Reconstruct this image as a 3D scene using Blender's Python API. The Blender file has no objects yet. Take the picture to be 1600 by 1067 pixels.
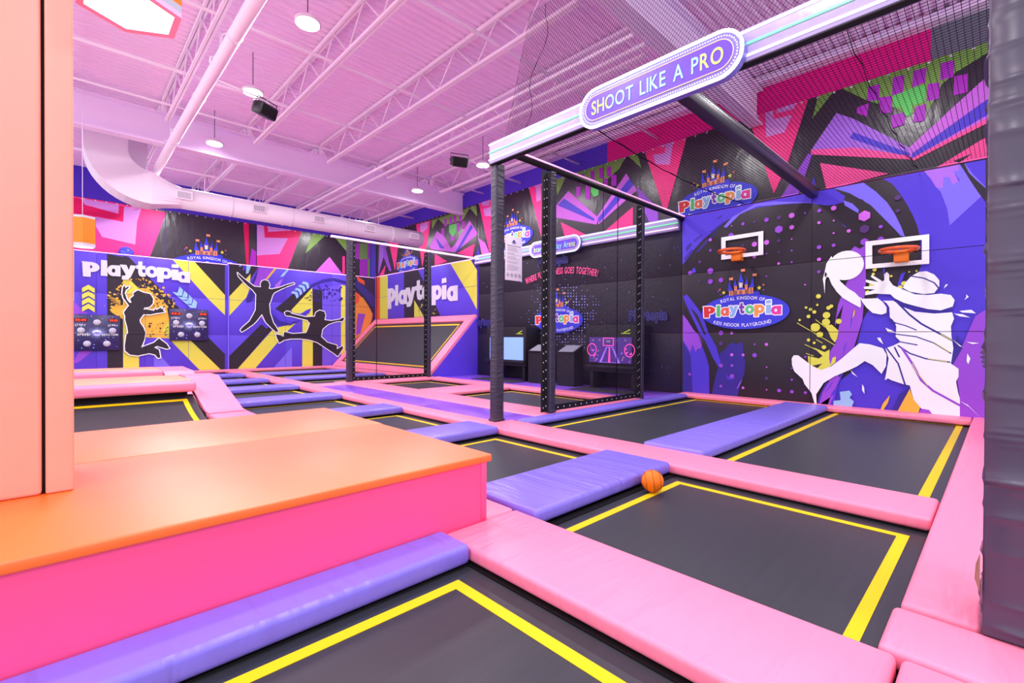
import bpy, bmesh, math, random
from mathutils import Vector, Matrix
from mathutils.geometry import tessellate_polygon
SC = bpy.context.scene
COL = SC.collection
RND = random.Random(7)

# ------------------------------------------------------------------ camera
EYE = 1.5
FOC = 736.27
yaw, pitch, roll = 0.8061017, -0.0077305, 0.0049414
F = Vector((math.cos(yaw), math.sin(yaw), 0)); Rt = Vector((math.sin(yaw), -math.cos(yaw), 0)); U = Vector((0, 0, 1))
F2 = F*math.cos(pitch)+U*math.sin(pitch); U2 = U*math.cos(pitch)-F*math.sin(pitch)
R3 = Rt*math.cos(roll)+U2*math.sin(roll); U3 = U2*math.cos(roll)-Rt*math.sin(roll)
cam = bpy.data.cameras.new('camera'); cam.sensor_width = 36; cam.lens = FOC/1600*36; cam.clip_start = 0.05
co = bpy.data.objects.new('camera', cam); COL.objects.link(co)
co.matrix_world = Matrix(((R3.x, U3.x, -F2.x, 0), (R3.y, U3.y, -F2.y, 0), (R3.z, U3.z, -F2.z, EYE), (0, 0, 0, 1)))
SC.camera = co

# ------------------------------------------------------------------ materials
def lin(c): return tuple((v/255/12.92 if v/255 <= .04045 else ((v/255+.055)/1.055)**2.4) for v in c)
MATS = {}
def mat(name, rgb=(200, 200, 200), rough=.5, spec=.5, metal=0, emit=None, estr=1, wrinkle=0, stretch=(1, 1, 1), scale=6, weave=0, coat=0, vary=0, ridge=0):
    if name in MATS: return MATS[name]
    m = bpy.data.materials.new(name); m.use_nodes = True; nt = m.node_tree; b = nt.nodes['Principled BSDF']
    c = lin(rgb)+(1,)
    b.inputs['Base Color'].default_value = c; b.inputs['Roughness'].default_value = rough
    b.inputs['Specular IOR Level'].default_value = spec; b.inputs['Metallic'].default_value = metal
    if coat: b.inputs['Coat Weight'].default_value = coat; b.inputs['Coat Roughness'].default_value = .42; b.inputs['Coat IOR'].default_value = 1.6
    if emit:
        b.inputs['Emission Color'].default_value = lin(emit)+(1,); b.inputs['Emission Strength'].default_value = estr
    geo = nt.nodes.new('ShaderNodeNewGeometry') if (wrinkle or weave or vary or ridge) else None
    if wrinkle or weave or ridge:
        bump = nt.nodes.new('ShaderNodeBump'); h = None
        if wrinkle:
            mp = nt.nodes.new('ShaderNodeMapping'); mp.inputs['Scale'].default_value = stretch
            nz = nt.nodes.new('ShaderNodeTexNoise'); nz.inputs['Scale'].default_value = scale; nz.inputs['Detail'].default_value = 2; nz.inputs['Distortion'].default_value = .6
            nt.links.new(geo.outputs['Position'], mp.inputs['Vector']); nt.links.new(mp.outputs[0], nz.inputs['Vector'])
            h = nz.outputs['Fac']; bump.inputs['Strength'].default_value = wrinkle; bump.inputs['Distance'].default_value = .03
        if weave:
            wv = nt.nodes.new('ShaderNodeTexChecker'); wv.inputs['Scale'].default_value = 130
            nt.links.new(geo.outputs['Position'], wv.inputs['Vector'])
            h = wv.outputs['Fac']; bump.inputs['Strength'].default_value = weave; bump.inputs['Distance'].default_value = .002
        if ridge:
            mp = nt.nodes.new('ShaderNodeMapping'); mp.inputs['Scale'].default_value = (1, 1, 1)
            wv = nt.nodes.new('ShaderNodeTexWave'); wv.bands_direction = 'Z'; wv.inputs['Scale'].default_value = ridge; wv.inputs['Distortion'].default_value = 9.0; wv.inputs['Detail'].default_value = 2; wv.inputs['Detail Scale'].default_value = .7
            nt.links.new(geo.outputs['Position'], mp.inputs['Vector']); nt.links.new(mp.outputs[0], wv.inputs['Vector'])
            h = wv.outputs['Fac']; bump.inputs['Strength'].default_value = .35; bump.inputs['Distance'].default_value = .02
        nt.links.new(h, bump.inputs['Height']); nt.links.new(bump.outputs[0], b.inputs['Normal'])
    if vary:
        nz = nt.nodes.new('ShaderNodeTexNoise'); nz.inputs['Scale'].default_value = 2.2; nz.inputs['Detail'].default_value = 6
        mp2 = nt.nodes.new('ShaderNodeMapping'); mp2.inputs['Scale'].default_value = (.35, 14, 1)
        nt.links.new(geo.outputs['Position'], mp2.inputs['Vector']); nt.links.new(mp2.outputs[0], nz.inputs['Vector'])
        mx = nt.nodes.new('ShaderNodeMix'); mx.data_type = 'RGBA'
        mx.inputs['A'].default_value = tuple(v*(1-vary) for v in c[:3])+(1,); mx.inputs['B'].default_value = tuple(min(1, v*(1+vary)) for v in c[:3])+(1,)
        nt.links.new(nz.outputs['Fac'], mx.inputs['Factor']); nt.links.new(mx.outputs['Result'], b.inputs['Base Color'])
    MATS[name] = m
    return m
PAL = dict(white=(244, 244, 248), ink=(46, 38, 50), purple=(92, 68, 212), blue=(80, 58, 208), periwinkle=(122, 108, 236), lilac=(168, 108, 226), navy=(56, 42, 146),
  violet=(150, 74, 212), orchid=(206, 104, 226), plum=(84, 52, 118), yellow=(222, 220, 84), amber=(238, 184, 66), sky=(150, 196, 238), lavender=(112, 88, 226), dusk=(44, 34, 78),
  orange=(240, 150, 60), vermilion=(238, 92, 54), pink=(250, 56, 140), crimson=(226, 8, 96), lilacpink=(216, 146, 226), magenta=(178, 40, 198), green=(122, 170, 76), lime=(96, 214, 100), hotpink=(252, 84, 160),
  dot=(150, 150, 255), red=(214, 48, 58), lgreen=(84, 196, 116), lorange=(238, 106, 84), lblue=(142, 188, 238), lpurple=(126, 58, 178), lmint=(96, 206, 138), ltan=(238, 152, 84), lmag=(228, 60, 164), royal=(60, 62, 214), peach=(236, 146, 108), stone=(190, 172, 176), brown=(150, 98, 86), arenablack=(38, 32, 46), neonpink=(255, 80, 150), greyline=(130, 122, 140))
def ink(n):
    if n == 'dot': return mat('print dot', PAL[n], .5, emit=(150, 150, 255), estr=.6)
    if n == 'neonpink': return mat('print neon pink', PAL[n], .5, emit=(255, 70, 130), estr=.25)
    return mat('print '+n, PAL[n], .46, .3)
M = dict(
  pink=mat('pink vinyl', (254, 135, 168), .42, .45, wrinkle=.5, stretch=(.2, 1, .3), scale=9),
  hot=mat('hot pink vinyl', (252, 84, 142), .38, .45, wrinkle=.06, scale=3),
  purple=mat('purple vinyl', (128, 112, 228), .36, .5, wrinkle=.8, stretch=(1, .16, .25), scale=7),
  purplefloor=mat('purple mat vinyl', (140, 88, 226), .25, .5, wrinkle=.05, scale=3),
  violetpad=mat('violet wedge vinyl', (98, 70, 222), .4, .45, wrinkle=.25, scale=4),
  orange=mat('orange vinyl', (255, 108, 4), .5, .5, wrinkle=.05, scale=2.5, coat=1),
  peach=mat('peach column vinyl', (246, 164, 146), .42, .45, wrinkle=.25, stretch=(1, 1, 1.2), scale=2.2),
  blackpad=mat('black vinyl', (52, 47, 66), .38, .5),
  darkpad=mat('black column vinyl', (64, 58, 82), .3, .6),
  mat=mat('woven jump mat', (45, 48, 56), .44, .45, weave=.5, vary=.3),
  line=mat('yellow webbing', (230, 198, 6), .55, .3),
  lineo=mat('orange webbing', (250, 190, 40), .55, .3),
  steel=mat('black steel', (14, 12, 16), .6, .3),
  white=mat('white duct paint', (240, 226, 240), .4, .4),
  deck=mat('pink ceiling paint', (255, 226, 255), .6, .2),
  beam=mat('pink steel paint', (255, 238, 255), .5, .3),
  girder=mat('lilac steel paint', (246, 224, 255), .5, .3),
  wallblue=mat('blue wall paint', (84, 58, 206), .6, .3), wallmag=mat('magenta wall paint', (232, 12, 140), .6, .3), wallgrey=mat('grey wall paint', (112, 116, 130), .6, .3),
  floor=mat('black floor', (20, 18, 22), .7, .2),
  net=mat('black net cord', (26, 18, 34), .8, .1),
  fascia=mat('white fascia vinyl', (160, 150, 200), .35, .5, wrinkle=.25, scale=5),
  ledw=mat('white light strip', (255, 255, 255), .4, emit=(255, 236, 255), estr=1.3), ledg=mat('mint light strip', (120, 235, 170), .4, emit=(60, 235, 140), estr=.6), ledp=mat('pink light strip', (255, 220, 240), .4, emit=(255, 160, 228), estr=1.6),
  ledn=mat('white neon tube', (255, 255, 255), .3, emit=(225, 232, 255), estr=1.8),
  lamp=mat('lamp diffuser', (255, 255, 255), .4, emit=(255, 246, 255), estr=9), hexlamp=mat('hex lamp diffuser', (255, 255, 255), .4, emit=(250, 244, 255), estr=2.2),
  lamporange=mat('orange lamp shade', (255, 122, 16), .35, .4), lamppink=mat('pink lamp frame', (255, 186, 238), .4, .4), lampgrey=mat('grey lamp trim', (178, 182, 196), .4, .4),
  plastic=mat('dark plastic', (40, 42, 46), .4, .5), hoop=mat('orange hoop paint', (238, 96, 40), .3, .5), bracket=mat('orange bracket paint', (240, 122, 16), .35, .5),
  ball=mat('orange basketball rubber', (255, 122, 8), .5, .4, weave=.3), seam=mat('black ball seam', (24, 18, 16), .6, .3),
  paper=mat('white board', (222, 214, 230), .4, .4), eyelet=mat('nickel eyelet', (230, 226, 236), .3, .6),
  blueball=mat('blue glossy shell', (70, 80, 220), .12, .6), kiosk=mat('black kiosk laminate', (28, 24, 34), .6, .3), kioskmat=mat('dark grey floor mat', (52, 50, 62), .6, .3),
  screenblue=mat('blue screen', (120, 150, 235), .3, emit=(120, 160, 240), estr=.8), screendark=mat('dark screen', (60, 30, 110), .3, emit=(80, 45, 160), estr=.5), screenpink=mat('pink screen glow', (255, 70, 170), .3, emit=(255, 80, 170), estr=1), screenviolet=mat('violet screen glow', (140, 90, 240), .3, emit=(150, 110, 250), estr=.9), screengrey=mat('grey screen', (140, 138, 152), .3, emit=(150, 150, 170), estr=.1), limeprint=mat('lime print', (200, 230, 40), .4, emit=(200, 230, 40), estr=.5),
  signface=mat('violet sign face', (96, 66, 206), .35, .5, emit=(100, 70, 225), estr=.2), signrim=mat('pale sign rim', (120, 112, 208), .35, .5), signmint=mat('mint sign lettering', (150, 222, 214), .4, emit=(120, 225, 205), estr=.18), signlime=mat('lime sign lettering', (196, 226, 110), .4, emit=(190, 225, 80), estr=.18), signgold=mat('gold sign line', (240, 200, 140), .4, emit=(240, 190, 130), estr=.6),
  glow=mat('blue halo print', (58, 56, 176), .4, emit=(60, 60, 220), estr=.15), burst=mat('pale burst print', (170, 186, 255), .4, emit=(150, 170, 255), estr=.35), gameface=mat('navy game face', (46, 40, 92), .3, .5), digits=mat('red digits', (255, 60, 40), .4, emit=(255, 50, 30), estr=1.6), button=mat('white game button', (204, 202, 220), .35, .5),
)
# clear mesh screen: a thin sheet that lets most light through
def screen_mat():
    m = bpy.data.materials.new('clear mesh screen'); m.use_nodes = True; nt = m.node_tree; nt.nodes.clear()
    o = nt.nodes.new('ShaderNodeOutputMaterial'); mx = nt.nodes.new('ShaderNodeMixShader'); t = nt.nodes.new('ShaderNodeBsdfTransparent'); p = nt.nodes.new('ShaderNodeBsdfPrincipled')
    p.inputs['Base Color'].default_value = (.02, .015, .03, 1); p.inputs['Roughness'].default_value = .35
    mx.inputs[0].default_value = .17
    nt.links.new(t.outputs[0], mx.inputs[1]); nt.links.new(p.outputs[0], mx.inputs[2]); nt.links.new(mx.outputs[0], o.inputs[0])
    return m
M['screen'] = screen_mat()

# ------------------------------------------------------------------ mesh helpers
class MB:
    def __init__(s): s.v = []; s.f = []; s.mi = []; s.ms = []; s.smooth = []
    def slot(s, m):
        if m not in s.ms: s.ms.append(m)
        return s.ms.index(m)
    def add(s, vs, fs, m, smooth=False):
        o = len(s.v); k = s.slot(m); s.v += [tuple(v) for v in vs]
        for f in fs: s.f.append([i+o for i in f]); s.mi.append(k); s.smooth.append(smooth)
        return s
    def box(s, a, b, m):
        x0, y0, z0 = a; x1, y1, z1 = b
        vs = [(x0, y0, z0), (x1, y0, z0), (x1, y1, z0), (x0, y1, z0), (x0, y0, z1), (x1, y0, z1), (x1, y1, z1), (x0, y1, z1)]
        return s.add(vs, [(3, 2, 1, 0), (4, 5, 6, 7), (0, 1, 5, 4), (1, 2, 6, 5), (2, 3, 7, 6), (3, 0, 4, 7)], m)
    def rbox(s, a, b, r, m, seg=4, xf=None):
        bm = bmesh.new(); bmesh.ops.create_cube(bm, size=1)
        for v in bm.verts: v.co = Vector(((a[0]+b[0])/2+v.co.x*(b[0]-a[0]), (a[1]+b[1])/2+v.co.y*(b[1]-a[1]), (a[2]+b[2])/2+v.co.z*(b[2]-a[2])))
        r = min(r, *(abs(b[i]-a[i])*.499 for i in range(3)))
        bmesh.ops.bevel(bm, geom=bm.edges[:], offset=r, segments=seg, affect='EDGES', profile=.5)
        if xf:
            for v in bm.verts: v.co = xf(v.co)
        bm.verts.index_update()
        s.add([v.co[:] for v in bm.verts], [[v.index for v in f.verts] for f in bm.faces], m, True); bm.free()
        return s
    def hexa(s, p, m):  # 8 points: bottom loop then top loop
        return s.add(p, [(3, 2, 1, 0), (4, 5, 6, 7), (0, 1, 5, 4), (1, 2, 6, 5), (2, 3, 7, 6), (3, 0, 4, 7)], m)
    def prism(s, pts, d, m, smooth=False):  # 3-D polygon extruded by vector d
        n = len(pts); d = Vector(d); vs = [Vector(p) for p in pts]; vs += [p+d for p in vs]
        return s.add(vs, [list(range(n))[::-1], list(range(n, 2*n))]+[(i, (i+1) % n, n+(i+1) % n, n+i) for i in range(n)], m, smooth)
    def tube(s, pts, r, m, n=8, cap=True, closed=False):
        pts = [Vector(p) for p in pts]; N = len(pts); vs = []; fs = []
        for i, p in enumerate(pts):
            if closed: t = pts[(i+1) % N]-pts[i-1]
            else: t = pts[min(i+1, N-1)]-pts[max(i-1, 0)]
            t.normalize(); up = Vector((0, 0, 1)) if abs(t.z) < .95 else Vector((1, 0, 0))
            a = t.cross(up).normalized(); b = t.cross(a); rr = r[i] if isinstance(r, (list, tuple)) else r
            vs += [p+a*rr*math.cos(k/n*2*math.pi)+b*rr*math.sin(k/n*2*math.pi) for k in range(n)]
        for i in range(N if closed else N-1):
            j = (i+1) % N
            for k in range(n): fs.append((i*n+k, i*n+(k+1) % n, j*n+(k+1) % n, j*n+k))
        if cap and not closed: fs += [tuple(range(n))[::-1], tuple(range((N-1)*n, N*n))]
        return s.add(vs, fs, m, True)
    def sphere(s, c, r, m, nu=28, nv=18, half=False):
        vs = []; fs = []
        lo = 0 if half else -math.pi/2
        for j in range(nv+1):
            t = lo+(math.pi/2-lo)*j/nv
            for i in range(nu): vs.append((c[0]+r*math.cos(t)*math.cos(i/nu*2*math.pi), c[1]+r*math.cos(t)*math.sin(i/nu*2*math.pi), c[2]+r*math.sin(t)))
        for j in range(nv):
            for i in range(nu): fs.append((j*nu+i, j*nu+(i+1) % nu, (j+1)*nu+(i+1) % nu, (j+1)*nu+i))
        return s.add(vs, fs, m, True)
    def folded(s, x0, x1, y0, y1, z0, z1, m, gap, amp, seed, dz):
        """padded upholstery wrapped round a square post: a tube of rings pushed in and out by horizontal folds"""
        rr = random.Random(seed); per = []; c = .018; nx = 6
        for k in range(nx+1): per.append((x0+c+(x1-x0-2*c)*k/nx, y0, 0, -1))
        for k in range(nx+1): per.append((x1, y0+c+(y1-y0-2*c)*k/nx, 1, 0))
        for k in range(nx+1): per.append((x1-c-(x1-x0-2*c)*k/nx, y1, 0, 1))
        for k in range(nx+1): per.append((x0, y1-c-(y1-y0-2*c)*k/nx, -1, 0))
        folds = [[] for _ in range(4)]
        for q in range(4):
            z = z0+.03
            while z < z1: folds[q].append((z, rr.uniform(-.35, .35), amp*rr.uniform(.25, 1), rr.uniform(.08, .2)*gap)); z += gap*rr.uniform(.45, 1.5)
        n = len(per); V = []; Fs = []; nz_ = int((z1-z0)/dz)
        for i in range(nz_+1):
            z = z0+(z1-z0)*i/nz_
            for k, (x, y, nx_, ny_) in enumerate(per):
                q = k//(nx+1); a = (k % (nx+1))/nx-.5; w_ = (x1-x0) if q % 2 == 0 else (y1-y0); d = 0
                for zf, sl_, am, wd in folds[q]:
                    t = z-zf-sl_*a*w_
                    if abs(t) < 4*wd: d += am*(math.exp(-abs(t)/wd) if t > 0 else math.exp(-abs(t)/(wd*.35)))
                d *= 1-.75*abs(2*a)**4
                V.append((x+nx_*(d-amp*.45), y+ny_*(d-amp*.45), z))
        for i in range(nz_):
            for k in range(n): Fs.append((i*n+k, i*n+(k+1) % n, (i+1)*n+(k+1) % n, (i+1)*n+k))
        Fs += [tuple(range(n))[::-1], tuple(range(nz_*n, nz_*n+n))]
        return s.add(V, Fs, m, True)
    def build(s, name, parent=None, **props):
        me = bpy.data.meshes.new(name); root = parent
        while root and root.parent: root = root.parent
        off = Vector(root.location) if root else Vector((0, 0, 0))
        o = bpy.data.objects.new(name, me); COL.objects.link(o)
        if not parent:
            xs = [v[0] for v in s.v]; ys = [v[1] for v in s.v]; zs = [v[2] for v in s.v]
            off = Vector(((min(xs)+max(xs))/2, (min(ys)+max(ys))/2, min(zs))); o.location = off
        else: o.parent = parent
        me.from_pydata([tuple(Vector(v)-off) for v in s.v], [], s.f)
        for m in s.ms: me.materials.append(m)
        me.polygons.foreach_set('material_index', s.mi); me.polygons.foreach_set('use_smooth', s.smooth)
        me.update()
        for k, v in props.items(): o[k] = v
        return o
def thing(name, label, cat, loc=(0, 0, 0), group=None):
    o = bpy.data.objects.new(name, None); o.empty_display_size = .1; COL.objects.link(o); o.location = loc
    o['label'] = label; o['category'] = cat
    if group: o['group'] = group
    return o
def tag(o, label, cat, group=None):
    o['label'] = label; o['category'] = cat
    if group: o['group'] = group
    return o
def struct(o): o['kind'] = 'structure'; return o

# ------------------------------------------------------------------ flat print on wall planes
XW, YF, YB = 11.8, 22.56, 23.1
def onR(u, v, d=0): return (XW-d, -u, v)
def onF(u, v, d=0): return (u, YF-d, v)
def onB(u, v, d=0): return (u, YB-d, v)
_gl = {}
def glyph(ch, bold):
    k = (ch, bold)
    if k in _gl: return _gl[k]
    c = bpy.data.curves.new('glyph', 'FONT'); c.body = ch; c.size = 1; c.offset = bold; c.dimensions = '2D'; c.fill_mode = 'FRONT'; c.resolution_u = 4
    o = bpy.data.objects.new('glyph', c); COL.objects.link(o)
    dg = bpy.context.evaluated_depsgraph_get(); me = o.evaluated_get(dg).to_mesh()
    vs = [(v.co.x, v.co.y) for v in me.vertices]; me.calc_loop_triangles(); ts = [tuple(t.vertices) for t in me.loop_triangles]
    o.evaluated_get(dg).to_mesh_clear(); bpy.data.objects.remove(o); bpy.data.curves.remove(c)
    xs = [p[0] for p in vs] or [0]
    _gl[k] = (vs, ts, min(xs), max(xs)); return _gl[k]
CAP = max(y for x, y in glyph('P', 0)[0])
def glyph_tris(ch, u, v, w, h, bold, fat=0, rot=0):
    vs, ts, x0, x1 = glyph(ch, bold); f = glyph(ch, bold+fat) if fat else None
    sx = w/max(x1-x0, 1e-3); sy = h/CAP; cx = (x0+x1)/2
    src, tt = (f[0], f[1]) if f else (vs, ts)
    ca, sa = math.cos(rot), math.sin(rot); P = []
    for x, y in src:
        a, b = (x-cx)*sx, y*sy; P.append((u+a*ca-b*sa, v+a*sa+b*ca))
    return [[P[i] for i in t] for t in tt]
def ell(cx, cy, rx, ry, n=26): return [(cx+rx*math.cos(k/n*2*math.pi), cy+ry*math.sin(k/n*2*math.pi)) for k in range(n)]
def bowl(x0, y0, y1, x1, n=10): return [(x0+(x1-x0)*math.sin(k/n*math.pi), (y0+y1)/2-(y1-y0)/2*math.cos(k/n*math.pi)) for k in range(n+1)]
# heavy rounded letters: (outer loop, holes) pieces in a box 0..1 wide, cap height 1
CHUNKY = {
 'P': [([(0, 1), (.04, .88), (.08, 0), (.5, 0), (.5, .34)]+bowl(.52, .33, 1.0, 1.0), [bowl(.47, .57, .79, .6)])],
 'l': [([(0, 0), (1, 0), (.95, 1.02), (.03, 1.02)], [])],
 'a': [(ell(.45, .35, .45, .37), [ell(.47, .35, .13, .14)]), ([(.6, -.01), (1, -.01), (1, .72), (.6, .72)], [])],
 'o': [(ell(.5, .35, .5, .38), [ell(.5, .35, .16, .15)])],
 'p': [(ell(.55, .35, .45, .37), [ell(.55, .35, .13, .14)]), ([(0, -.28), (.4, -.28), (.42, .72), (0, .72)], [])],
 'y': [([(0, .72), (.4, .72), (.54, .38), (.64, .72), (1, .72), (.66, -.06), (.5, -.26), (.12, -.27), (.12, -.02), (.28, -.01), (.36, .08)], [])],
 't': [([(.22, .98), (.64, 1.0), (.64, .72), (.98, .72), (.96, .48), (.64, .48), (.64, .3), (.74, .24), (.98, .26), (1, .02), (.6, -.03), (.32, .05), (.22, .25), (.22, .48), (0, .48), (.02, .72), (.22, .72)], [])],
 'i': [([(.06, 0), (.94, 0), (.92, .7), (.08, .7)], []), ([(.04, .8), (.94, .82), (.9, 1.06), (.08, 1.04)], [])],
}
def stroke_layers(pts, w, closed):
    """four groups of polygons (even/odd segments, even/odd joints) so that no two overlapping ones share a depth"""
    n = len(pts); m = n if closed else n-1; q = stroke_polys(pts, w, closed); seg = q[:m]; jo = q[m:]
    return [seg[0::2], seg[1::2], jo[0::2], jo[1::2]]
def chunky_layers(ch, u, v, w, h, border=0, rot=0):
    out = []; ca, sa = math.cos(rot), math.sin(rot)
    def T(p): a, b = (p[0]-.5)*w, p[1]*h; return (u+a*ca-b*sa, v+a*sa+b*ca)
    for outer, holes in CHUNKY[ch]:
        loops = [[T(p) for p in outer]]+[[T(p) for p in q] for q in holes]
        if border:
            out.append(tess_loops(loops[:1]))
            for g in stroke_layers(loops[0], border, True): out.append([t for q in g for t in tess_loops([q])])
        else: out.append(tess_loops(loops))
    return out
def tess_loops(loops):
    flat = [p for l in loops for p in l]
    return [[(flat[i][0], flat[i][1]) for i in t] for t in tessellate_polygon([[Vector((p[0], p[1], 0)) for p in l] for l in loops])]
def text_tris(txt, u, v, h, bold=0, wid=None, curve=None, fat=0, space=.12):
    """text centred at u on baseline v; curve(a)->(dv, rot) with a in -1..1"""
    adv = []; x = 0
    for ch in txt:
        if ch == ' ': w = .32
        else: g = glyph(ch, bold); w = g[3]-g[2]
        adv.append((x+w/2, w)); x += w+space
    x -= space; sc = h/CAP; sx = sc if wid is None else wid/x
    out = []
    for ch, (c, w) in zip(txt, adv):
        if ch == ' ': continue
        a = (c-x/2)*sx; dv, rot = curve(a/(x*sx/2)) if curve else (0, 0)
        out += glyph_tris(ch, u+a, v+dv, w*sx, h, bold, fat, rot)
    return out
def stroke_polys(pts, w, closed):
    out = []; n = len(pts)
    for i in range(n if closed else n-1):
        a, b = Vector(pts[i]), Vector(pts[(i+1) % n]); d = b-a
        if d.length < 1e-6: continue
        p = Vector((-d.y, d.x)).normalized()*w/2
        out.append([a+p, b+p, b-p, a-p])
    if closed or n > 2:
        for q in pts: out.append([(q[0]+w/2*math.cos(k*math.pi/4), q[1]+w/2*math.sin(k*math.pi/4)) for k in range(8)])
    return out
def tess(poly):
    t = tessellate_polygon([[Vector((p[0], p[1], 0)) for p in poly]])
    return [[(poly[i][0], poly[i][1]) for i in tri] for tri in t]
def art_tris(items):
    """list of (material, triangles) in painter's order"""
    out = []
    for it in items:
        k = it[0]
        if k == 'p': out.append((ink(it[1]), tess(it[2])))
        elif k == 'c':
            u, v, r, n = it[2]
            out.append((ink(it[1]), tess([(u+r*math.cos(math.pi/2+i/n*2*math.pi), v+r*math.sin(math.pi/2+i/n*2*math.pi)) for i in range(n)])))
        elif k == 's':
            for j, g in enumerate(stroke_layers(it[4], it[2], it[3])): out.append((ink(it[1]), [t for q in g for t in tess(q)], j))
        elif k == 't': pass
    return out
def clip(tri, r):
    u0, u1, v0, v1 = r; P = list(tri)
    for ax, lim, sg in ((0, u0, 1), (0, u1, -1), (1, v0, 1), (1, v1, -1)):
        Q = []
        for i in range(len(P)):
            a, b = P[i-1], P[i]; da, db = (a[ax]-lim)*sg, (b[ax]-lim)*sg
            if (da >= 0) != (db >= 0):
                t = da/(da-db); Q.append((a[0]+(b[0]-a[0])*t, a[1]+(b[1]-a[1])*t))
            if db >= 0: Q.append(b)
        P = Q
        if len(P) < 3: return None
    return P
def put_print(mb, layers, rect, on, d0=.001, step=.00025):
    i = -1
    for lay in layers:
        m, tris = lay[0], lay[1]; sub = lay[2] if len(lay) > 2 else 0
        if sub == 0: i += 1
        d = d0+i*step+sub*step*.09
        for t in tris:
            t = [(p[0], p[1]) for p in t]
            if max(p[0] for p in t) < rect[0] or min(p[0] for p in t) > rect[1] or max(p[1] for p in t) < rect[2] or min(p[1] for p in t) > rect[3]: continue
            q = clip(t, rect)
            if not q: continue
            A = sum(q[k-1][0]*q[k][1]-q[k][0]*q[k-1][1] for k in range(len(q)))
            if abs(A) < 1e-7: continue
            if A < 0: q = q[::-1]
            mb.add([on(p[0], p[1], d) for p in q], [list(range(len(q)))], m)
def logo(u0, v0, RX=1.0, RY=.415, bottom=True):
    L = []
    def m(x, y): return (u0+(x-563)/677*RX, v0+(775-y)/264*RY)
    def P(c, s): L.append((ink(c), tess([m(*[float(t) for t in q.split(',')]) for q in s.split()])))
    el = [(u0+RX*math.cos(k/40*2*math.pi), v0+RY*math.sin(k/40*2*math.pi)) for k in range(40)]
    P('royal', '250,540 265,515 285,525 300,500 320,512 340,495 720,480 735,465 750,485 770,470 785,492 805,482 815,520 560,560')
    for a in ('340,445 400,445 400,520 345,525', '422,380 468,380 468,460 425,460', '585,365 632,365 632,440 590,440', '650,415 720,415 715,505 650,510'): P('peach', a)
    P('stone', '490,330 560,330 555,420 500,420'); P('brown', '400,455 465,440 465,515 400,520'); P('brown', '595,440 650,440 650,510 595,510')
    P('brown', '360,450 382,450 385,515 365,515'); P('brown', '675,425 695,425 695,500 675,500'); P('brown', '440,395 452,395 452,420 440,420'); P('brown', '602,380 615,380 615,405 602,405'); P('white', '515,345 535,345 535,400 515,400')
    P('peach', '468,440 592,430 592,510 470,510'); P('brown', '503,460 525,448 552,458 552,510 505,510'); P('royal', '465,442 500,412 560,408 600,436')
    for a in ('345,280 372,385 410,440 315,447 330,370', '435,260 448,330 475,375 410,382 425,330', '527,180 548,265 575,320 480,332 508,265', '622,245 630,310 642,360 575,367 610,310', '705,255 720,350 738,410 640,418 688,350'): P('royal', a)
    for a in ('342,245 410,243 400,262 410,282 342,280', '527,127 598,127 585,147 598,167 527,165', '706,212 775,212 762,230 775,250 706,248'): P('peach', a)
    def star(c, x, y, r, n=5):
        pts = [(x+r*(1 if k % 2 == 0 else .45)*math.sin(k*math.pi/n), y-r*(1 if k % 2 == 0 else .45)*math.cos(k*math.pi/n)) for k in range(2*n)]
        L.append((ink(c), tess([m(*p) for p in pts])))
    star('yellow', 255, 468, 32); star('yellow', 805, 430, 36)
    for c, x, y, r in (('lorange', 193, 418, 18), ('violet', 165, 445, 14), ('violet', 205, 497, 12), ('lorange', 868, 388, 18), ('violet', 868, 465, 13)): star(c, x, y, r*1.2, 4)
    L.append((ink('royal'), tess(el)))
    ux, uy = RX/677, RY/264
    def arc(k, sgn): return lambda a: (-k*uy*a*a*sgn, math.atan(-2*k*uy*a*sgn/(335*ux)))
    L.append((ink('white'), text_tris('ROYAL KINGDOM OF', *m(548, 588), 48*uy, .012, 668*ux, arc(42, 1))))
    if bottom: L.append((ink('white'), text_tris('KIDS INDOOR PLAYGROUND', *m(540, 1003), 50*uy, .008, 905*ux, arc(58, -1))))
    base = [('P', 'red', -84, 118, 850, 175), ('l', 'lgreen', 142, 205, 838, 172), ('a', 'lorange', 212, 345, 828, 172), ('y', 'lblue', 345, 485, 805, 172), ('t', 'lpurple', 505, 588, 802, 160), ('o', 'lmint', 600, 735, 806, 172), ('p', 'ltan', 738, 885, 803, 172), ('i', 'lblue', 905, 985, 815, 185), ('a', 'lmag', 980, 1125, 830, 172)]
    for fat in (.065, 0):
        for ch, c, x0, x1, yb, h in base:
            u, v = m((x0+x1)/2, yb); L += [(ink('white' if fat else c), t_, k_) for k_, t_ in enumerate(chunky_layers(ch, u, v, (x1-x0)*ux, h*uy, .17*h*uy if fat else 0))]
    return L
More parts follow.
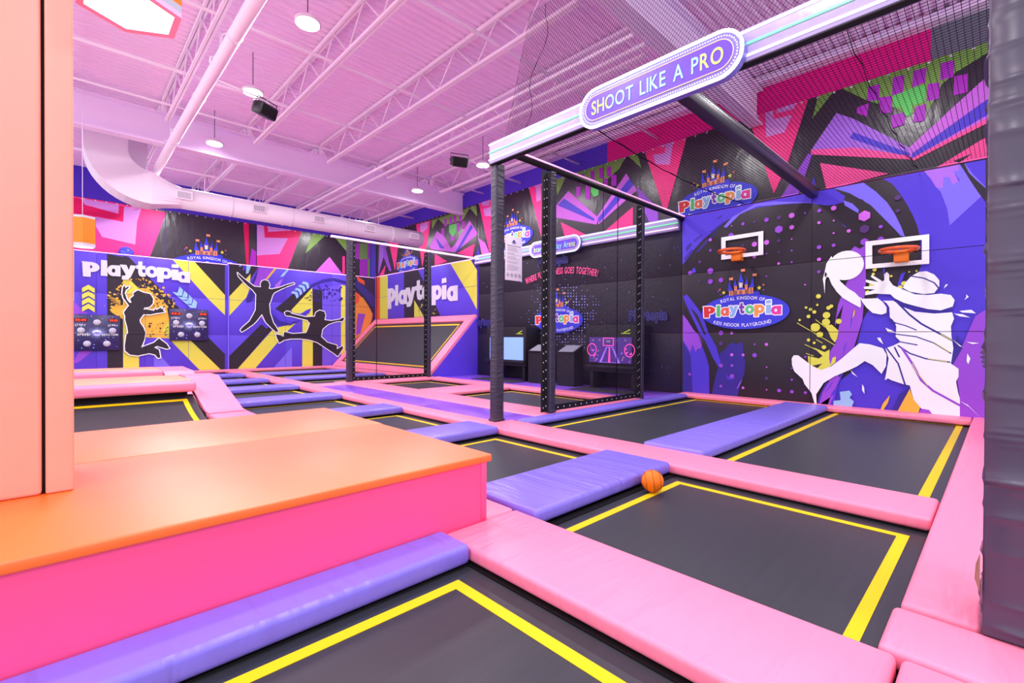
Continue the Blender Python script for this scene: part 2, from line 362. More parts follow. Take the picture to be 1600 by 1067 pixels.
def letters_mesh(items, on, depth, parent, m):
    for li, it in enumerate(x for x in items if x[0] == 't'):
      _, c, ch, u, v, w, h, bold = it
      mb = MB()
      for pi, tris in enumerate(chunky_layers(ch, u, v, w, h)):
        dp = depth+.0012*pi+.003*(li % 2); idx = {}; V = []; Fc = []; E = {}
        for t in tris:
            A = sum(t[k-1][0]*t[k][1]-t[k][0]*t[k-1][1] for k in range(3))
            if abs(A) < 1e-9: continue
            if A < 0: t = t[::-1]
            f = []
            for p in t:
                key = (round(p[0], 5), round(p[1], 5))
                if key not in idx: idx[key] = len(V); V.append(p)
                f.append(idx[key])
            if len(set(f)) < 3: continue
            Fc.append(f)
            for k in range(3): E[(f[k], f[(k+1) % 3])] = 1
        n = len(V); fs = list(Fc)
        for a, b in list(E):
            if (b, a) not in E: fs.append((b, a, a+n, b+n))
        mb.add([on(p[0], p[1], dp) for p in V]+[on(p[0], p[1], .012) for p in V], fs, m)
      mb.build('letter', parent)

# printed shapes on the walls, in metres on each wall plane
ART = {
 'court': [
  ('p','blue',[(-1.688,4.7),(-1.537,4.564),(-1.418,4.35),(-1.31,4.117),(-1.223,3.891),(-1.156,3.684),(-1.117,3.483),(-1.096,3.189),(-1.093,2.897),(-1.156,2.708),(-1.345,2.626),(-1.46,2.486),(-1.739,2.403),(-1.86,2.153),(-1.984,1.898),(-2.065,1.428),(-2.237,1.107),(-2.147,0.845),(-2.322,0.675),(-2.617,0.574),(-2.732,0.262),(-2.778,0.008),(-0.202,0.069),(-0.244,4.793)]),
  ('p','periwinkle',[(-0.889,4.342),(-0.8,4.31),(-0.793,4.521),(-0.706,4.476),(-0.662,4.337),(-0.569,4.397),(-0.655,4.581),(-0.572,4.745),(-0.244,4.748),(-0.238,4.048),(-0.286,4.058),(-0.698,3.607),(-0.736,3.919),(-0.826,4.245)]),
  ('p','lilac',[(-1.1,4.753),(-0.606,4.766),(-0.579,4.585),(-0.655,4.581),(-0.586,4.389),(-0.662,4.337),(-0.706,4.476),(-0.793,4.521),(-0.8,4.31),(-0.889,4.342),(-0.971,4.528)]),
  ('p','blue',[(-0.538,4.76),(-0.244,4.771),(-0.239,4.206),(-0.403,4.472)]),
  ('p','ink',[(-0.606,4.766),(-0.538,4.76),(-0.453,4.507),(-0.353,4.346),(-0.239,4.184),(-0.237,3.935),(-0.335,4.137),(-0.435,4.365),(-0.52,4.57)]),
  ('p','blue',[(-3.599,4.765),(-2.842,4.756),(-2.572,4.75),(-2.31,4.49),(-2.331,4.362),(-2.489,4.34),(-2.65,4.358),(-3.01,4.486),(-3.597,4.561)]),
  ('p','periwinkle',[(-2.572,4.731),(-2.03,4.73),(-1.798,4.471),(-1.613,4.215),(-1.492,3.966),(-1.393,3.699),(-1.333,3.491),(-1.401,3.526),(-1.49,3.665),(-1.59,3.807),(-1.732,4.01),(-1.878,4.218),(-2.07,4.387),(-2.222,4.524)]),
  ('p','ink',[(-2.468,4.632),(-2.005,4.347),(-1.836,4.107),(-1.877,4.089),(-2.091,4.339)]),
  ('p','periwinkle',[(-2.332,4.402),(-2.177,4.304),(-2.068,4.151),(-2.078,4.088),(-2.176,4.172),(-2.308,4.291)]),
  ('p','blue',[(-2.372,3.942),(-2.282,3.847),(-2.293,3.828)]),
  ('p','blue',[(-5.841,3.426),(-5.724,3.588),(-5.52,3.811),(-5.296,4.025),(-5.029,4.201),(-4.771,4.372),(-4.499,4.487),(-4.278,4.538),(-4.0,4.575),(-3.651,4.561),(-3.26,4.537),(-2.906,4.454),(-2.909,4.778),(-4.28,4.766),(-5.733,4.738),(-5.864,4.687)]),
  ('p','periwinkle',[(-4.794,4.258),(-4.589,4.457),(-4.064,4.677),(-3.652,4.649),(-2.924,4.479),(-3.26,4.526),(-4.022,4.612),(-4.41,4.493),(-4.724,4.223)]),
  ('p','navy',[(-5.765,3.868),(-5.624,3.998),(-5.597,3.92),(-5.725,3.763)]),
  ('p','navy',[(-5.547,4.037),(-5.322,4.175),(-5.346,4.105),(-5.534,3.986)]),
  ('p','navy',[(-5.494,3.709),(-5.197,4.01),(-4.91,4.182),(-5.124,3.999),(-5.393,3.745)]),
  ('p','navy',[(-5.803,3.597),(-5.597,3.821),(-5.545,3.765),(-5.749,3.516)]),
  ('p','navy',[(-5.008,4.461),(-4.82,4.569),(-4.842,4.503)]),
  ('p','navy',[(-5.126,4.192),(-4.772,4.395),(-4.794,4.329),(-5.077,4.137)]),
  ('p','blue',[(-5.516,3.341),(-5.477,3.214),(-5.566,3.186),(-5.592,3.275)]),
  ('p','violet',[(-5.822,2.132),(-5.711,2.003),(-5.528,1.726),(-5.375,1.578),(-5.299,1.407),(-5.346,1.112),(-5.398,1.258),(-5.473,1.158),(-5.551,1.355),(-5.613,1.142),(-5.705,1.302),(-5.817,1.452)]),
  ('p','blue',[(-5.817,1.452),(-5.705,1.302),(-5.605,1.135),(-5.551,1.355),(-5.473,1.158),(-5.298,1.309),(-5.198,1.068),(-5.122,0.804),(-5.104,0.08),(-5.805,0.016)]),
  ('p','navy',[(-5.817,1.452),(-5.705,1.252),(-5.6,1.055),(-5.54,0.04),(-5.805,0.016)]),
  ('p','blue',[(-5.821,2.61),(-5.716,2.654),(-5.431,2.292),(-5.28,2.066),(-5.154,1.675),(-4.934,1.291),(-4.836,0.936),(-4.882,0.792),(-5.052,1.072),(-5.225,1.456),(-5.351,1.602),(-5.635,2.176),(-5.767,2.456)]),
  ('p','ink',[(-5.636,2.325),(-5.43,2.119),(-5.202,1.602),(-5.251,1.602),(-5.506,2.097)]),
  ('p','ink',[(-5.426,1.602),(-5.1,1.071),(-4.93,0.789),(-4.952,0.621),(-5.026,0.833),(-5.173,1.069)]),
  ('p','navy',[(-4.699,1.272),(-4.654,1.343),(-4.563,1.415),(-4.473,1.369),(-4.384,1.416),(-4.318,1.417),(-4.294,1.188),(-4.248,0.96),(-4.268,0.684),(-4.354,0.425),(-4.429,0.095),(-5.067,0.035),(-4.929,0.694),(-4.836,0.936),(-4.861,1.126)]),
  ('p','blue',[(-4.718,0.682),(-4.648,0.568),(-4.557,0.621),(-4.488,0.555),(-4.601,0.501),(-4.67,0.52)]),
  ('p','lilac',[(-4.31,0.543),(-4.376,0.447),(-4.45,0.29),(-4.415,0.323),(-4.343,0.472)]),
  ('c','violet',(-4.83,1.644,0.06,6)),
  ('c','orchid',(-4.572,1.643,0.037,6)),
  ('c','orchid',(-4.568,1.115,0.041,6)),
  ('c','orchid',(-4.304,1.119,0.037,6)),
  ('c','violet',(-4.045,1.119,0.055,6)),
  ('c','orchid',(-3.79,1.378,0.04,6)),
  ('c','violet',(-4.047,1.375,0.023,6)),
  ('c','orchid',(-3.782,0.852,0.018,6)),
  ('c','violet',(-3.261,0.853,0.021,6)),
  ('c','violet',(-3.259,0.596,0.026,6)),
  ('c','orchid',(-3.778,0.33,0.018,6)),
  ('c','violet',(-3.515,0.334,0.044,6)),
  ('c','violet',(-3.256,0.33,0.04,6)),
  ('c','violet',(-2.99,0.332,0.034,6)),
  ('c','orchid',(-4.298,0.333,0.034,6)),
  ('c','violet',(-3.0,1.115,0.025,6)),
  ('c','plum',(-4.828,1.388,0.058,6)),
  ('c','plum',(-3.78,0.596,0.037,6)),
  ('c','violet',(-4.557,0.597,0.055,6)),
  ('c','violet',(-5.622,0.581,0.04,6)),
  ('c','violet',(-4.824,0.842,0.053,6)),
  ('c','violet',(-4.559,0.854,0.038,6)),
  ('c','violet',(-4.82,0.331,0.037,6)),
  ('c','violet',(-4.608,4.017,0.067,6)),
  ('c','orchid',(-5.112,3.986,0.043,6)),
  ('c','violet',(-5.11,3.72,0.034,6)),
  ('c','violet',(-5.105,3.202,0.082,6)),
  ('c','violet',(-5.103,2.937,0.067,6)),
  ('c','violet',(-4.841,2.951,0.062,6)),
  ('c','plum',(-5.374,2.947,0.029,6)),
  ('c','violet',(-5.63,3.204,0.06,6)),
  ('c','plum',(-5.378,3.462,0.045,6)),
  ('c','violet',(-4.33,4.25,0.041,6)),
  ('c','plum',(-4.071,4.25,0.032,6)),
  ('c','violet',(-3.811,4.254,0.053,6)),
  ('c','plum',(-3.553,4.258,0.055,6)),
  ('c','orchid',(-3.29,4.26,0.063,6)),
  ('c','violet',(-3.55,3.992,0.088,6)),
  ('c','orchid',(-3.288,3.997,0.053,6)),
  ('c','orchid',(-3.806,3.735,0.062,6)),
  ('c','plum',(-3.548,3.735,0.044,6)),
  ('c','orchid',(-4.067,3.727,0.064,6)),
  ('c','plum',(-4.326,3.733,0.032,6)),
  ('c','orchid',(-3.285,3.735,0.019,6)),
  ('c','plum',(-3.546,3.478,0.025,6)),
  ('c','violet',(-3.804,3.477,0.018,6)),
  ('c','violet',(-3.283,3.478,0.021,6)),
  ('c','orchid',(-3.546,3.218,0.031,6)),
  ('c','violet',(-3.281,3.219,0.022,6)),
  ('c','violet',(-3.8,2.951,0.02,6)),
  ('c','orchid',(-4.065,3.438,0.041,6)),
  ('c','violet',(-2.761,4.266,0.042,6)),
  ('c','orchid',(-2.759,4.002,0.03,6)),
  ('c','violet',(-2.758,3.482,0.046,6)),
  ('c','orchid',(-2.756,3.218,0.042,6)),
  ('c','violet',(-2.757,2.954,0.034,6)),
  ('c','orchid',(-3.014,2.695,0.021,6)),
  ('c','violet',(-3.027,4.265,0.021,6)),
  ('c','orchid',(-4.591,4.247,0.018,6)),
  ('c','orchid',(-1.971,4.008,0.109,6)),
  ('c','plum',(-1.968,3.743,0.088,6)),
  ('c','violet',(-1.966,3.483,0.073,6)),
  ('c','orchid',(-2.499,4.269,0.054,6)),
  ('c','orchid',(-2.497,4.004,0.019,6)),
  ('c','orchid',(-2.765,4.01,0.034,6)),
  ('c','orchid',(-2.495,3.742,0.022,6)),
  ('c','orchid',(-2.231,3.746,0.039,6)),
  ('c','violet',(-2.493,3.486,0.038,6)),
  ('c','violet',(-1.706,3.746,0.036,6)),
  ('c','violet',(-1.704,3.496,0.055,6)),
  ('c','plum',(-1.446,4.269,0.055,6)),
  ('c','plum',(-1.444,4.012,0.04,6)),
  ('c','plum',(-1.437,3.253,0.09,6)),
  ('c','plum',(-1.17,3.235,0.043,6)),
  ('p','violet',[(-2.201,3.332),(-2.126,3.414),(-2.039,3.35),(-1.944,3.415),(-1.941,3.039),(-1.932,2.675),(-1.956,2.365),(-1.984,1.898),(-2.066,1.559),(-2.15,1.215),(-2.324,0.996),(-2.411,0.562),(-2.544,0.116),(-2.731,0.096),(-2.663,0.378),(-2.548,0.606),(-2.643,0.818),(-2.531,1.259),(-2.441,1.423),(-2.355,1.933),(-2.313,2.226),(-2.423,1.962),(-2.444,1.774),(-2.456,1.828),(-2.402,2.23),(-2.25,2.701),(-2.196,2.75)]),
  ('p','blue',[(-2.125,2.125),(-2.156,1.902),(-2.198,1.691),(-2.178,1.929)]),
  ('p','blue',[(-2.24,1.452),(-2.325,1.103),(-2.283,1.372)]),
  ('p','blue',[(-2.279,0.838),(-2.388,0.563),(-2.452,0.126),(-2.731,0.096),(-2.616,0.382),(-2.502,0.582)]),
  ('p','violet',[(-2.412,0.75),(-2.355,0.7),(-2.433,0.479),(-2.5,0.365),(-2.567,0.114),(-2.532,0.117),(-2.454,0.342),(-2.731,0.096),(-2.685,0.266),(-2.524,0.499)]),
  ('p','blue',[(-1.662,2.907),(-1.632,2.903),(-1.65,2.715)]),
  ('p','blue',[(-1.385,2.779),(-1.318,2.81),(-1.345,2.701),(-1.402,2.532),(-1.45,2.498)]),
  ('c','yellow',(-2.758,2.426,0.048,12)),
  ('c','yellow',(-2.778,2.243,0.024,12)),
  ('c','yellow',(-2.99,2.194,0.028,12)),
  ('c','yellow',(-2.904,2.151,0.034,12)),
  ('c','yellow',(-2.832,2.093,0.038,12)),
  ('c','yellow',(-2.94,1.999,0.039,12)),
  ('c','yellow',(-3.112,1.925,0.026,12)),
  ('c','yellow',(-2.607,2.016,0.07,12)),
  ('c','yellow',(-2.615,1.869,0.076,12)),
  ('c','yellow',(-2.812,1.76,0.092,12)),
  ('c','yellow',(-2.727,1.607,0.064,12)),
  ('c','yellow',(-2.935,1.485,0.034,12)),
  ('c','yellow',(-2.828,1.424,0.028,12)),
  ('c','yellow',(-2.573,2.17,0.041,12)),
  ('c','yellow',(-2.523,2.203,0.038,12)),
  ('c','yellow',(-2.388,1.881,0.054,12)),
  ('c','yellow',(-2.647,1.333,0.043,12)),
  ('c','yellow',(-1.794,2.9,0.035,12)),
  ('c','yellow',(-1.814,2.814,0.026,12)),
  ('c','yellow',(-1.833,2.602,0.047,12)),
  ('c','yellow',(-1.905,2.453,0.042,12)),
  ('c','yellow',(-1.335,2.588,0.045,12)),
  ('c','yellow',(-1.392,2.518,0.038,12)),
  ('c','yellow',(-1.154,2.811,0.017,12)),
  ('c','yellow',(-1.261,2.804,0.014,12)),
  ('c','yellow',(-1.531,2.747,0.022,12)),
  ('s','yellow',0.014,0,[(-3.161,1.863),(-2.452,1.383)]),
  ('s','yellow',0.014,0,[(-2.806,1.926),(-2.628,1.763)]),
  ('s','yellow',0.014,0,[(-3.008,1.389),(-2.717,1.241)]),
  ('s','yellow',0.014,0,[(-2.791,1.497),(-2.672,1.421)]),
  ('s','yellow',0.014,0,[(-2.982,1.193),(-2.835,1.141)]),
  ('p','yellow',[(-2.64,1.79),(-2.513,1.816),(-2.421,1.72),(-2.386,1.679),(-2.419,1.504),(-2.452,1.437),(-2.522,1.531),(-2.569,1.667)]),
  ('p','yellow',[(-2.944,1.138),(-2.739,1.089),(-2.669,1.146),(-2.837,1.322),(-2.635,1.229),(-2.542,1.286),(-2.552,1.096),(-2.427,1.14),(-2.437,1.019),(-2.62,0.847),(-2.737,0.841),(-2.931,0.97)]),
  ('p','ink',[(-2.858,0.932),(-2.668,0.982),(-2.715,0.938),(-2.761,0.881)]),
  ('p','violet',[(-2.552,1.096),(-2.507,1.206),(-2.484,1.125),(-2.528,0.961)]),
  ('p','amber',[(-2.156,1.928),(-2.131,2.073),(-2.104,2.124),(-2.118,2.006)]),
  ('p','navy',[(-1.498,0.101),(-1.383,0.438),(-1.25,0.586),(-1.324,0.319),(-1.4,0.112)]),
  ('p','amber',[(-1.41,0.111),(-1.231,0.563),(-1.173,0.359),(-1.07,0.235),(-1.105,0.085)]),
  ('p','amber',[(-1.678,0.105),(-1.639,0.237),(-1.53,0.412),(-1.559,0.258),(-1.637,0.097)]),
  ('p','navy',[(-1.105,0.097),(-1.079,0.222),(-1.005,0.182),(-1.041,0.093)]),
  ('p','sky',[(-2.464,0.206),(-2.34,0.232),(-2.353,0.405),(-2.187,0.446),(-2.143,0.37),(-2.186,0.3),(-2.109,0.228),(-2.151,0.091),(-2.463,0.098)]),
  ('p','violet',[(-0.22,2.037),(-0.348,1.927),(-0.428,1.677),(-0.508,1.399),(-0.658,1.044),(-0.555,0.979),(-0.57,0.745),(-0.534,0.468),(-0.704,0.358),(-1.06,0.2),(-1.133,0.02),(-0.202,0.047)]),
  ('p','navy',[(-0.578,1.608),(-0.508,1.353),(-0.641,1.022),(-0.71,1.066),(-0.626,1.303)]),
  ('c','white',(-2.271,3.035,0.304,28)),
  ('p','white',[(-2.649,2.925),(-2.616,3.113),(-2.525,3.265),(-2.431,2.877),(-2.362,2.71),(-2.227,2.553),(-2.117,2.467),(-2.02,2.343),(-2.008,2.212),(-2.018,2.147),(-2.159,2.245),(-2.314,2.36),(-2.427,2.501),(-2.52,2.669),(-2.567,2.809),(-2.609,2.834),(-2.632,2.76),(-2.643,2.474),(-2.659,2.653),(-2.679,2.791)]),
  ('p','ink',[(-2.638,2.938),(-2.61,2.908),(-2.602,2.866),(-2.637,2.815),(-2.649,2.871)]),
  ('p','white',[(-2.031,2.369),(-1.988,2.328),(-1.738,2.327),(-1.656,2.246),(-1.595,2.141),(-1.598,2.028),(-1.674,1.997),(-1.818,2.035),(-1.923,2.156),(-1.987,2.263)]),
  ('p','white',[(-1.969,2.569),(-1.781,2.586),(-1.938,2.668),(-1.928,2.713),(-1.731,2.645),(-1.855,2.766),(-1.835,2.801),(-1.66,2.652),(-1.636,2.688),(-1.641,2.79),(-1.601,2.837),(-1.561,2.783),(-1.56,2.669),(-1.5,2.564),(-1.363,2.479),(-1.172,2.368),(-0.988,2.344),(-0.809,2.357),(-0.67,2.324),(-0.617,2.228),(-0.642,2.112),(-0.806,2.048),(-0.985,2.079),(-1.17,2.147),(-1.341,2.217),(-1.478,2.312),(-1.538,2.391),(-1.78,2.419),(-1.946,2.398),(-1.936,2.447),(-1.781,2.503),(-1.958,2.526)]),
  ('p','white',[(-1.353,2.503),(-1.316,2.599),(-1.231,2.715),(-1.12,2.79),(-1.01,2.792),(-0.901,2.721),(-0.829,2.608),(-0.828,2.489),(-0.898,2.374),(-1.043,2.364),(-1.248,2.422)]),
  ('s','navy',0.022,0,[(-1.26,2.73),(-1.045,2.662),(-0.9,2.566),(-0.824,2.441)]),
  ('p','white',[(-1.656,2.271),(-1.497,2.263),(-1.34,2.13),(-1.169,2.037),(-0.895,1.991),(-0.65,2.007),(-0.623,1.889),(-0.664,1.749),(-0.654,1.561),(-0.627,1.35),(-0.658,1.068),(-0.555,0.979),(-0.554,0.839),(-0.587,0.744),(-0.56,0.559),(-0.534,0.445),(-0.531,0.119),(-0.878,0.076),(-0.951,0.188),(-1.06,0.2),(-1.173,0.359),(-1.232,0.624),(-1.327,0.642),(-1.503,0.704),(-1.563,0.738),(-1.612,0.697),(-1.584,0.902),(-1.556,1.13),(-1.608,1.331),(-1.489,1.384),(-1.373,1.46),(-1.452,1.56),(-1.444,1.76),(-1.494,1.886),(-1.544,1.938),(-1.555,2.14),(-1.596,2.217)]),
  ('s','navy',0.032,0,[(-1.478,2.287),(-1.244,1.979),(-1.074,1.803),(-0.803,1.608),(-0.645,1.491)]),
  ('s','navy',0.03,0,[(-1.418,2.221),(-1.17,2.086),(-0.895,2.025),(-0.65,2.042)]),
  ('s','navy',0.02,0,[(-1.474,1.835),(-1.299,1.77),(-1.147,1.687)]),
  ('s','navy',0.02,0,[(-1.452,1.61),(-1.146,1.56),(-0.89,1.441),(-0.66,1.256)]),
  ('s','navy',0.025,0,[(-1.411,1.385),(-1.237,1.24),(-1.014,1.149),(-0.676,1.095)]),
  ('s','navy',0.025,0,[(-1.588,1.332),(-1.408,1.036),(-1.298,0.619)]),
  ('s','navy',0.03,0,[(-1.553,1.913),(-1.454,1.81)]),
  ('s','navy',0.025,0,[(-1.469,1.359),(-1.39,1.161)]),
  ('s','navy',0.02,0,[(-1.383,1.46),(-1.126,1.402)]),
  ('s','violet',0.037,0,[(-1.353,1.336),(-1.198,1.045),(-1.065,0.734),(-0.9,0.554),(-0.532,0.317)]),
  ('s','yellow',0.012,0,[(-1.198,1.045),(-1.14,0.9),(-0.973,0.644)]),
  ('s','yellow',0.012,0,[(-0.977,1.151),(-0.711,1.101)]),
  ('s','yellow',0.012,0,[(-0.803,1.608),(-0.645,1.491)]),
  ('s','yellow',0.012,0,[(-0.89,1.453),(-0.678,1.279)]),
  ('p','white',[(-3.256,1.071),(-3.218,1.144),(-3.13,1.146),(-2.98,1.024),(-2.833,0.905),(-2.69,0.843),(-2.505,0.934),(-2.325,1.103),(-2.151,1.294),(-2.023,1.428),(-1.854,1.404),(-1.648,1.331),(-1.587,1.205),(-1.595,0.977),(-1.664,0.821),(-1.809,0.993),(-1.935,1.065),(-2.061,0.955),(-2.191,0.87),(-2.457,0.72),(-2.641,0.572),(-2.734,0.4),(-2.78,0.313),(-2.767,0.093),(-2.803,0.103),(-2.865,0.333),(-3.0,0.518),(-3.038,0.628),(-3.202,0.788),(-3.249,0.928)]),
  ('p','white',[(-1.741,1.534),(-1.691,1.541),(-1.639,1.407),(-1.71,1.478)]),
  ('p','white',[(-1.973,0.594),(-1.94,0.531),(-1.935,0.402),(-1.976,0.476)]),
  ('p','white',[(-0.556,2.027),(-0.398,2.044),(-0.34,1.977),(-0.514,1.997)]),
  ('p','white',[(-0.444,1.262),(-0.403,1.171),(-0.43,1.066),(-0.452,1.123)]),
  ('p','white',[(-0.732,2.529),(-0.709,2.515),(-0.766,2.449),(-0.749,2.502)]),
  ('p','white',[(-0.645,1.514),(-0.508,1.376),(-0.542,1.387)]),
  ('p','white',[(-0.632,1.983),(-0.513,1.967),(-0.413,1.906),(-0.547,1.929)]),
  ('p','white',[(-0.533,0.398),(-0.432,0.339),(-0.267,0.129),(-0.415,0.306)]),
  ('p','white',[(-0.467,2.323),(-0.433,2.275),(-0.491,2.221),(-0.466,2.272)]),
  ('p','white',[(-0.459,1.469),(-0.295,1.448),(-0.376,1.429)]),
  ('p','white',[(-2.169,0.871),(-2.103,0.795),(-2.049,0.733),(-2.135,0.793)]),
  ('p','white',[(-1.612,1.737),(-1.512,1.685),(-1.443,1.635),(-1.571,1.648)]),
  ('p','white',[(-4.827,3.996),(-3.866,4.004),(-3.974,3.913),(-4.721,3.9)]),
  ('p','white',[(-3.866,4.004),(-3.861,3.453),(-3.97,3.538),(-3.974,3.913)]),
  ('p','white',[(-3.861,3.453),(-4.822,3.446),(-4.718,3.54),(-3.97,3.538)]),
  ('p','white',[(-4.822,3.446),(-4.827,3.996),(-4.721,3.9),(-4.718,3.54)]),
  ('p','white',[(-1.945,3.48),(-0.976,3.481),(-1.081,3.39),(-1.834,3.387)]),
  ('p','white',[(-0.976,3.481),(-0.971,2.927),(-1.078,3.012),(-1.081,3.39)]),
  ('p','white',[(-0.971,2.927),(-1.94,2.927),(-1.83,3.014),(-1.078,3.012)]),
  ('p','white',[(-1.94,2.927),(-1.945,3.48),(-1.834,3.387),(-1.83,3.014)]),
 ],
 'farA': [
  ('p','yellow',[(-0.442,4.493),(0.363,4.469),(0.356,0.263),(-0.45,0.3)]),
  ('p','purple',[(-0.446,2.674),(0.36,2.721),(0.356,0.263),(-0.45,0.3)]),
  ('p','ink',[(1.236,4.479),(1.689,4.43),(1.684,0.239),(1.244,0.258)]),
  ('p','ink',[(1.689,4.465),(1.846,4.449),(4.368,1.479),(4.987,0.759),(4.987,0.055),(4.812,0.063),(3.839,1.265),(1.688,3.738)]),
  ('p','yellow',[(1.688,3.738),(1.943,3.53),(3.839,1.265),(4.882,0.06),(4.15,0.053),(3.176,1.266),(1.687,3.117)]),
  ('p','yellow',[(1.688,3.508),(2.154,2.97),(2.152,0.219),(1.69,0.239)]),
  ('p','periwinkle',[(2.602,0.789),(2.781,0.785),(3.175,0.212),(2.602,0.199)]),
  ('p','yellow',[(3.193,4.502),(3.954,4.495),(4.986,3.27),(4.986,2.387),(4.401,3.014)]),
  ('p','ink',[(3.921,4.491),(4.986,4.494),(4.986,3.23)]),
  ('p','violet',[(0.34,2.72),(0.563,2.428),(0.714,2.298),(0.339,2.249)]),
  ('p','violet',[(0.336,0.567),(0.486,0.935),(0.636,1.001),(0.84,0.964),(0.51,0.596),(0.41,0.531)]),
  ('p','amber',[(1.313,2.462),(1.447,2.573),(1.72,2.658),(1.665,2.939),(1.887,3.096),(2.112,3.292),(2.399,3.314),(2.693,3.004),(2.993,2.724),(3.084,2.129),(2.871,1.751),(3.053,1.379),(2.691,1.416),(2.34,1.451),(2.11,1.342),(1.829,1.735),(1.719,2.089),(1.366,2.359)]),
  ('c','amber',(2.231,3.29,0.025,7)),
  ('c','amber',(2.559,3.172,0.026,7)),
  ('c','amber',(3.045,3.116,0.039,7)),
  ('c','amber',(2.323,3.473,0.021,7)),
  ('c','amber',(2.5,3.226,0.019,7)),
  ('c','amber',(3.085,3.067,0.042,7)),
  ('c','amber',(2.398,3.305,0.023,7)),
  ('c','amber',(1.522,3.218,0.04,7)),
  ('c','amber',(2.681,3.082,0.034,7)),
  ('c','amber',(1.768,3.319,0.017,7)),
  ('c','amber',(1.504,2.626,0.043,7)),
  ('c','amber',(2.761,3.287,0.022,7)),
  ('c','amber',(2.933,3.107,0.044,7)),
  ('c','amber',(2.673,3.332,0.026,7)),
  ('c','amber',(1.512,3.011,0.017,7)),
  ('c','amber',(1.841,3.503,0.012,7)),
  ('c','amber',(3.067,2.868,0.021,7)),
  ('c','amber',(1.369,2.688,0.023,7)),
  ('c','amber',(2.924,2.588,0.027,7)),
  ('c','amber',(2.439,3.495,0.021,7)),
  ('c','amber',(1.594,3.302,0.022,7)),
  ('c','amber',(1.252,2.872,0.014,7)),
  ('c','amber',(2.88,2.882,0.04,7)),
  ('c','amber',(1.618,3.035,0.023,7)),
  ('c','amber',(2.544,3.378,0.012,7)),
  ('c','amber',(1.842,3.541,0.044,7)),
  ('c','amber',(2.069,3.642,0.011,7)),
  ('c','amber',(1.92,3.604,0.039,7)),
  ('c','amber',(1.325,3.073,0.032,7)),
  ('c','amber',(2.491,3.321,0.018,7)),
  ('c','amber',(1.518,2.764,0.024,7)),
  ('c','amber',(2.957,2.784,0.012,7)),
  ('c','amber',(2.883,2.792,0.04,7)),
  ('c','amber',(1.677,3.134,0.014,7)),
  ('c','amber',(3.015,2.684,0.019,7)),
  ('c','amber',(2.816,2.839,0.017,7)),
  ('c','amber',(1.854,3.204,0.012,7)),
  ('c','amber',(1.435,2.55,0.045,7)),
  ('c','amber',(2.808,3.232,0.04,7)),
  ('c','amber',(1.314,3.088,0.027,7)),
  ('c','amber',(2.212,3.423,0.012,7)),
  ('c','amber',(1.521,2.884,0.042,7)),
  ('c','amber',(2.591,3.375,0.012,7)),
  ('c','amber',(2.149,3.346,0.018,7)),
  ('c','amber',(2.287,3.621,0.016,7)),
  ('c','amber',(3.181,2.948,0.032,7)),
  ('c','amber',(3.011,2.632,0.044,7)),
  ('c','amber',(1.628,3.354,0.037,7)),
  ('c','amber',(1.494,2.532,0.018,7)),
  ('c','amber',(2.9,3.375,0.045,7)),
  ('c','amber',(1.703,3.347,0.04,7)),
  ('c','amber',(1.568,3.313,0.029,7)),
  ('c','amber',(1.654,3.323,0.02,7)),
  ('c','amber',(3.12,3.125,0.014,7)),
  ('c','amber',(3.234,2.801,0.036,7)),
  ('c','amber',(3.183,2.898,0.016,7)),
  ('c','amber',(3.106,2.786,0.013,7)),
  ('c','amber',(2.629,3.424,0.031,7)),
  ('c','amber',(2.144,3.64,0.019,7)),
  ('c','amber',(3.235,2.61,0.012,7)),
  ('c','amber',(2.678,3.103,0.041,7)),
  ('c','amber',(2.375,3.617,0.031,7)),
  ('c','amber',(2.711,3.123,0.036,7)),
  ('c','amber',(1.688,3.451,0.038,7)),
  ('c','amber',(1.343,2.66,0.011,7)),
  ('c','amber',(3.072,2.791,0.03,7)),
  ('c','amber',(2.774,3.312,0.016,7)),
  ('c','amber',(1.559,3.279,0.029,7)),
  ('c','amber',(3.197,2.658,0.043,7)),
  ('c','amber',(2.943,3.067,0.025,7)),
  ('c','amber',(2.35,3.369,0.019,7)),
  ('c','amber',(1.17,2.582,0.013,7)),
  ('c','amber',(2.868,3.228,0.044,7)),
  ('c','amber',(1.367,2.565,0.041,7)),
  ('c','amber',(2.281,3.271,0.043,7)),
  ('c','amber',(2.431,3.346,0.041,7)),
  ('c','amber',(1.336,2.975,0.016,7)),
  ('c','amber',(2.689,3.13,0.017,7)),
  ('c','amber',(1.401,2.532,0.029,7)),
  ('c','amber',(2.965,3.168,0.011,7)),
  ('c','amber',(1.843,3.382,0.028,7)),
  ('c','amber',(1.986,3.415,0.014,7)),
  ('c','amber',(2.198,3.61,0.024,7)),
  ('c','amber',(2.277,3.672,0.033,7)),
  ('c','amber',(1.774,3.372,0.021,7)),
  ('c','amber',(2.907,3.06,0.046,7)),
  ('c','amber',(1.831,3.523,0.039,7)),
  ('c','amber',(1.551,3.077,0.015,7)),
  ('c','amber',(2.273,3.401,0.036,7)),
  ('c','amber',(2.639,3.12,0.016,7)),
  ('c','amber',(2.433,3.287,0.044,7)),
  ('c','amber',(1.569,3.181,0.023,7)),
  ('c','amber',(1.674,3.017,0.025,7)),
  ('c','amber',(2.856,2.885,0.035,7)),
  ('c','amber',(1.815,3.251,0.011,7)),
  ('c','amber',(3.238,2.733,0.042,7)),
  ('c','amber',(2.479,3.565,0.046,7)),
  ('c','amber',(2.662,3.379,0.029,7)),
  ('c','amber',(1.278,2.973,0.037,7)),
  ('c','amber',(2.876,2.725,0.036,7)),
  ('c','amber',(1.744,3.417,0.032,7)),
  ('c','amber',(2.552,3.297,0.044,7)),
  ('c','amber',(1.446,3.026,0.042,7)),
  ('c','amber',(1.945,3.323,0.019,7)),
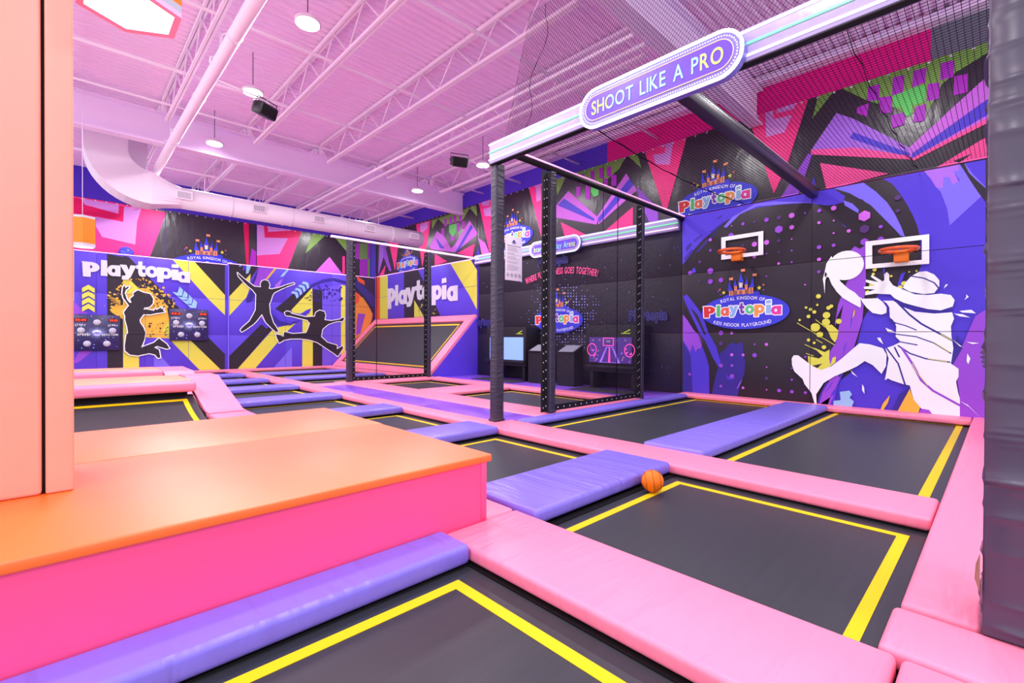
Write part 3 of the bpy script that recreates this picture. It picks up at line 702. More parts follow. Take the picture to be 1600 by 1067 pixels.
  ('c','amber',(1.757,3.37,0.047,7)),
  ('c','amber',(2.842,3.105,0.026,7)),
  ('c','amber',(2.488,3.317,0.026,7)),
  ('c','amber',(2.917,2.638,0.031,7)),
  ('c','amber',(1.857,3.421,0.024,7)),
  ('c','amber',(3.06,2.886,0.017,7)),
  ('c','ink',(2.765,2.576,0.032,6)),
  ('c','ink',(2.787,1.812,0.017,6)),
  ('c','ink',(2.84,2.6,0.028,6)),
  ('c','ink',(2.471,1.853,0.032,6)),
  ('c','ink',(2.722,2.655,0.023,6)),
  ('c','ink',(3.039,1.849,0.015,6)),
  ('c','ink',(2.547,2.981,0.014,6)),
  ('c','ink',(2.41,1.383,0.03,6)),
  ('c','ink',(3.095,2.7,0.032,6)),
  ('c','ink',(2.981,1.557,0.027,6)),
  ('c','ink',(3.055,2.779,0.015,6)),
  ('c','ink',(2.957,1.706,0.015,6)),
  ('c','ink',(3.123,2.916,0.027,6)),
  ('c','ink',(2.969,1.805,0.02,6)),
  ('c','ink',(2.395,2.601,0.032,6)),
  ('c','ink',(2.473,1.904,0.029,6)),
  ('c','ink',(2.698,2.759,0.027,6)),
  ('c','ink',(2.495,1.487,0.026,6)),
  ('c','ink',(3.152,2.611,0.03,6)),
  ('c','ink',(2.95,1.641,0.026,6)),
  ('c','ink',(3.244,2.901,0.032,6)),
  ('c','ink',(2.784,1.986,0.017,6)),
  ('c','ink',(3.08,2.731,0.032,6)),
  ('c','ink',(2.802,1.796,0.031,6)),
  ('c','ink',(3.235,2.639,0.027,6)),
  ('c','ink',(2.787,1.677,0.019,6)),
  ('c','ink',(2.6,2.683,0.023,6)),
  ('c','ink',(2.783,1.852,0.013,6)),
  ('c','ink',(3.168,2.624,0.014,6)),
  ('c','ink',(3.053,1.49,0.011,6)),
  ('c','ink',(3.186,2.754,0.012,6)),
  ('c','ink',(2.878,1.99,0.014,6)),
  ('c','ink',(2.885,2.619,0.029,6)),
  ('c','ink',(2.574,1.761,0.012,6)),
  ('c','ink',(2.924,2.583,0.03,6)),
  ('c','ink',(2.574,1.572,0.027,6)),
  ('c','ink',(2.678,2.925,0.031,6)),
  ('c','ink',(3.02,1.84,0.02,6)),
  ('c','ink',(2.92,2.642,0.026,6)),
  ('c','ink',(2.544,1.684,0.017,6)),
  ('c','ink',(2.613,2.595,0.028,6)),
  ('c','ink',(2.428,1.387,0.013,6)),
  ('c','ink',(2.752,2.593,0.031,6)),
  ('c','ink',(2.714,1.936,0.021,6)),
  ('c','ink',(3.152,2.958,0.031,6)),
  ('c','ink',(2.446,1.396,0.023,6)),
  ('c','ink',(2.855,2.61,0.03,6)),
  ('c','ink',(2.491,1.554,0.027,6)),
  ('c','ink',(2.506,2.901,0.018,6)),
  ('c','ink',(2.594,1.389,0.019,6)),
  ('c','ink',(3.141,2.955,0.033,6)),
  ('c','ink',(3.034,1.58,0.013,6)),
  ('c','ink',(3.246,2.72,0.03,6)),
  ('c','ink',(2.44,1.876,0.022,6)),
  ('c','ink',(2.877,2.774,0.028,6)),
  ('c','ink',(2.953,1.532,0.014,6)),
  ('c','ink',(2.723,2.9,0.015,6)),
  ('c','ink',(2.802,1.793,0.027,6)),
  ('c','ink',(3.157,2.947,0.033,6)),
  ('c','ink',(2.515,1.985,0.029,6)),
  ('c','ink',(3.058,2.606,0.012,6)),
  ('c','ink',(2.579,1.554,0.014,6)),
  ('c','ink',(2.755,2.802,0.021,6)),
  ('c','ink',(2.462,1.982,0.027,6)),
  ('c','ink',(2.763,2.957,0.023,6)),
  ('c','ink',(2.993,1.708,0.023,6)),
  ('c','ink',(2.706,2.732,0.024,6)),
  ('c','ink',(2.872,1.997,0.03,6)),
  ('c','ink',(2.529,2.975,0.017,6)),
  ('c','ink',(2.669,1.809,0.015,6)),
  ('s','amber',0.021,0,[(1.234,2.963),(1.61,2.794)]),
  ('s','amber',0.021,0,[(1.287,2.88),(1.61,2.765)]),
  ('s','amber',0.021,0,[(1.34,2.795),(1.61,2.737)]),
  ('s','amber',0.021,0,[(1.394,2.711),(1.61,2.709)]),
  ('s','amber',0.021,0,[(1.447,2.626),(1.61,2.68)]),
  ('s','amber',0.021,0,[(1.501,2.541),(1.61,2.652)]),
  ('s','amber',0.021,0,[(1.555,2.455),(1.61,2.624)]),
  ('p','purple',[(2.253,1.342),(2.544,1.434),(3.053,1.417),(3.176,1.153),(2.224,1.106)]),
  ('p','yellow',[(0.564,3.181),(0.734,3.316),(0.902,3.193),(0.902,3.021),(0.733,3.146),(0.564,3.021)]),
  ('p','yellow',[(0.564,2.957),(0.733,3.091),(0.902,2.966),(0.902,2.794),(0.733,2.92),(0.564,2.797)]),
  ('p','yellow',[(0.564,2.733),(0.733,2.866),(0.902,2.739),(0.901,2.567),(0.733,2.695),(0.563,2.573)]),
  ('p','yellow',[(0.563,2.509),(0.733,2.64),(0.901,2.512),(0.901,2.34),(0.732,2.469),(0.563,2.35)]),
  ('p','sky',[(3.177,3.23),(3.341,3.211),(3.41,3.459),(3.526,3.331),(3.488,3.1),(3.316,3.096)]),
  ('p','sky',[(3.329,3.078),(3.495,3.059),(3.564,3.307),(3.682,3.178),(3.644,2.946),(3.469,2.943)]),
  ('p','sky',[(3.482,2.925),(3.65,2.904),(3.721,3.154),(3.84,3.023),(3.801,2.789),(3.625,2.788)]),
  ('p','sky',[(3.637,2.769),(3.807,2.748),(3.879,2.998),(3.999,2.866),(3.96,2.631),(3.782,2.631)]),
  ('s','white',0.07,1,[(1.721,3.368),(1.762,3.265),(1.803,3.322),(1.865,3.344),(1.831,3.27),(1.762,3.194),(1.734,3.085),(1.803,2.84),(1.872,2.737),(1.928,2.74),(1.886,2.881),(1.999,3.014),(1.985,3.102),(2.112,3.22),(2.283,3.141),(2.486,3.101),(2.574,2.923),(2.559,2.738),(2.457,2.605),(2.312,2.579),(2.283,2.505),(2.398,2.511),(2.603,2.465),(2.633,2.558),(2.677,2.505),(2.842,2.623),(2.812,2.548),(2.917,2.571),(2.872,2.495),(2.947,2.442),(2.842,2.412),(2.692,2.384),(2.486,2.324),(2.283,2.324),(2.196,2.175),(2.162,2.102),(2.182,1.994),(2.282,1.814),(2.334,1.633),(2.311,1.378),(2.21,1.069),(2.602,1.25),(2.751,1.416),(2.992,1.192),(3.083,1.023),(2.992,1.005),(2.691,1.12),(2.602,1.065),(2.751,0.971),(2.795,0.674),(2.721,0.657),(2.632,0.788),(2.455,0.847),(2.11,0.763),(1.884,0.804),(1.745,0.95),(1.732,1.128),(1.774,1.52),(1.829,1.627),(1.802,1.841),(1.747,2.09),(1.747,2.232),(1.706,2.373),(1.83,2.592),(1.858,2.629),(1.775,2.767),(1.693,2.905),(1.665,3.08),(1.679,3.259)]),
  ('p','ink',[(1.721,3.368),(1.762,3.265),(1.803,3.322),(1.865,3.344),(1.831,3.27),(1.762,3.194),(1.734,3.085),(1.803,2.84),(1.872,2.737),(1.928,2.74),(1.886,2.881),(1.999,3.014),(1.985,3.102),(2.112,3.22),(2.283,3.141),(2.486,3.101),(2.574,2.923),(2.559,2.738),(2.457,2.605),(2.312,2.579),(2.283,2.505),(2.398,2.511),(2.603,2.465),(2.633,2.558),(2.677,2.505),(2.842,2.623),(2.812,2.548),(2.917,2.571),(2.872,2.495),(2.947,2.442),(2.842,2.412),(2.692,2.384),(2.486,2.324),(2.283,2.324),(2.196,2.175),(2.162,2.102),(2.182,1.994),(2.282,1.814),(2.334,1.633),(2.311,1.378),(2.21,1.069),(2.602,1.25),(2.751,1.416),(2.992,1.192),(3.083,1.023),(2.992,1.005),(2.691,1.12),(2.602,1.065),(2.751,0.971),(2.795,0.674),(2.721,0.657),(2.632,0.788),(2.455,0.847),(2.11,0.763),(1.884,0.804),(1.745,0.95),(1.732,1.128),(1.774,1.52),(1.829,1.627),(1.802,1.841),(1.747,2.09),(1.747,2.232),(1.706,2.373),(1.83,2.592),(1.858,2.629),(1.775,2.767),(1.693,2.905),(1.665,3.08),(1.679,3.259)]),
  ('t','white','P',0.795,3.599,0.482,0.53,0.085),
  ('t','white','l',1.158,3.667,0.183,0.556,0.085),
  ('t','white','a',1.43,3.693,0.371,0.544,0.085),
  ('t','white','y',1.834,3.731,0.477,0.553,0.085),
  ('t','white','t',2.209,3.748,0.29,0.561,0.085),
  ('t','white','o',2.538,3.753,0.402,0.569,0.085),
  ('t','white','p',2.945,3.735,0.488,0.577,0.085),
  ('t','white','i',3.27,3.704,0.25,0.585,0.085),
  ('t','white','a',3.542,3.637,0.437,0.59,0.085),
 ],
 'farB': [
  ('p','ink',[(5.132,4.637),(6.322,4.627),(5.905,3.898),(5.133,3.166)]),
  ('p','yellow',[(5.133,3.166),(5.961,4.214),(5.905,3.525),(5.793,3.187),(5.133,2.358)]),
  ('p','violet',[(6.284,4.602),(6.991,4.615),(6.555,3.997),(6.246,3.635),(5.942,3.736)]),
  ('p','amber',[(6.951,4.611),(7.051,4.609),(6.634,4.025),(6.555,4.039)]),
  ('p','navy',[(5.942,3.736),(6.284,4.56),(6.169,4.005),(6.018,3.617)]),
  ('p','lilac',[(6.951,3.818),(7.276,4.148),(7.113,3.702),(6.792,3.207)]),
  ('p','sky',[(5.793,4.548),(5.98,4.569),(5.867,4.226),(5.774,4.196)]),
  ('p','sky',[(7.275,4.364),(7.44,4.555),(7.523,4.541),(7.317,4.238),(7.153,4.18)]),
  ('p','sky',[(5.572,4.565),(5.645,4.573),(5.553,4.481),(5.499,4.484)]),
  ('p','navy',[(5.793,3.146),(5.943,3.487),(6.132,3.417),(5.981,2.991),(5.794,2.939)]),
  ('p','blue',[(5.663,4.555),(5.793,4.548),(5.719,4.335),(5.652,4.328)]),
  ('p','ink',[(5.133,0.662),(6.382,2.045),(6.833,1.841),(5.392,0.043),(5.133,0.055)]),
  ('p','yellow',[(5.392,0.043),(6.833,1.799),(7.115,1.932),(7.842,2.123),(7.485,1.765),(6.058,0.014)]),
  ('p','blue',[(6.324,2.254),(6.44,2.173),(6.675,1.924),(6.596,1.859),(6.401,2.024)]),
  ('p','orchid',[(6.362,2.381),(6.478,2.343),(6.734,2.01),(6.557,2.091)]),
  ('p','ink',[(6.953,2.745),(7.442,3.204),(7.734,3.485),(7.904,3.276),(8.337,3.706),(8.58,3.815),(7.609,2.688),(7.319,2.545)]),
  ('p','lavender',[(9.054,3.851),(9.974,4.064),(9.983,-0.091),(9.061,-0.052)]),
  ('p','yellow',[(8.58,3.815),(8.613,2.505),(7.693,2.603),(7.651,2.733),(8.206,3.384)]),
  ('p','ink',[(8.602,3.771),(9.054,3.714),(9.061,-0.052),(8.608,-0.033)]),
  ('p','yellow',[(8.142,2.398),(8.613,2.641),(8.617,-0.033),(8.124,-0.012)]),
  ('p','yellow',[(9.974,4.064),(10.193,4.034),(10.202,0.375),(9.983,-0.091)]),
  ('p','periwinkle',[(7.674,1.041),(7.675,-0.037),(6.795,0.002)]),
  ('c','navy',(9.118,3.466,0.043,6)),
  ('c','navy',(9.988,3.314,0.031,6)),
  ('c','navy',(9.103,3.573,0.043,6)),
  ('c','navy',(9.146,3.322,0.027,6)),
  ('c','navy',(9.291,3.914,0.059,6)),
  ('c','navy',(9.467,3.243,0.026,6)),
  ('c','navy',(9.631,3.562,0.021,6)),
  ('c','navy',(9.787,3.352,0.023,6)),
  ('c','navy',(9.963,3.434,0.047,6)),
  ('c','navy',(9.393,3.809,0.021,6)),
  ('c','navy',(9.298,3.328,0.029,6)),
  ('c','navy',(9.293,3.786,0.051,6)),
  ('c','navy',(9.989,3.353,0.032,6)),
  ('c','navy',(9.216,4.0,0.043,6)),
  ('c','navy',(9.835,3.378,0.022,6)),
  ('c','navy',(9.239,3.941,0.038,6)),
  ('c','navy',(9.92,3.832,0.059,6)),
  ('c','navy',(9.983,3.408,0.028,6)),
  ('c','navy',(9.929,3.321,0.066,6)),
  ('c','navy',(8.66,3.954,0.032,6)),
  ('c','navy',(9.357,3.68,0.023,6)),
  ('c','navy',(9.53,3.499,0.048,6)),
  ('c','navy',(9.347,3.581,0.051,6)),
  ('c','navy',(8.734,3.626,0.025,6)),
  ('c','navy',(8.787,3.378,0.033,6)),
  ('c','navy',(9.109,3.777,0.045,6)),
  ('c','navy',(8.806,3.473,0.021,6)),
  ('c','navy',(9.981,3.938,0.055,6)),
  ('c','navy',(9.396,3.682,0.032,6)),
  ('c','navy',(9.137,3.402,0.043,6)),
  ('c','navy',(9.383,3.821,0.048,6)),
  ('c','navy',(8.877,3.6,0.047,6)),
  ('c','navy',(9.394,3.559,0.045,6)),
  ('c','navy',(8.91,3.234,0.05,6)),
  ('c','navy',(9.652,3.279,0.039,6)),
  ('c','navy',(9.099,3.755,0.033,6)),
  ('c','navy',(9.055,3.742,0.028,6)),
  ('c','navy',(9.309,3.78,0.035,6)),
  ('c','navy',(9.563,3.781,0.059,6)),
  ('c','navy',(9.754,3.784,0.058,6)),
  ('c','navy',(8.885,3.901,0.064,6)),
  ('c','navy',(8.691,3.955,0.058,6)),
  ('c','navy',(8.651,3.452,0.043,6)),
  ('c','navy',(8.948,3.789,0.062,6)),
  ('c','navy',(9.183,3.81,0.039,6)),
  ('c','navy',(9.66,3.807,0.023,6)),
  ('c','navy',(9.744,3.968,0.021,6)),
  ('c','navy',(8.654,3.191,0.038,6)),
  ('c','navy',(9.668,3.596,0.065,6)),
  ('c','navy',(9.114,3.721,0.05,6)),
  ('c','navy',(8.647,3.676,0.052,6)),
  ('c','navy',(9.434,3.633,0.063,6)),
  ('c','navy',(9.239,3.431,0.036,6)),
  ('c','navy',(8.763,3.666,0.027,6)),
  ('c','navy',(8.683,3.738,0.024,6)),
  ('c','navy',(9.272,3.428,0.054,6)),
  ('c','navy',(9.878,3.802,0.05,6)),
  ('c','navy',(9.886,3.74,0.062,6)),
  ('c','navy',(8.786,3.255,0.059,6)),
  ('c','navy',(10.019,3.4,0.052,6)),
  ('c','ink',(8.328,3.314,0.033,6)),
  ('c','ink',(8.396,3.352,0.034,6)),
  ('c','ink',(8.255,3.446,0.014,6)),
  ('c','ink',(8.543,3.359,0.029,6)),
  ('c','ink',(8.233,3.498,0.024,6)),
  ('c','ink',(8.542,3.458,0.024,6)),
  ('c','ink',(8.32,3.268,0.016,6)),
  ('c','ink',(8.536,3.581,0.029,6)),
  ('c','ink',(8.487,3.413,0.03,6)),
  ('c','ink',(8.253,3.515,0.022,6)),
  ('c','ink',(8.246,3.309,0.026,6)),
  ('c','ink',(8.437,3.227,0.031,6)),
  ('c','ink',(8.501,3.233,0.034,6)),
  ('c','ink',(8.476,3.456,0.025,6)),
  ('p','blue',[(7.991,2.527),(8.338,2.764),(8.537,2.841),(8.426,2.588),(8.12,2.509)]),
  ('s','navy',0.114,0,[(8.206,3.607),(8.602,3.952),(9.099,4.199),(9.566,4.31),(10.144,4.22),(10.642,4.022),(11.051,3.811),(11.417,3.443),(11.792,2.819)]),
  ('p','navy',[(6.793,2.738),(7.114,2.364),(7.526,2.159),(8.034,2.261),(7.61,2.03),(7.115,2.019),(6.873,2.185)]),
  ('s','blue',0.129,0,[(6.833,2.611),(7.155,2.279),(7.61,2.161)]),
  ('p','sky',[(7.862,3.251),(7.798,3.454),(7.608,3.494),(7.704,3.602),(7.9,3.554),(7.96,3.35)]),
  ('p','sky',[(8.02,3.407),(7.955,3.611),(7.764,3.65),(7.861,3.759),(8.058,3.712),(8.119,3.507)]),
  ('p','sky',[(8.18,3.565),(8.114,3.77),(7.921,3.808),(8.019,3.918),(8.218,3.872),(8.28,3.666)]),
  ('p','sky',[(8.341,3.724),(8.275,3.93),(8.079,3.967),(8.179,4.078),(8.38,4.033),(8.442,3.827)]),
  ('s','white',0.066,1,[(5.444,4.205),(5.645,4.019),(5.905,3.815),(6.093,3.673),(6.361,3.665),(6.342,3.81),(6.4,3.941),(6.516,3.994),(6.653,3.955),(6.713,3.798),(6.673,3.625),(6.792,3.613),(7.113,3.702),(7.441,3.858),(7.734,3.969),(7.776,3.929),(7.524,3.821),(7.235,3.668),(6.912,3.472),(6.832,3.359),(6.753,3.077),(6.694,2.946),(6.733,2.522),(6.793,2.353),(6.853,2.141),(7.034,1.845),(7.075,1.716),(6.974,1.715),(6.794,1.883),(6.557,2.133),(6.401,2.488),(6.17,2.165),(6.057,2.037),(5.794,1.824),(5.61,1.698),(5.555,1.779),(5.646,1.904),(5.906,2.158),(6.056,2.454),(6.151,2.666),(6.17,3.336),(6.018,3.534),(5.83,3.685),(5.609,3.913),(5.481,4.065)]),
  ('p','ink',[(5.444,4.205),(5.645,4.019),(5.905,3.815),(6.093,3.673),(6.361,3.665),(6.342,3.81),(6.4,3.941),(6.516,3.994),(6.653,3.955),(6.713,3.798),(6.673,3.625),(6.792,3.613),(7.113,3.702),(7.441,3.858),(7.734,3.969),(7.776,3.929),(7.524,3.821),(7.235,3.668),(6.912,3.472),(6.832,3.359),(6.753,3.077),(6.694,2.946),(6.733,2.522),(6.793,2.353),(6.853,2.141),(7.034,1.845),(7.075,1.716),(6.974,1.715),(6.794,1.883),(6.557,2.133),(6.401,2.488),(6.17,2.165),(6.057,2.037),(5.794,1.824),(5.61,1.698),(5.555,1.779),(5.646,1.904),(5.906,2.158),(6.056,2.454),(6.151,2.666),(6.17,3.336),(6.018,3.534),(5.83,3.685),(5.609,3.913),(5.481,4.065)]),
  ('s','white',0.07,1,[(7.339,2.589),(7.442,2.659),(7.567,2.642),(7.651,2.558),(7.991,2.482),(8.295,2.426),(8.694,2.462),(8.738,2.646),(8.919,2.767),(9.148,2.708),(9.204,2.526),(9.149,2.317),(9.475,2.28),(9.905,2.363),(10.05,2.462),(10.138,2.418),(10.05,2.273),(9.761,2.265),(9.335,2.114),(9.058,1.878),(8.99,1.51),(9.29,1.234),(9.763,1.092),(9.763,0.904),(10.053,1.066),(10.078,0.947),(9.812,0.551),(9.668,0.671),(9.244,0.957),(8.831,1.236),(8.428,1.372),(8.036,1.416),(7.611,1.415),(7.32,1.349),(7.116,1.22),(7.014,1.457),(6.974,1.607),(7.115,1.587),(7.299,1.501),(7.319,1.719),(7.443,1.699),(7.694,1.636),(8.296,1.686),(8.383,1.867),(8.471,2.139),(8.339,2.293),(8.034,2.35),(7.609,2.446),(7.401,2.461)]),
  ('p','ink',[(7.339,2.589),(7.442,2.659),(7.567,2.642),(7.651,2.558),(7.991,2.482),(8.295,2.426),(8.694,2.462),(8.738,2.646),(8.919,2.767),(9.148,2.708),(9.204,2.526),(9.149,2.317),(9.475,2.28),(9.905,2.363),(10.05,2.462),(10.138,2.418),(10.05,2.273),(9.761,2.265),(9.335,2.114),(9.058,1.878),(8.99,1.51),(9.29,1.234),(9.763,1.092),(9.763,0.904),(10.053,1.066),(10.078,0.947),(9.812,0.551),(9.668,0.671),(9.244,0.957),(8.831,1.236),(8.428,1.372),(8.036,1.416),(7.611,1.415),(7.32,1.349),(7.116,1.22),(7.014,1.457),(6.974,1.607),(7.115,1.587),(7.299,1.501),(7.319,1.719),(7.443,1.699),(7.694,1.636),(8.296,1.686),(8.383,1.867),(8.471,2.139),(8.339,2.293),(8.034,2.35),(7.609,2.446),(7.401,2.461)]),
  ('p','dusk',[(10.506,4.602),(11.725,4.644),(11.737,0.398),(10.516,0.43)]),
  ('p','orange',[(10.508,3.788),(10.71,3.706),(11.121,3.49),(11.436,3.067),(11.65,2.681),(11.597,2.382),(11.439,2.033),(10.665,1.342),(10.514,1.342)]),
  ('p','vermilion',[(10.733,4.575),(11.17,4.373),(11.223,4.133),(10.861,4.297)]),
  ('p','vermilion',[(10.508,3.884),(10.965,3.626),(10.864,3.232),(10.711,3.128),(10.51,3.117)]),
  ('p','navy',[(10.507,4.41),(10.734,4.334),(11.223,4.035),(11.728,3.578),(11.73,2.932),(11.225,3.546),(10.735,4.045),(10.508,4.123)]),
  ('p','violet',[(10.865,2.7),(11.253,2.666),(11.176,2.419),(10.971,1.683),(10.741,1.584),(10.79,2.358)]),
 ],
 'ramp': [
  ('p','vermilion',[(-22.967,4.663),(-22.063,4.655),(-22.041,0.905),(-22.946,0.886)]),
  ('p','yellow',[(-22.063,4.655),(-21.262,4.663),(-21.24,0.921),(-22.041,0.905)]),
  ('p','ink',[(-19.736,4.669),(-18.594,4.656),(-16.769,2.477),(-17.091,2.3),(-18.823,2.343),(-18.814,0.97),(-19.679,0.953)]),
  ('p','yellow',[(-18.828,3.229),(-17.912,2.32),(-18.822,2.299)]),
  ('c','ink',(-17.303,2.506,0.051,6)),
  ('c','yellow',(-17.323,2.571,0.026,6)),
  ('c','ink',(-17.504,2.842,0.041,6)),
  ('c','yellow',(-18.186,2.967,0.054,6)),
  ('c','ink',(-17.138,2.762,0.018,6)),
  ('c','yellow',(-17.211,2.511,0.023,6)),
  ('c','ink',(-17.213,2.475,0.038,6)),
  ('c','yellow',(-18.033,2.939,0.02,6)),
  ('c','ink',(-17.774,2.557,0.041,6)),
  ('c','yellow',(-18.107,2.525,0.02,6)),
  ('c','ink',(-17.515,2.85,0.017,6)),
  ('c','yellow',(-18.155,2.528,0.026,6)),
  ('c','ink',(-18.44,2.715,0.031,6)),
  ('c','yellow',(-17.574,2.63,0.044,6)),
  ('c','ink',(-17.071,2.741,0.041,6)),
  ('c','yellow',(-18.275,2.84,0.021,6)),
  ('c','ink',(-17.149,2.745,0.044,6)),
  ('c','yellow',(-17.127,2.718,0.025,6)),
  ('c','ink',(-18.072,2.697,0.032,6)),
  ('c','yellow',(-18.349,2.503,0.042,6)),
  ('c','ink',(-17.133,2.468,0.044,6)),
  ('c','yellow',(-17.203,2.548,0.033,6)),
  ('c','ink',(-17.21,2.431,0.021,6)),
  ('c','yellow',(-18.235,2.884,0.036,6)),
  ('c','ink',(-17.145,2.642,0.049,6)),
  ('c','yellow',(-17.889,2.648,0.027,6)),
  ('c','ink',(-17.476,2.795,0.017,6)),
  ('c','yellow',(-17.84,2.647,0.051,6)),
  ('c','ink',(-18.011,2.45,0.049,6)),
  ('c','yellow',(-18.212,2.54,0.053,6)),
  ('p','yellow',[(-16.126,4.692),(-14.808,4.734),(-14.116,3.942),(-14.106,2.373),(-14.767,3.199)]),
  ('p','navy',[(-14.808,4.734),(-14.122,4.726),(-14.116,3.942)]),
  ('t','white','P',-20.875,2.897,0.79,1.016,0.085),
  ('t','white','l',-20.354,3.033,0.286,0.977,0.085),
  ('t','white','a',-19.805,3.081,0.794,0.937,0.085),
  ('t','white','y',-19.1,3.172,0.882,0.916,0.085),
  ('t','white','t',-18.409,3.211,0.589,0.895,0.085),
  ('t','white','o',-17.833,3.192,0.632,0.877,0.085),
  ('t','white','p',-16.999,3.146,0.741,0.852,0.085),
  ('t','white','i',-16.451,3.12,0.368,0.856,0.085),
  ('t','white','a',-15.881,3.028,0.747,0.859,0.085),
 ],
 'upF': [
  ('p','pink',[(-0.449,6.579),(3.067,6.426),(2.487,4.394),(-0.453,4.587)]),
  ('p','crimson',[(0.031,6.449),(1.765,6.399),(1.736,5.832),(0.789,5.894),(0.03,5.907)]),
  ('p','lilacpink',[(0.557,6.457),(1.611,6.441),(1.597,6.096),(0.66,6.252)]),
  ('p','lilacpink',[(1.765,6.399),(2.282,6.427),(2.15,5.904),(2.092,5.011),(1.132,5.159),(0.959,5.52),(0.959,5.872),(1.736,5.814)]),
  ('p','crimson',[(5.798,6.567),(6.026,6.586),(6.027,4.66),(5.931,4.671)]),
  ('p','magenta',[(6.141,5.417),(6.355,5.253),(6.336,4.652),(6.046,4.662)]),
  ('p','lilacpink',[(6.354,6.622),(7.915,6.623),(7.68,6.093),(7.302,5.309),(6.355,5.125)]),
  ('p','crimson',[(6.63,6.627),(6.81,6.636),(6.811,6.245),(7.808,6.471),(7.894,6.62),(8.331,6.624),(8.199,6.216),(7.68,6.093),(6.671,5.964)]),
  ('p','pink',[(6.355,5.125),(7.302,5.309),(7.68,6.093),(8.199,6.216),(7.639,4.571),(6.356,4.611)]),
  ('p','green',[(8.849,6.639),(9.55,6.633),(8.466,5.479)]),
  ('p','green',[(9.766,6.596),(10.583,6.577),(10.585,5.749)]),
  ('p','orchid',[(9.624,5.46),(10.386,4.56),(8.898,4.606)]),
  ('p','pink',[(10.284,5.565),(10.409,5.581),(10.411,4.514),(10.286,4.55)]),
  ('p','magenta',[(10.754,6.293),(11.205,6.357),(11.207,5.538),(10.756,5.485)]),
  ('p','green',[(11.205,6.357),(11.636,6.418),(11.638,5.59),(11.207,5.538)]),
  ('p','magenta',[(11.636,6.418),(12.028,6.474),(12.03,5.636),(11.638,5.59)]),
  ('p','magenta',[(11.207,5.538),(11.649,5.591),(11.652,4.686),(11.21,4.645)]),
  ('p','green',[(11.649,5.591),(12.03,5.636),(12.033,4.697),(11.652,4.661)]),
 ],
 'upR': [
  ('p','pink',[(-21.272,6.47),(-20.167,6.35),(-20.563,4.728)]),
  ('p','lilac',[(-22.151,6.209),(-21.271,6.279),(-22.144,4.835),(-22.244,4.697)]),
  ('p','pink',[(-22.193,4.618),(-21.457,5.152),(-21.648,4.641)]),
  ('p','pink',[(-18.481,5.789),(-17.706,5.85),(-18.159,4.707)]),
  ('p','violet',[(-21.657,6.334),(-21.171,5.312),(-20.886,4.759),(-21.12,4.783),(-21.751,5.621)]),
  ('p','pink',[(-17.182,5.146),(-16.262,4.708),(-17.179,4.644)]),
  ('p','pink',[(-18.7,6.685),(-17.498,6.65),(-17.905,5.308),(-18.172,4.715)]),
  ('p','lilacpink',[(-18.381,6.653),(-17.686,6.64),(-17.759,6.355),(-18.299,6.183)]),
  ('p','green',[(-17.461,6.643),(-14.831,6.678),(-14.38,6.703),(-14.288,6.235),(-14.77,6.666),(-15.201,6.285),(-16.455,6.263),(-16.951,6.636),(-17.385,6.251)]),
  ('p','magenta',[(-16.492,6.554),(-16.32,6.523),(-16.317,6.199),(-16.49,6.228)]),
  ('p','magenta',[(-16.15,6.553),(-15.948,6.517),(-15.946,6.217),(-16.148,6.251)]),
  ('p','magenta',[(-15.849,6.578),(-15.652,6.542),(-15.65,6.246),(-15.847,6.28)]),
  ('p','magenta',[(-15.471,6.568),(-15.266,6.53),(-15.264,6.218),(-15.468,6.253)]),
  ('p','magenta',[(-15.264,6.218),(-15.075,6.185),(-15.073,5.875),(-15.262,5.906)]),
  ('p','magenta',[(-15.617,6.22),(-15.423,6.187),(-15.421,5.853),(-15.615,5.884)]),
  ('p','magenta',[(-16.699,6.181),(-16.489,6.146),(-16.487,5.82),(-16.697,5.852)]),
  ('p','magenta',[(-16.044,5.873),(-15.778,5.831),(-15.776,5.513),(-16.042,5.552)]),
  ('p','lime',[(-16.147,6.211),(-15.617,6.2),(-15.647,5.85),(-15.876,5.687),(-16.146,5.929)]),
  ('p','orchid',[(-14.766,6.169),(-14.225,5.55),(-15.707,5.028),(-16.242,5.137),(-15.775,5.314)]),
  ('p','blue',[(-14.674,6.001),(-14.553,5.866),(-15.448,5.073),(-15.707,5.028)]),
  ('p','pink',[(-14.429,5.204),(-14.575,4.694),(-15.576,4.972)]),
  ('p','orchid',[(-14.224,5.4),(-13.819,5.156),(-13.507,4.638),(-13.987,4.66)]),
  ('p','blue',[(-14.251,5.067),(-14.131,4.715),(-14.366,4.706)]),
  ('p','orchid',[(-17.603,5.524),(-17.019,6.109),(-16.452,5.774),(-15.839,5.045),(-17.453,5.377)]),
  ('p','blue',[(-17.162,5.881),(-16.449,5.285),(-16.8,5.332)]),
  ('p','pink',[(-14.203,6.724),(-13.385,6.758),(-13.37,4.585),(-13.564,4.791)]),
  ('p','lilacpink',[(-14.059,6.751),(-13.55,6.72),(-13.604,6.512),(-14.0,6.609)]),
  ('p','lilacpink',[(-13.942,6.468),(-13.41,6.456),(-13.408,6.111),(-13.826,6.169)]),
  ('p','pink',[(-11.523,6.831),(-10.811,6.809),(-10.795,4.682)]),
  ('p','lilacpink',[(-11.161,6.835),(-10.926,6.78),(-10.922,6.181),(-11.117,6.164)]),
  ('p','green',[(-10.323,6.832),(-9.752,6.802),(-10.173,6.191)]),
  ('p','green',[(-9.752,6.829),(-7.544,6.809),(-7.795,6.463),(-8.443,6.123),(-9.476,6.627)]),
  ('p','magenta',[(-8.84,6.653),(-8.682,6.613),(-8.68,6.29),(-8.838,6.328)]),
  ('p','magenta',[(-8.521,6.659),(-8.356,6.617),(-8.353,6.304),(-8.519,6.344)]),
  ('p','magenta',[(-8.235,6.626),(-8.075,6.584),(-8.072,6.286),(-8.233,6.325)]),
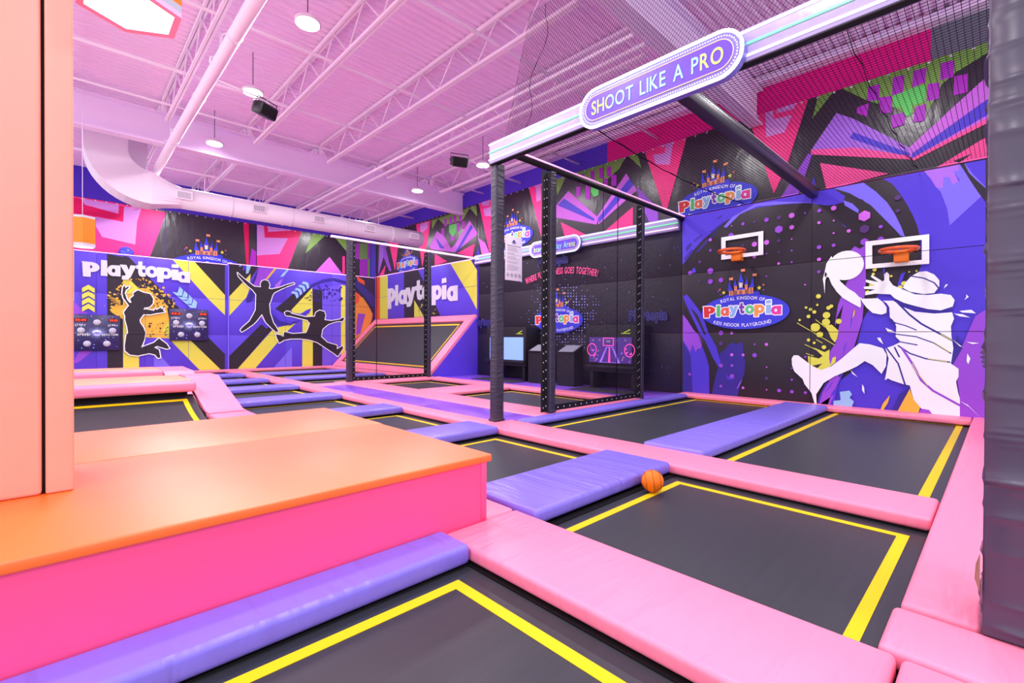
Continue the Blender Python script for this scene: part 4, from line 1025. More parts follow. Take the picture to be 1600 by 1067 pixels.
  ('p','magenta',[(-8.073,6.336),(-7.898,6.293),(-7.895,5.973),(-8.07,6.013)]),
  ('p','magenta',[(-9.393,6.289),(-9.226,6.251),(-9.224,5.935),(-9.391,5.97)]),
  ('p','magenta',[(-9.023,6.257),(-8.85,6.217),(-8.846,5.778),(-9.02,5.814)]),
  ('p','magenta',[(-8.335,6.3),(-8.203,6.268),(-8.201,6.018),(-8.333,6.048)]),
  ('p','magenta',[(-9.209,6.641),(-9.065,6.605),(-9.063,6.292),(-9.207,6.325)]),
  ('p','lime',[(-8.818,6.235),(-8.536,6.196),(-8.533,5.839),(-8.72,5.828),(-8.816,6.003)]),
  ('p','orchid',[(-10.389,5.737),(-9.713,6.227),(-8.559,5.183),(-8.588,4.959),(-10.387,5.515)]),
  ('p','blue',[(-10.171,5.861),(-9.886,6.021),(-8.683,5.155),(-8.683,5.078)]),
  ('p','orchid',[(-8.59,5.189),(-7.568,6.26),(-7.207,5.697),(-8.526,4.949)]),
  ('p','blue',[(-8.559,5.132),(-7.455,6.089),(-7.317,5.865),(-8.508,4.996)]),
  ('p','violet',[(-7.208,5.792),(-6.554,5.049),(-6.55,4.636),(-6.805,4.68),(-7.152,5.449)]),
  ('p','pink',[(-10.023,5.285),(-8.934,4.681),(-9.327,4.635),(-9.806,4.652)]),
  ('p','pink',[(-8.371,4.67),(-7.339,5.249),(-7.334,4.627),(-8.31,4.585)]),
  ('p','green',[(-7.544,6.785),(-7.216,6.789),(-7.078,6.28)]),
  ('p','pink',[(-7.003,6.776),(-5.733,6.808),(-6.33,4.825)]),
  ('p','lilacpink',[(-6.847,6.755),(-6.128,6.751),(-6.219,6.151),(-6.639,6.283),(-6.717,6.557),(-6.368,6.506),(-6.345,6.702)]),
  ('p','pink',[(-4.262,6.866),(-2.969,6.803),(-3.408,5.373),(-3.66,4.825)]),
  ('p','lilacpink',[(-3.86,6.797),(-3.697,6.784),(-3.675,6.536),(-3.303,6.498),(-3.454,6.161),(-3.834,6.169)]),
  ('p','lilacpink',[(-3.637,6.829),(-3.191,6.757),(-3.285,6.62),(-3.616,6.647)]),
  ('p','green',[(-2.79,6.799),(-2.477,6.784),(-2.911,6.284)]),
  ('p','green',[(-2.426,6.785),(-0.328,6.771),(0.046,6.752),(0.047,6.686),(-0.647,6.373),(-0.828,6.233),(-0.984,5.862),(-1.317,5.831),(-1.522,6.049),(-1.794,6.221),(-1.982,6.365)]),
  ('p','magenta',[(-1.937,6.6),(-1.751,6.587),(-1.749,6.281),(-1.95,6.315)]),
  ('p','magenta',[(-1.542,6.638),(-1.367,6.624),(-1.379,6.296),(-1.553,6.286)]),
  ('p','magenta',[(-1.239,6.647),(-1.045,6.623),(-1.057,6.357),(-1.251,6.322)]),
  ('p','magenta',[(-0.844,6.629),(-0.662,6.606),(-0.672,6.313),(-0.855,6.314)]),
  ('p','magenta',[(-0.66,6.308),(-0.483,6.29),(-0.48,5.962),(-0.669,5.963)]),
  ('p','magenta',[(-1.029,6.31),(-0.854,6.279),(-0.865,5.981),(-1.04,5.99)]),
  ('p','magenta',[(-2.109,6.254),(-1.918,6.265),(-1.947,6.004),(-2.124,6.141)]),
  ('p','magenta',[(-1.764,6.325),(-1.553,6.286),(-1.551,5.947),(-1.731,6.008)]),
  ('p','magenta',[(-1.205,5.939),(-1.039,5.954),(-1.064,5.637),(-1.231,5.655)]),
  ('p','magenta',[(-1.565,5.914),(-1.346,5.877),(-1.359,5.66),(-1.548,5.646)]),
  ('p','lime',[(-1.539,6.28),(-1.251,6.322),(-1.056,6.32),(-1.067,6.0),(-1.248,5.991),(-1.26,5.812),(-1.331,5.799),(-1.405,6.009),(-1.537,6.055)]),
  ('p','lilac',[(-2.941,5.586),(-2.472,6.259),(-2.171,6.039),(-1.283,5.194),(-1.267,4.969),(-1.484,5.046),(-2.922,5.539)]),
  ('p','blue',[(-2.169,5.763),(-1.268,5.079),(-1.267,4.969),(-2.233,5.664)]),
  ('p','hotpink',[(-2.923,5.622),(-2.101,5.429),(-1.267,5.024),(-1.267,4.961),(-1.484,5.034),(-2.922,5.514)]),
  ('p','orchid',[(-1.283,5.194),(-0.322,6.073),(0.05,6.389),(0.058,5.5),(-1.267,4.969)]),
  ('p','blue',[(-1.24,5.071),(-0.306,5.694),(0.054,5.895),(0.057,5.599),(-1.253,4.965)]),
  ('p','hotpink',[(-1.239,4.979),(-0.303,5.371),(0.058,5.5),(0.058,5.434),(-1.224,4.921)]),
  ('p','violet',[(-3.54,4.668),(-2.977,5.554),(-2.904,5.509),(-3.137,4.753),(-3.248,4.608)]),
  ('p','hotpink',[(-2.759,5.288),(-1.585,4.771),(-2.631,4.683)]),
  ('p','hotpink',[(-0.894,4.708),(-0.3,5.048),(0.06,5.203),(0.065,4.709)]),
  ('p','ink',[(-0.659,4.77),(-0.408,4.84),(-0.582,4.715)]),
  ('p','blue',[(-2.864,5.025),(-2.807,4.681),(-2.97,4.675)]),
 ],
 'arena': [
  ('c','dot',(-11.451,2.453,0.012,6)),
  ('c','dot',(-11.448,2.155,0.011,6)),
  ('c','dot',(-11.448,2.056,0.014,6)),
  ('c','dot',(-11.446,1.857,0.014,6)),
  ('c','dot',(-11.318,3.14,0.008,6)),
  ('c','dot',(-11.317,2.942,0.01,6)),
  ('c','dot',(-11.316,2.844,0.009,6)),
  ('c','dot',(-11.309,1.954,0.017,6)),
  ('c','dot',(-11.183,3.327,0.01,6)),
  ('c','dot',(-11.179,2.738,0.012,6)),
  ('c','dot',(-11.176,2.345,0.011,6)),
  ('c','dot',(-11.174,2.05,0.011,6)),
  ('c','dot',(-11.173,1.952,0.019,6)),
  ('c','dot',(-11.172,1.755,0.012,6)),
  ('c','dot',(-11.171,1.657,0.01,6)),
  ('c','dot',(-11.17,1.46,0.012,6)),
  ('c','dot',(-11.049,3.317,0.011,6)),
  ('c','dot',(-11.048,3.219,0.011,6)),
  ('c','dot',(-11.047,3.122,0.011,6)),
  ('c','dot',(-11.045,2.829,0.018,6)),
  ('c','dot',(-11.045,2.731,0.014,6)),
  ('c','dot',(-11.042,2.438,0.022,6)),
  ('c','dot',(-11.042,2.34,0.014,6)),
  ('c','dot',(-11.04,2.145,0.014,6)),
  ('c','dot',(-11.04,2.047,0.012,6)),
  ('c','dot',(-11.038,1.852,0.016,6)),
  ('c','dot',(-11.037,1.754,0.014,6)),
  ('c','dot',(-11.034,1.265,0.009,6)),
  ('c','dot',(-10.915,3.209,0.014,6)),
  ('c','dot',(-10.914,3.015,0.018,6)),
  ('c','dot',(-10.912,2.724,0.012,6)),
  ('c','dot',(-10.911,2.627,0.022,6)),
  ('c','dot',(-10.91,2.53,0.02,6)),
  ('c','dot',(-10.91,2.433,0.021,6)),
  ('c','dot',(-10.908,2.239,0.014,6)),
  ('c','dot',(-10.907,2.044,0.014,6)),
  ('c','dot',(-10.904,1.656,0.019,6)),
  ('c','dot',(-10.903,1.559,0.01,6)),
  ('c','dot',(-10.903,1.462,0.013,6)),
  ('c','dot',(-10.902,1.364,0.01,6)),
  ('c','dot',(-10.9,1.073,0.009,6)),
  ('c','dot',(-10.783,3.007,0.011,6)),
  ('c','dot',(-10.782,2.91,0.02,6)),
  ('c','dot',(-10.78,2.621,0.02,6)),
  ('c','dot',(-10.779,2.524,0.022,6)),
  ('c','dot',(-10.778,2.428,0.026,6)),
  ('c','dot',(-10.778,2.331,0.02,6)),
  ('c','dot',(-10.773,1.655,0.018,6)),
  ('c','dot',(-10.655,3.286,0.014,6)),
  ('c','dot',(-10.652,2.903,0.02,6)),
  ('c','dot',(-10.651,2.711,0.023,6)),
  ('c','dot',(-10.65,2.615,0.023,6)),
  ('c','dot',(-10.649,2.519,0.021,6)),
  ('c','dot',(-10.649,2.423,0.016,6)),
  ('c','dot',(-10.647,2.231,0.022,6)),
  ('c','dot',(-10.646,2.039,0.012,6)),
  ('c','dot',(-10.645,1.943,0.022,6)),
  ('c','dot',(-10.644,1.847,0.014,6)),
  ('c','dot',(-10.642,1.559,0.02,6)),
  ('c','dot',(-10.642,1.463,0.017,6)),
  ('c','dot',(-10.641,1.367,0.014,6)),
  ('c','dot',(-10.528,3.372,0.012,6)),
  ('c','dot',(-10.524,2.895,0.013,6)),
  ('c','dot',(-10.523,2.799,0.015,6)),
  ('c','dot',(-10.523,2.704,0.018,6)),
  ('c','dot',(-10.522,2.609,0.02,6)),
  ('c','dot',(-10.521,2.513,0.026,6)),
  ('c','dot',(-10.52,2.322,0.014,6)),
  ('c','dot',(-10.519,2.227,0.028,6)),
  ('c','dot',(-10.518,2.132,0.025,6)),
  ('c','dot',(-10.518,2.036,0.018,6)),
  ('c','dot',(-10.516,1.845,0.014,6)),
  ('c','dot',(-10.516,1.75,0.012,6)),
  ('c','dot',(-10.514,1.559,0.013,6)),
  ('c','dot',(-10.513,1.464,0.017,6)),
  ('c','dot',(-10.402,3.456,0.009,6)),
  ('c','dot',(-10.399,3.172,0.013,6)),
  ('c','dot',(-10.399,3.077,0.018,6)),
  ('c','dot',(-10.398,2.982,0.019,6)),
  ('c','dot',(-10.397,2.792,0.024,6)),
  ('c','dot',(-10.395,2.603,0.028,6)),
  ('c','dot',(-10.395,2.508,0.015,6)),
  ('c','dot',(-10.394,2.413,0.025,6)),
  ('c','dot',(-10.392,2.223,0.024,6)),
  ('c','dot',(-10.39,1.844,0.023,6)),
  ('c','dot',(-10.389,1.749,0.023,6)),
  ('c','dot',(-10.386,1.37,0.019,6)),
  ('c','dot',(-10.276,3.351,0.013,6)),
  ('c','dot',(-10.273,3.068,0.011,6)),
  ('c','dot',(-10.272,2.88,0.023,6)),
  ('c','dot',(-10.271,2.785,0.017,6)),
  ('c','dot',(-10.27,2.597,0.016,6)),
  ('c','dot',(-10.269,2.502,0.027,6)),
  ('c','dot',(-10.268,2.314,0.033,6)),
  ('c','dot',(-10.267,2.22,0.032,6)),
  ('c','dot',(-10.266,2.125,0.018,6)),
  ('c','dot',(-10.266,2.031,0.019,6)),
  ('c','dot',(-10.265,1.937,0.025,6)),
  ('c','dot',(-10.264,1.842,0.027,6)),
  ('c','dot',(-10.264,1.748,0.018,6)),
  ('c','dot',(-10.263,1.654,0.024,6)),
  ('c','dot',(-10.262,1.465,0.022,6)),
  ('c','dot',(-10.259,1.088,0.013,6)),
  ('c','dot',(-10.154,3.622,0.012,6)),
  ('c','dot',(-10.149,2.966,0.019,6)),
  ('c','dot',(-10.148,2.872,0.026,6)),
  ('c','dot',(-10.147,2.685,0.021,6)),
  ('c','dot',(-10.146,2.591,0.022,6)),
  ('c','dot',(-10.145,2.497,0.031,6)),
  ('c','dot',(-10.145,2.403,0.021,6)),
  ('c','dot',(-10.144,2.31,0.027,6)),
  ('c','dot',(-10.143,2.122,0.03,6)),
  ('c','dot',(-10.142,2.028,0.018,6)),
  ('c','dot',(-10.141,1.935,0.027,6)),
  ('c','dot',(-10.141,1.841,0.02,6)),
  ('c','dot',(-10.14,1.747,0.015,6)),
  ('c','dot',(-10.138,1.559,0.019,6)),
  ('c','dot',(-10.138,1.466,0.014,6)),
  ('c','dot',(-10.136,1.278,0.014,6)),
  ('c','dot',(-10.134,0.997,0.01,6)),
  ('c','dot',(-10.029,3.238,0.017,6)),
  ('c','dot',(-10.027,2.958,0.016,6)),
  ('c','dot',(-10.025,2.772,0.029,6)),
  ('c','dot',(-10.024,2.585,0.018,6)),
  ('c','dot',(-10.023,2.492,0.019,6)),
  ('c','dot',(-10.022,2.399,0.033,6)),
  ('c','dot',(-10.022,2.306,0.033,6)),
  ('c','dot',(-10.021,2.212,0.024,6)),
  ('c','dot',(-10.02,2.119,0.015,6)),
  ('c','dot',(-10.02,2.026,0.029,6)),
  ('c','dot',(-10.017,1.746,0.022,6)),
  ('c','dot',(-10.016,1.56,0.022,6)),
  ('c','dot',(-10.015,1.466,0.012,6)),
  ('c','dot',(-10.015,1.373,0.011,6)),
  ('c','dot',(-10.012,1.0,0.01,6)),
  ('c','dot',(-10.011,0.907,0.012,6)),
  ('c','dot',(-9.91,3.506,0.009,6)),
  ('c','dot',(-9.907,3.136,0.016,6)),
  ('c','dot',(-9.906,3.043,0.016,6)),
  ('c','dot',(-9.906,2.95,0.012,6)),
  ('c','dot',(-9.903,2.672,0.021,6)),
  ('c','dot',(-9.903,2.58,0.022,6)),
  ('c','dot',(-9.902,2.487,0.018,6)),
  ('c','dot',(-9.901,2.394,0.015,6)),
  ('c','dot',(-9.901,2.301,0.034,6)),
  ('c','dot',(-9.9,2.209,0.036,6)),
  ('c','dot',(-9.899,2.116,0.024,6)),
  ('c','dot',(-9.899,2.023,0.026,6)),
  ('c','dot',(-9.897,1.838,0.018,6)),
  ('c','dot',(-9.894,1.374,0.022,6)),
  ('c','dot',(-9.791,3.588,0.009,6)),
  ('c','dot',(-9.789,3.403,0.011,6)),
  ('c','dot',(-9.787,3.127,0.021,6)),
  ('c','dot',(-9.786,2.943,0.021,6)),
  ('c','dot',(-9.785,2.85,0.02,6)),
  ('c','dot',(-9.784,2.758,0.029,6)),
  ('c','dot',(-9.784,2.666,0.026,6)),
  ('c','dot',(-9.783,2.574,0.033,6)),
  ('c','dot',(-9.782,2.482,0.027,6)),
  ('c','dot',(-9.782,2.39,0.021,6)),
  ('c','dot',(-9.781,2.297,0.017,6)),
  ('c','dot',(-9.78,2.205,0.024,6)),
  ('c','dot',(-9.78,2.113,0.021,6)),
  ('c','dot',(-9.779,2.021,0.026,6)),
  ('c','dot',(-9.778,1.929,0.033,6)),
  ('c','dot',(-9.778,1.836,0.032,6)),
  ('c','dot',(-9.777,1.744,0.027,6)),
  ('c','dot',(-9.776,1.652,0.022,6)),
  ('c','dot',(-9.775,1.468,0.023,6)),
  ('c','dot',(-9.774,1.375,0.017,6)),
  ('c','dot',(-9.773,1.283,0.015,6)),
  ('c','dot',(-9.772,1.099,0.016,6)),
  ('c','dot',(-9.67,3.21,0.017,6)),
  ('c','dot',(-9.669,3.118,0.011,6)),
  ('c','dot',(-9.668,3.027,0.011,6)),
  ('c','dot',(-9.668,2.935,0.022,6)),
  ('c','dot',(-9.667,2.843,0.025,6)),
  ('c','dot',(-9.665,2.66,0.031,6)),
  ('c','dot',(-9.664,2.477,0.032,6)),
  ('c','dot',(-9.663,2.385,0.025,6)),
  ('c','dot',(-9.663,2.293,0.02,6)),
  ('c','dot',(-9.662,2.202,0.036,6)),
  ('c','dot',(-9.661,2.11,0.025,6)),
  ('c','dot',(-9.66,1.927,0.026,6)),
  ('c','dot',(-9.659,1.835,0.025,6)),
  ('c','dot',(-9.659,1.743,0.016,6)),
  ('c','dot',(-9.658,1.652,0.02,6)),
  ('c','dot',(-9.657,1.56,0.018,6)),
  ('c','dot',(-9.656,1.377,0.014,6)),
  ('c','dot',(-9.555,3.474,0.009,6)),
  ('c','dot',(-9.552,3.11,0.013,6)),
  ('c','dot',(-9.551,2.927,0.019,6)),
  ('c','dot',(-9.55,2.836,0.023,6)),
  ('c','dot',(-9.549,2.745,0.016,6)),
  ('c','dot',(-9.546,2.381,0.015,6)),
  ('c','dot',(-9.546,2.289,0.023,6)),
  ('c','dot',(-9.545,2.198,0.017,6)),
  ('c','dot',(-9.544,2.107,0.016,6)),
  ('c','dot',(-9.544,2.016,0.027,6)),
  ('c','dot',(-9.543,1.925,0.025,6)),
  ('c','dot',(-9.542,1.834,0.021,6)),
  ('c','dot',(-9.542,1.742,0.018,6)),
  ('c','dot',(-9.54,1.469,0.013,6)),
  ('c','dot',(-9.537,1.104,0.012,6)),
  ('c','dot',(-9.536,1.013,0.013,6)),
  ('c','dot',(-9.436,3.101,0.014,6)),
  ('c','dot',(-9.436,3.011,0.02,6)),
  ('c','dot',(-9.435,2.92,0.012,6)),
  ('c','dot',(-9.434,2.829,0.018,6)),
  ('c','dot',(-9.433,2.648,0.025,6)),
  ('c','dot',(-9.432,2.557,0.016,6)),
  ('c','dot',(-9.431,2.467,0.015,6)),
  ('c','dot',(-9.431,2.376,0.027,6)),
  ('c','dot',(-9.43,2.285,0.019,6)),
  ('c','dot',(-9.429,2.195,0.02,6)),
  ('c','dot',(-9.429,2.104,0.021,6)),
  ('c','dot',(-9.428,2.013,0.026,6)),
  ('c','dot',(-9.427,1.923,0.029,6)),
  ('c','dot',(-9.425,1.651,0.023,6)),
  ('c','dot',(-9.425,1.56,0.015,6)),
  ('c','dot',(-9.424,1.47,0.022,6)),
  ('c','dot',(-9.423,1.288,0.013,6)),
  ('c','dot',(-9.422,1.198,0.012,6)),
  ('c','dot',(-9.322,3.093,0.017,6)),
  ('c','dot',(-9.32,2.912,0.011,6)),
  ('c','dot',(-9.32,2.822,0.018,6)),
  ('c','dot',(-9.319,2.732,0.025,6)),
  ('c','dot',(-9.318,2.642,0.024,6)),
  ('c','dot',(-9.318,2.552,0.021,6)),
  ('c','dot',(-9.316,2.372,0.014,6)),
  ('c','dot',(-9.316,2.282,0.029,6)),
  ('c','dot',(-9.315,2.191,0.024,6)),
  ('c','dot',(-9.314,2.101,0.026,6)),
  ('c','dot',(-9.314,2.011,0.017,6)),
  ('c','dot',(-9.313,1.921,0.025,6)),
  ('c','dot',(-9.312,1.831,0.024,6)),
  ('c','dot',(-9.312,1.741,0.017,6)),
  ('c','dot',(-9.309,1.47,0.016,6)),
  ('c','dot',(-9.205,2.636,0.017,6)),
  ('c','dot',(-9.205,2.547,0.023,6)),
  ('c','dot',(-9.203,2.367,0.015,6)),
  ('c','dot',(-9.203,2.278,0.019,6)),
  ('c','dot',(-9.202,2.188,0.028,6)),
  ('c','dot',(-9.201,2.098,0.017,6)),
  ('c','dot',(-9.2,2.009,0.022,6)),
  ('c','dot',(-9.199,1.829,0.013,6)),
  ('c','dot',(-9.198,1.74,0.019,6)),
  ('c','dot',(-9.197,1.56,0.012,6)),
  ('c','dot',(-9.196,1.471,0.012,6)),
  ('c','dot',(-9.196,1.381,0.016,6)),
  ('c','dot',(-9.194,1.202,0.01,6)),
  ('c','dot',(-9.193,1.022,0.011,6)),
  ('c','dot',(-9.097,3.165,0.015,6)),
  ('c','dot',(-9.096,2.987,0.014,6)),
  ('c','dot',(-9.095,2.809,0.013,6)),
  ('c','dot',(-9.094,2.72,0.022,6)),
  ('c','dot',(-9.093,2.541,0.019,6)),
  ('c','dot',(-9.092,2.452,0.015,6)),
  ('c','dot',(-9.091,2.274,0.015,6)),
  ('c','dot',(-9.09,2.185,0.019,6)),
  ('c','dot',(-9.089,2.096,0.024,6)),
  ('c','dot',(-9.088,1.917,0.013,6)),
  ('c','dot',(-9.087,1.828,0.015,6)),
  ('c','dot',(-9.087,1.739,0.021,6)),
  ('c','dot',(-9.086,1.65,0.018,6)),
  ('c','dot',(-9.084,1.471,0.015,6)),
  ('c','dot',(-9.084,1.382,0.016,6)),
  ('c','dot',(-9.083,1.293,0.015,6)),
  ('c','dot',(-9.081,1.025,0.009,6)),
  ('c','dot',(-8.987,3.245,0.01,6)),
  ('c','dot',(-8.984,2.802,0.018,6)),
  ('c','dot',(-8.983,2.714,0.02,6)),
  ('c','dot',(-8.983,2.625,0.02,6)),
  ('c','dot',(-8.982,2.536,0.017,6)),
  ('c','dot',(-8.981,2.447,0.013,6)),
  ('c','dot',(-8.98,2.27,0.015,6)),
  ('c','dot',(-8.979,2.181,0.015,6)),
  ('c','dot',(-8.979,2.093,0.02,6)),
  ('c','dot',(-8.978,2.004,0.02,6)),
  ('c','dot',(-8.977,1.915,0.016,6)),
  ('c','dot',(-8.976,1.827,0.022,6)),
  ('c','dot',(-8.974,1.561,0.013,6)),
  ('c','dot',(-8.973,1.383,0.013,6)),
  ('c','dot',(-8.972,1.206,0.013,6)),
  ('c','dot',(-8.876,2.972,0.011,6)),
  ('c','dot',(-8.874,2.707,0.012,6)),
  ('c','dot',(-8.872,2.531,0.02,6)),
  ('c','dot',(-8.87,2.266,0.02,6)),
  ('c','dot',(-8.87,2.178,0.012,6)),
  ('c','dot',(-8.869,2.09,0.018,6)),
  ('c','dot',(-8.868,1.914,0.015,6)),
  ('c','dot',(-8.866,1.649,0.012,6)),
  ('c','dot',(-8.865,1.561,0.01,6)),
  ('c','dot',(-8.864,1.384,0.015,6)),
  ('c','dot',(-8.766,2.789,0.012,6)),
  ('c','dot',(-8.762,2.263,0.013,6)),
  ('c','dot',(-8.761,2.175,0.017,6)),
  ('c','dot',(-8.761,2.087,0.014,6)),
  ('c','dot',(-8.757,1.649,0.015,6)),
  ('c','dot',(-8.754,1.21,0.01,6)),
  ('c','dot',(-8.659,2.783,0.014,6)),
  ('c','dot',(-8.658,2.608,0.01,6)),
  ('c','dot',(-8.657,2.521,0.014,6)),
  ('c','dot',(-8.656,2.346,0.017,6)),
  ('c','dot',(-8.655,2.259,0.014,6)),
  ('c','dot',(-8.654,2.172,0.018,6)),
  ('c','dot',(-8.654,2.085,0.017,6)),
  ('c','dot',(-8.651,1.736,0.015,6)),
  ('c','dot',(-8.648,1.386,0.011,6)),
  ('c','dot',(-8.552,2.689,0.011,6)),
  ('c','dot',(-8.551,2.603,0.008,6)),
  ('c','dot',(-8.551,2.516,0.015,6)),
  ('c','dot',(-8.549,2.256,0.014,6)),
  ('c','dot',(-8.545,1.822,0.01,6)),
  ('c','dot',(-8.544,1.648,0.01,6)),
  ('c','dot',(-8.543,1.474,0.01,6)),
  ('c','dot',(-8.447,2.597,0.011,6)),
  ('c','dot',(-8.446,2.511,0.013,6)),
  ('c','dot',(-8.338,1.991,0.011,6)),
  ('c','dot',(-8.237,2.245,0.007,6)),
  ('c','dot',(-8.235,1.903,0.009,6)),
  ('c','dot',(-9.041,3.507,0.008,6)),
  ('c','dot',(-10.135,3.624,0.006,6)),
  ('c','dot',(-6.362,0.742,0.009,6)),
  ('c','dot',(-6.65,2.642,0.011,6)),
  ('c','dot',(-11.769,1.478,0.011,6)),
  ('c','dot',(-6.433,3.747,0.01,6)),
  ('c','dot',(-12.824,2.459,0.016,6)),
  ('c','dot',(-14.294,3.98,0.01,6)),
  ('c','dot',(-10.784,4.433,0.014,6)),
  ('c','dot',(-6.972,2.747,0.007,6)),
  ('c','dot',(-8.587,4.214,0.005,6)),
  ('c','dot',(-6.457,3.025,0.008,6)),
  ('c','dot',(-6.226,0.712,0.008,6)),
  ('c','dot',(-11.941,3.527,0.015,6)),
  ('c','dot',(-6.47,3.415,0.011,6)),
  ('c','dot',(-10.499,2.652,0.007,6)),
  ('c','dot',(-6.552,0.632,0.006,6)),
  ('c','dot',(-8.233,3.612,0.012,6)),
  ('c','dot',(-13.692,4.596,0.014,6)),
  ('c','dot',(-10.868,0.816,0.014,6)),
  ('c','dot',(-7.66,3.762,0.01,6)),
  ('c','dot',(-6.218,2.535,0.005,6)),
  ('c','dot',(-11.769,3.459,0.013,6)),
  ('c','dot',(-12.05,4.057,0.008,6)),
  ('c','dot',(-7.982,1.33,0.008,6)),
  ('c','dot',(-7.998,0.975,0.01,6)),
  ('c','dot',(-11.71,3.482,0.015,6)),
  ('c','dot',(-7.98,3.265,0.01,6)),
  ('c','dot',(-13.193,0.339,0.011,6)),
  ('c','dot',(-9.016,2.348,0.006,6)),
  ('c','dot',(-8.472,3.278,0.007,6)),
  ('c','dot',(-7.06,3.864,0.007,6)),
  ('c','dot',(-7.368,3.324,0.007,6)),
  ('c','dot',(-8.871,3.699,0.013,6)),
  ('c','dot',(-5.94,3.905,0.008,6)),
  ('c','dot',(-7.398,2.82,0.012,6)),
  ('c','dot',(-9.254,3.765,0.01,6)),
  ('c','dot',(-8.136,2.964,0.01,6)),
  ('c','dot',(-7.179,2.329,0.009,6)),
  ('c','dot',(-6.774,1.721,0.008,6)),
  ('c','dot',(-6.145,3.455,0.01,6)),
  ('c','dot',(-12.368,2.117,0.008,6)),
  ('c','dot',(-9.73,1.379,0.012,6)),
  ('c','dot',(-7.134,3.338,0.008,6)),
  ('c','dot',(-11.78,2.23,0.011,6)),
  ('c','dot',(-13.853,2.205,0.014,6)),
  ('c','dot',(-8.66,0.999,0.007,6)),
  ('c','dot',(-12.532,4.866,0.011,6)),
  ('c','dot',(-9.79,2.744,0.008,6)),
  ('c','dot',(-7.091,3.921,0.012,6)),
  ('c','dot',(-8.699,2.287,0.012,6)),
  ('c','dot',(-11.624,4.167,0.009,6)),
  ('c','dot',(-13.778,3.587,0.013,6)),
  ('c','dot',(-9.047,3.406,0.01,6)),
  ('c','dot',(-13.216,1.117,0.008,6)),
  ('c','dot',(-11.455,4.088,0.012,6)),
  ('c','dot',(-6.862,1.358,0.005,6)),
  ('c','dot',(-9.999,3.077,0.007,6)),
  ('c','dot',(-6.038,3.89,0.008,6)),
  ('c','dot',(-7.309,0.625,0.006,6)),
  ('c','dot',(-9.605,1.495,0.006,6)),
  ('c','dot',(-11.574,0.837,0.007,6)),
  ('c','dot',(-10.157,3.366,0.009,6)),
  ('c','dot',(-13.381,4.904,0.017,6)),
  ('c','dot',(-7.303,1.544,0.007,6)),
  ('c','dot',(-11.459,2.346,0.008,6)),
  ('c','dot',(-9.547,0.73,0.009,6)),
  ('c','dot',(-10.64,0.476,0.011,6)),
  ('c','dot',(-13.807,3.155,0.013,6)),
  ('c','dot',(-13.583,3.431,0.014,6)),
 ],
}


# ------------------------------------------------------------------ the room
def srf(name, a, b, m): return struct(MB().box(a, b, m).build(name))
srf('floor', (-4, -3.2, -.15), (12.2, 23.6, -.03), M['floor'])
w = MB()
w.box((XW+.03, 8.25, -.15), (XW+.25, 23.6, 8.2), M['wallblue']); w.box((XW+.03, .99, -.15), (XW+.25, 8.25, 8.2), M['wallmag']); w.box((XW+.03, -3.2, -.15), (XW+.25, .99, 8.2), M['wallgrey'])
struct(w.build('wall_right'))
srf('wall_left', (-4, YB+.03, -.15), (XW+.03, YB+.25, 8.2), M['wallblue'])
# corrugated deck, flutes along X
d = MB(); prof = []; y = -3.2; zt = 7.62
while y < 23.3:
    prof += [(y, zt), (y+.075, zt), (y+.095, zt+.045), (y+.155, zt+.045)]; y += .175
n = len(prof)
d.add([(-4, a, b) for a, b in prof]+[(XW+.03, a, b) for a, b in prof], [(i+1, i, n+i, n+i+1) for i in range(n-1)], M['deck'])
d.box((-4, -3.2, 7.72), (XW+.03, 23.3, 7.8), M['deck'])
struct(d.build('ceiling'))
# main girders along X (wide-flange sections)
for k, yg in enumerate((15.2, 4.05)):
    g = MB(); z0, z1 = 6.47, 7.28
    g.box((-4, yg-.15, z0), (XW-.03, yg+.15, z0+.035), M['girder']); g.box((-4, yg-.15, z1-.035), (XW-.03, yg+.15, z1), M['girder']); g.box((-4, yg-.015, z0+.035), (XW-.03, yg+.015, z1-.035), M['girder'])
    tag(g.build('steel_girder'), ('long lilac I-beam girder crossing the ceiling in front of the white duct', 'lilac I-beam girder high behind the lit sign and its net')[k], 'beam', 'ceiling girders')
e = MB(); e.box((XW-.25, -3, 7.35), (XW+.03, 23, 7.42), M['girder']); e.box((XW-.06, -3, 7.42), (XW+.03, 23, 7.6), M['girder'])
struct(e.build('trim_1'))
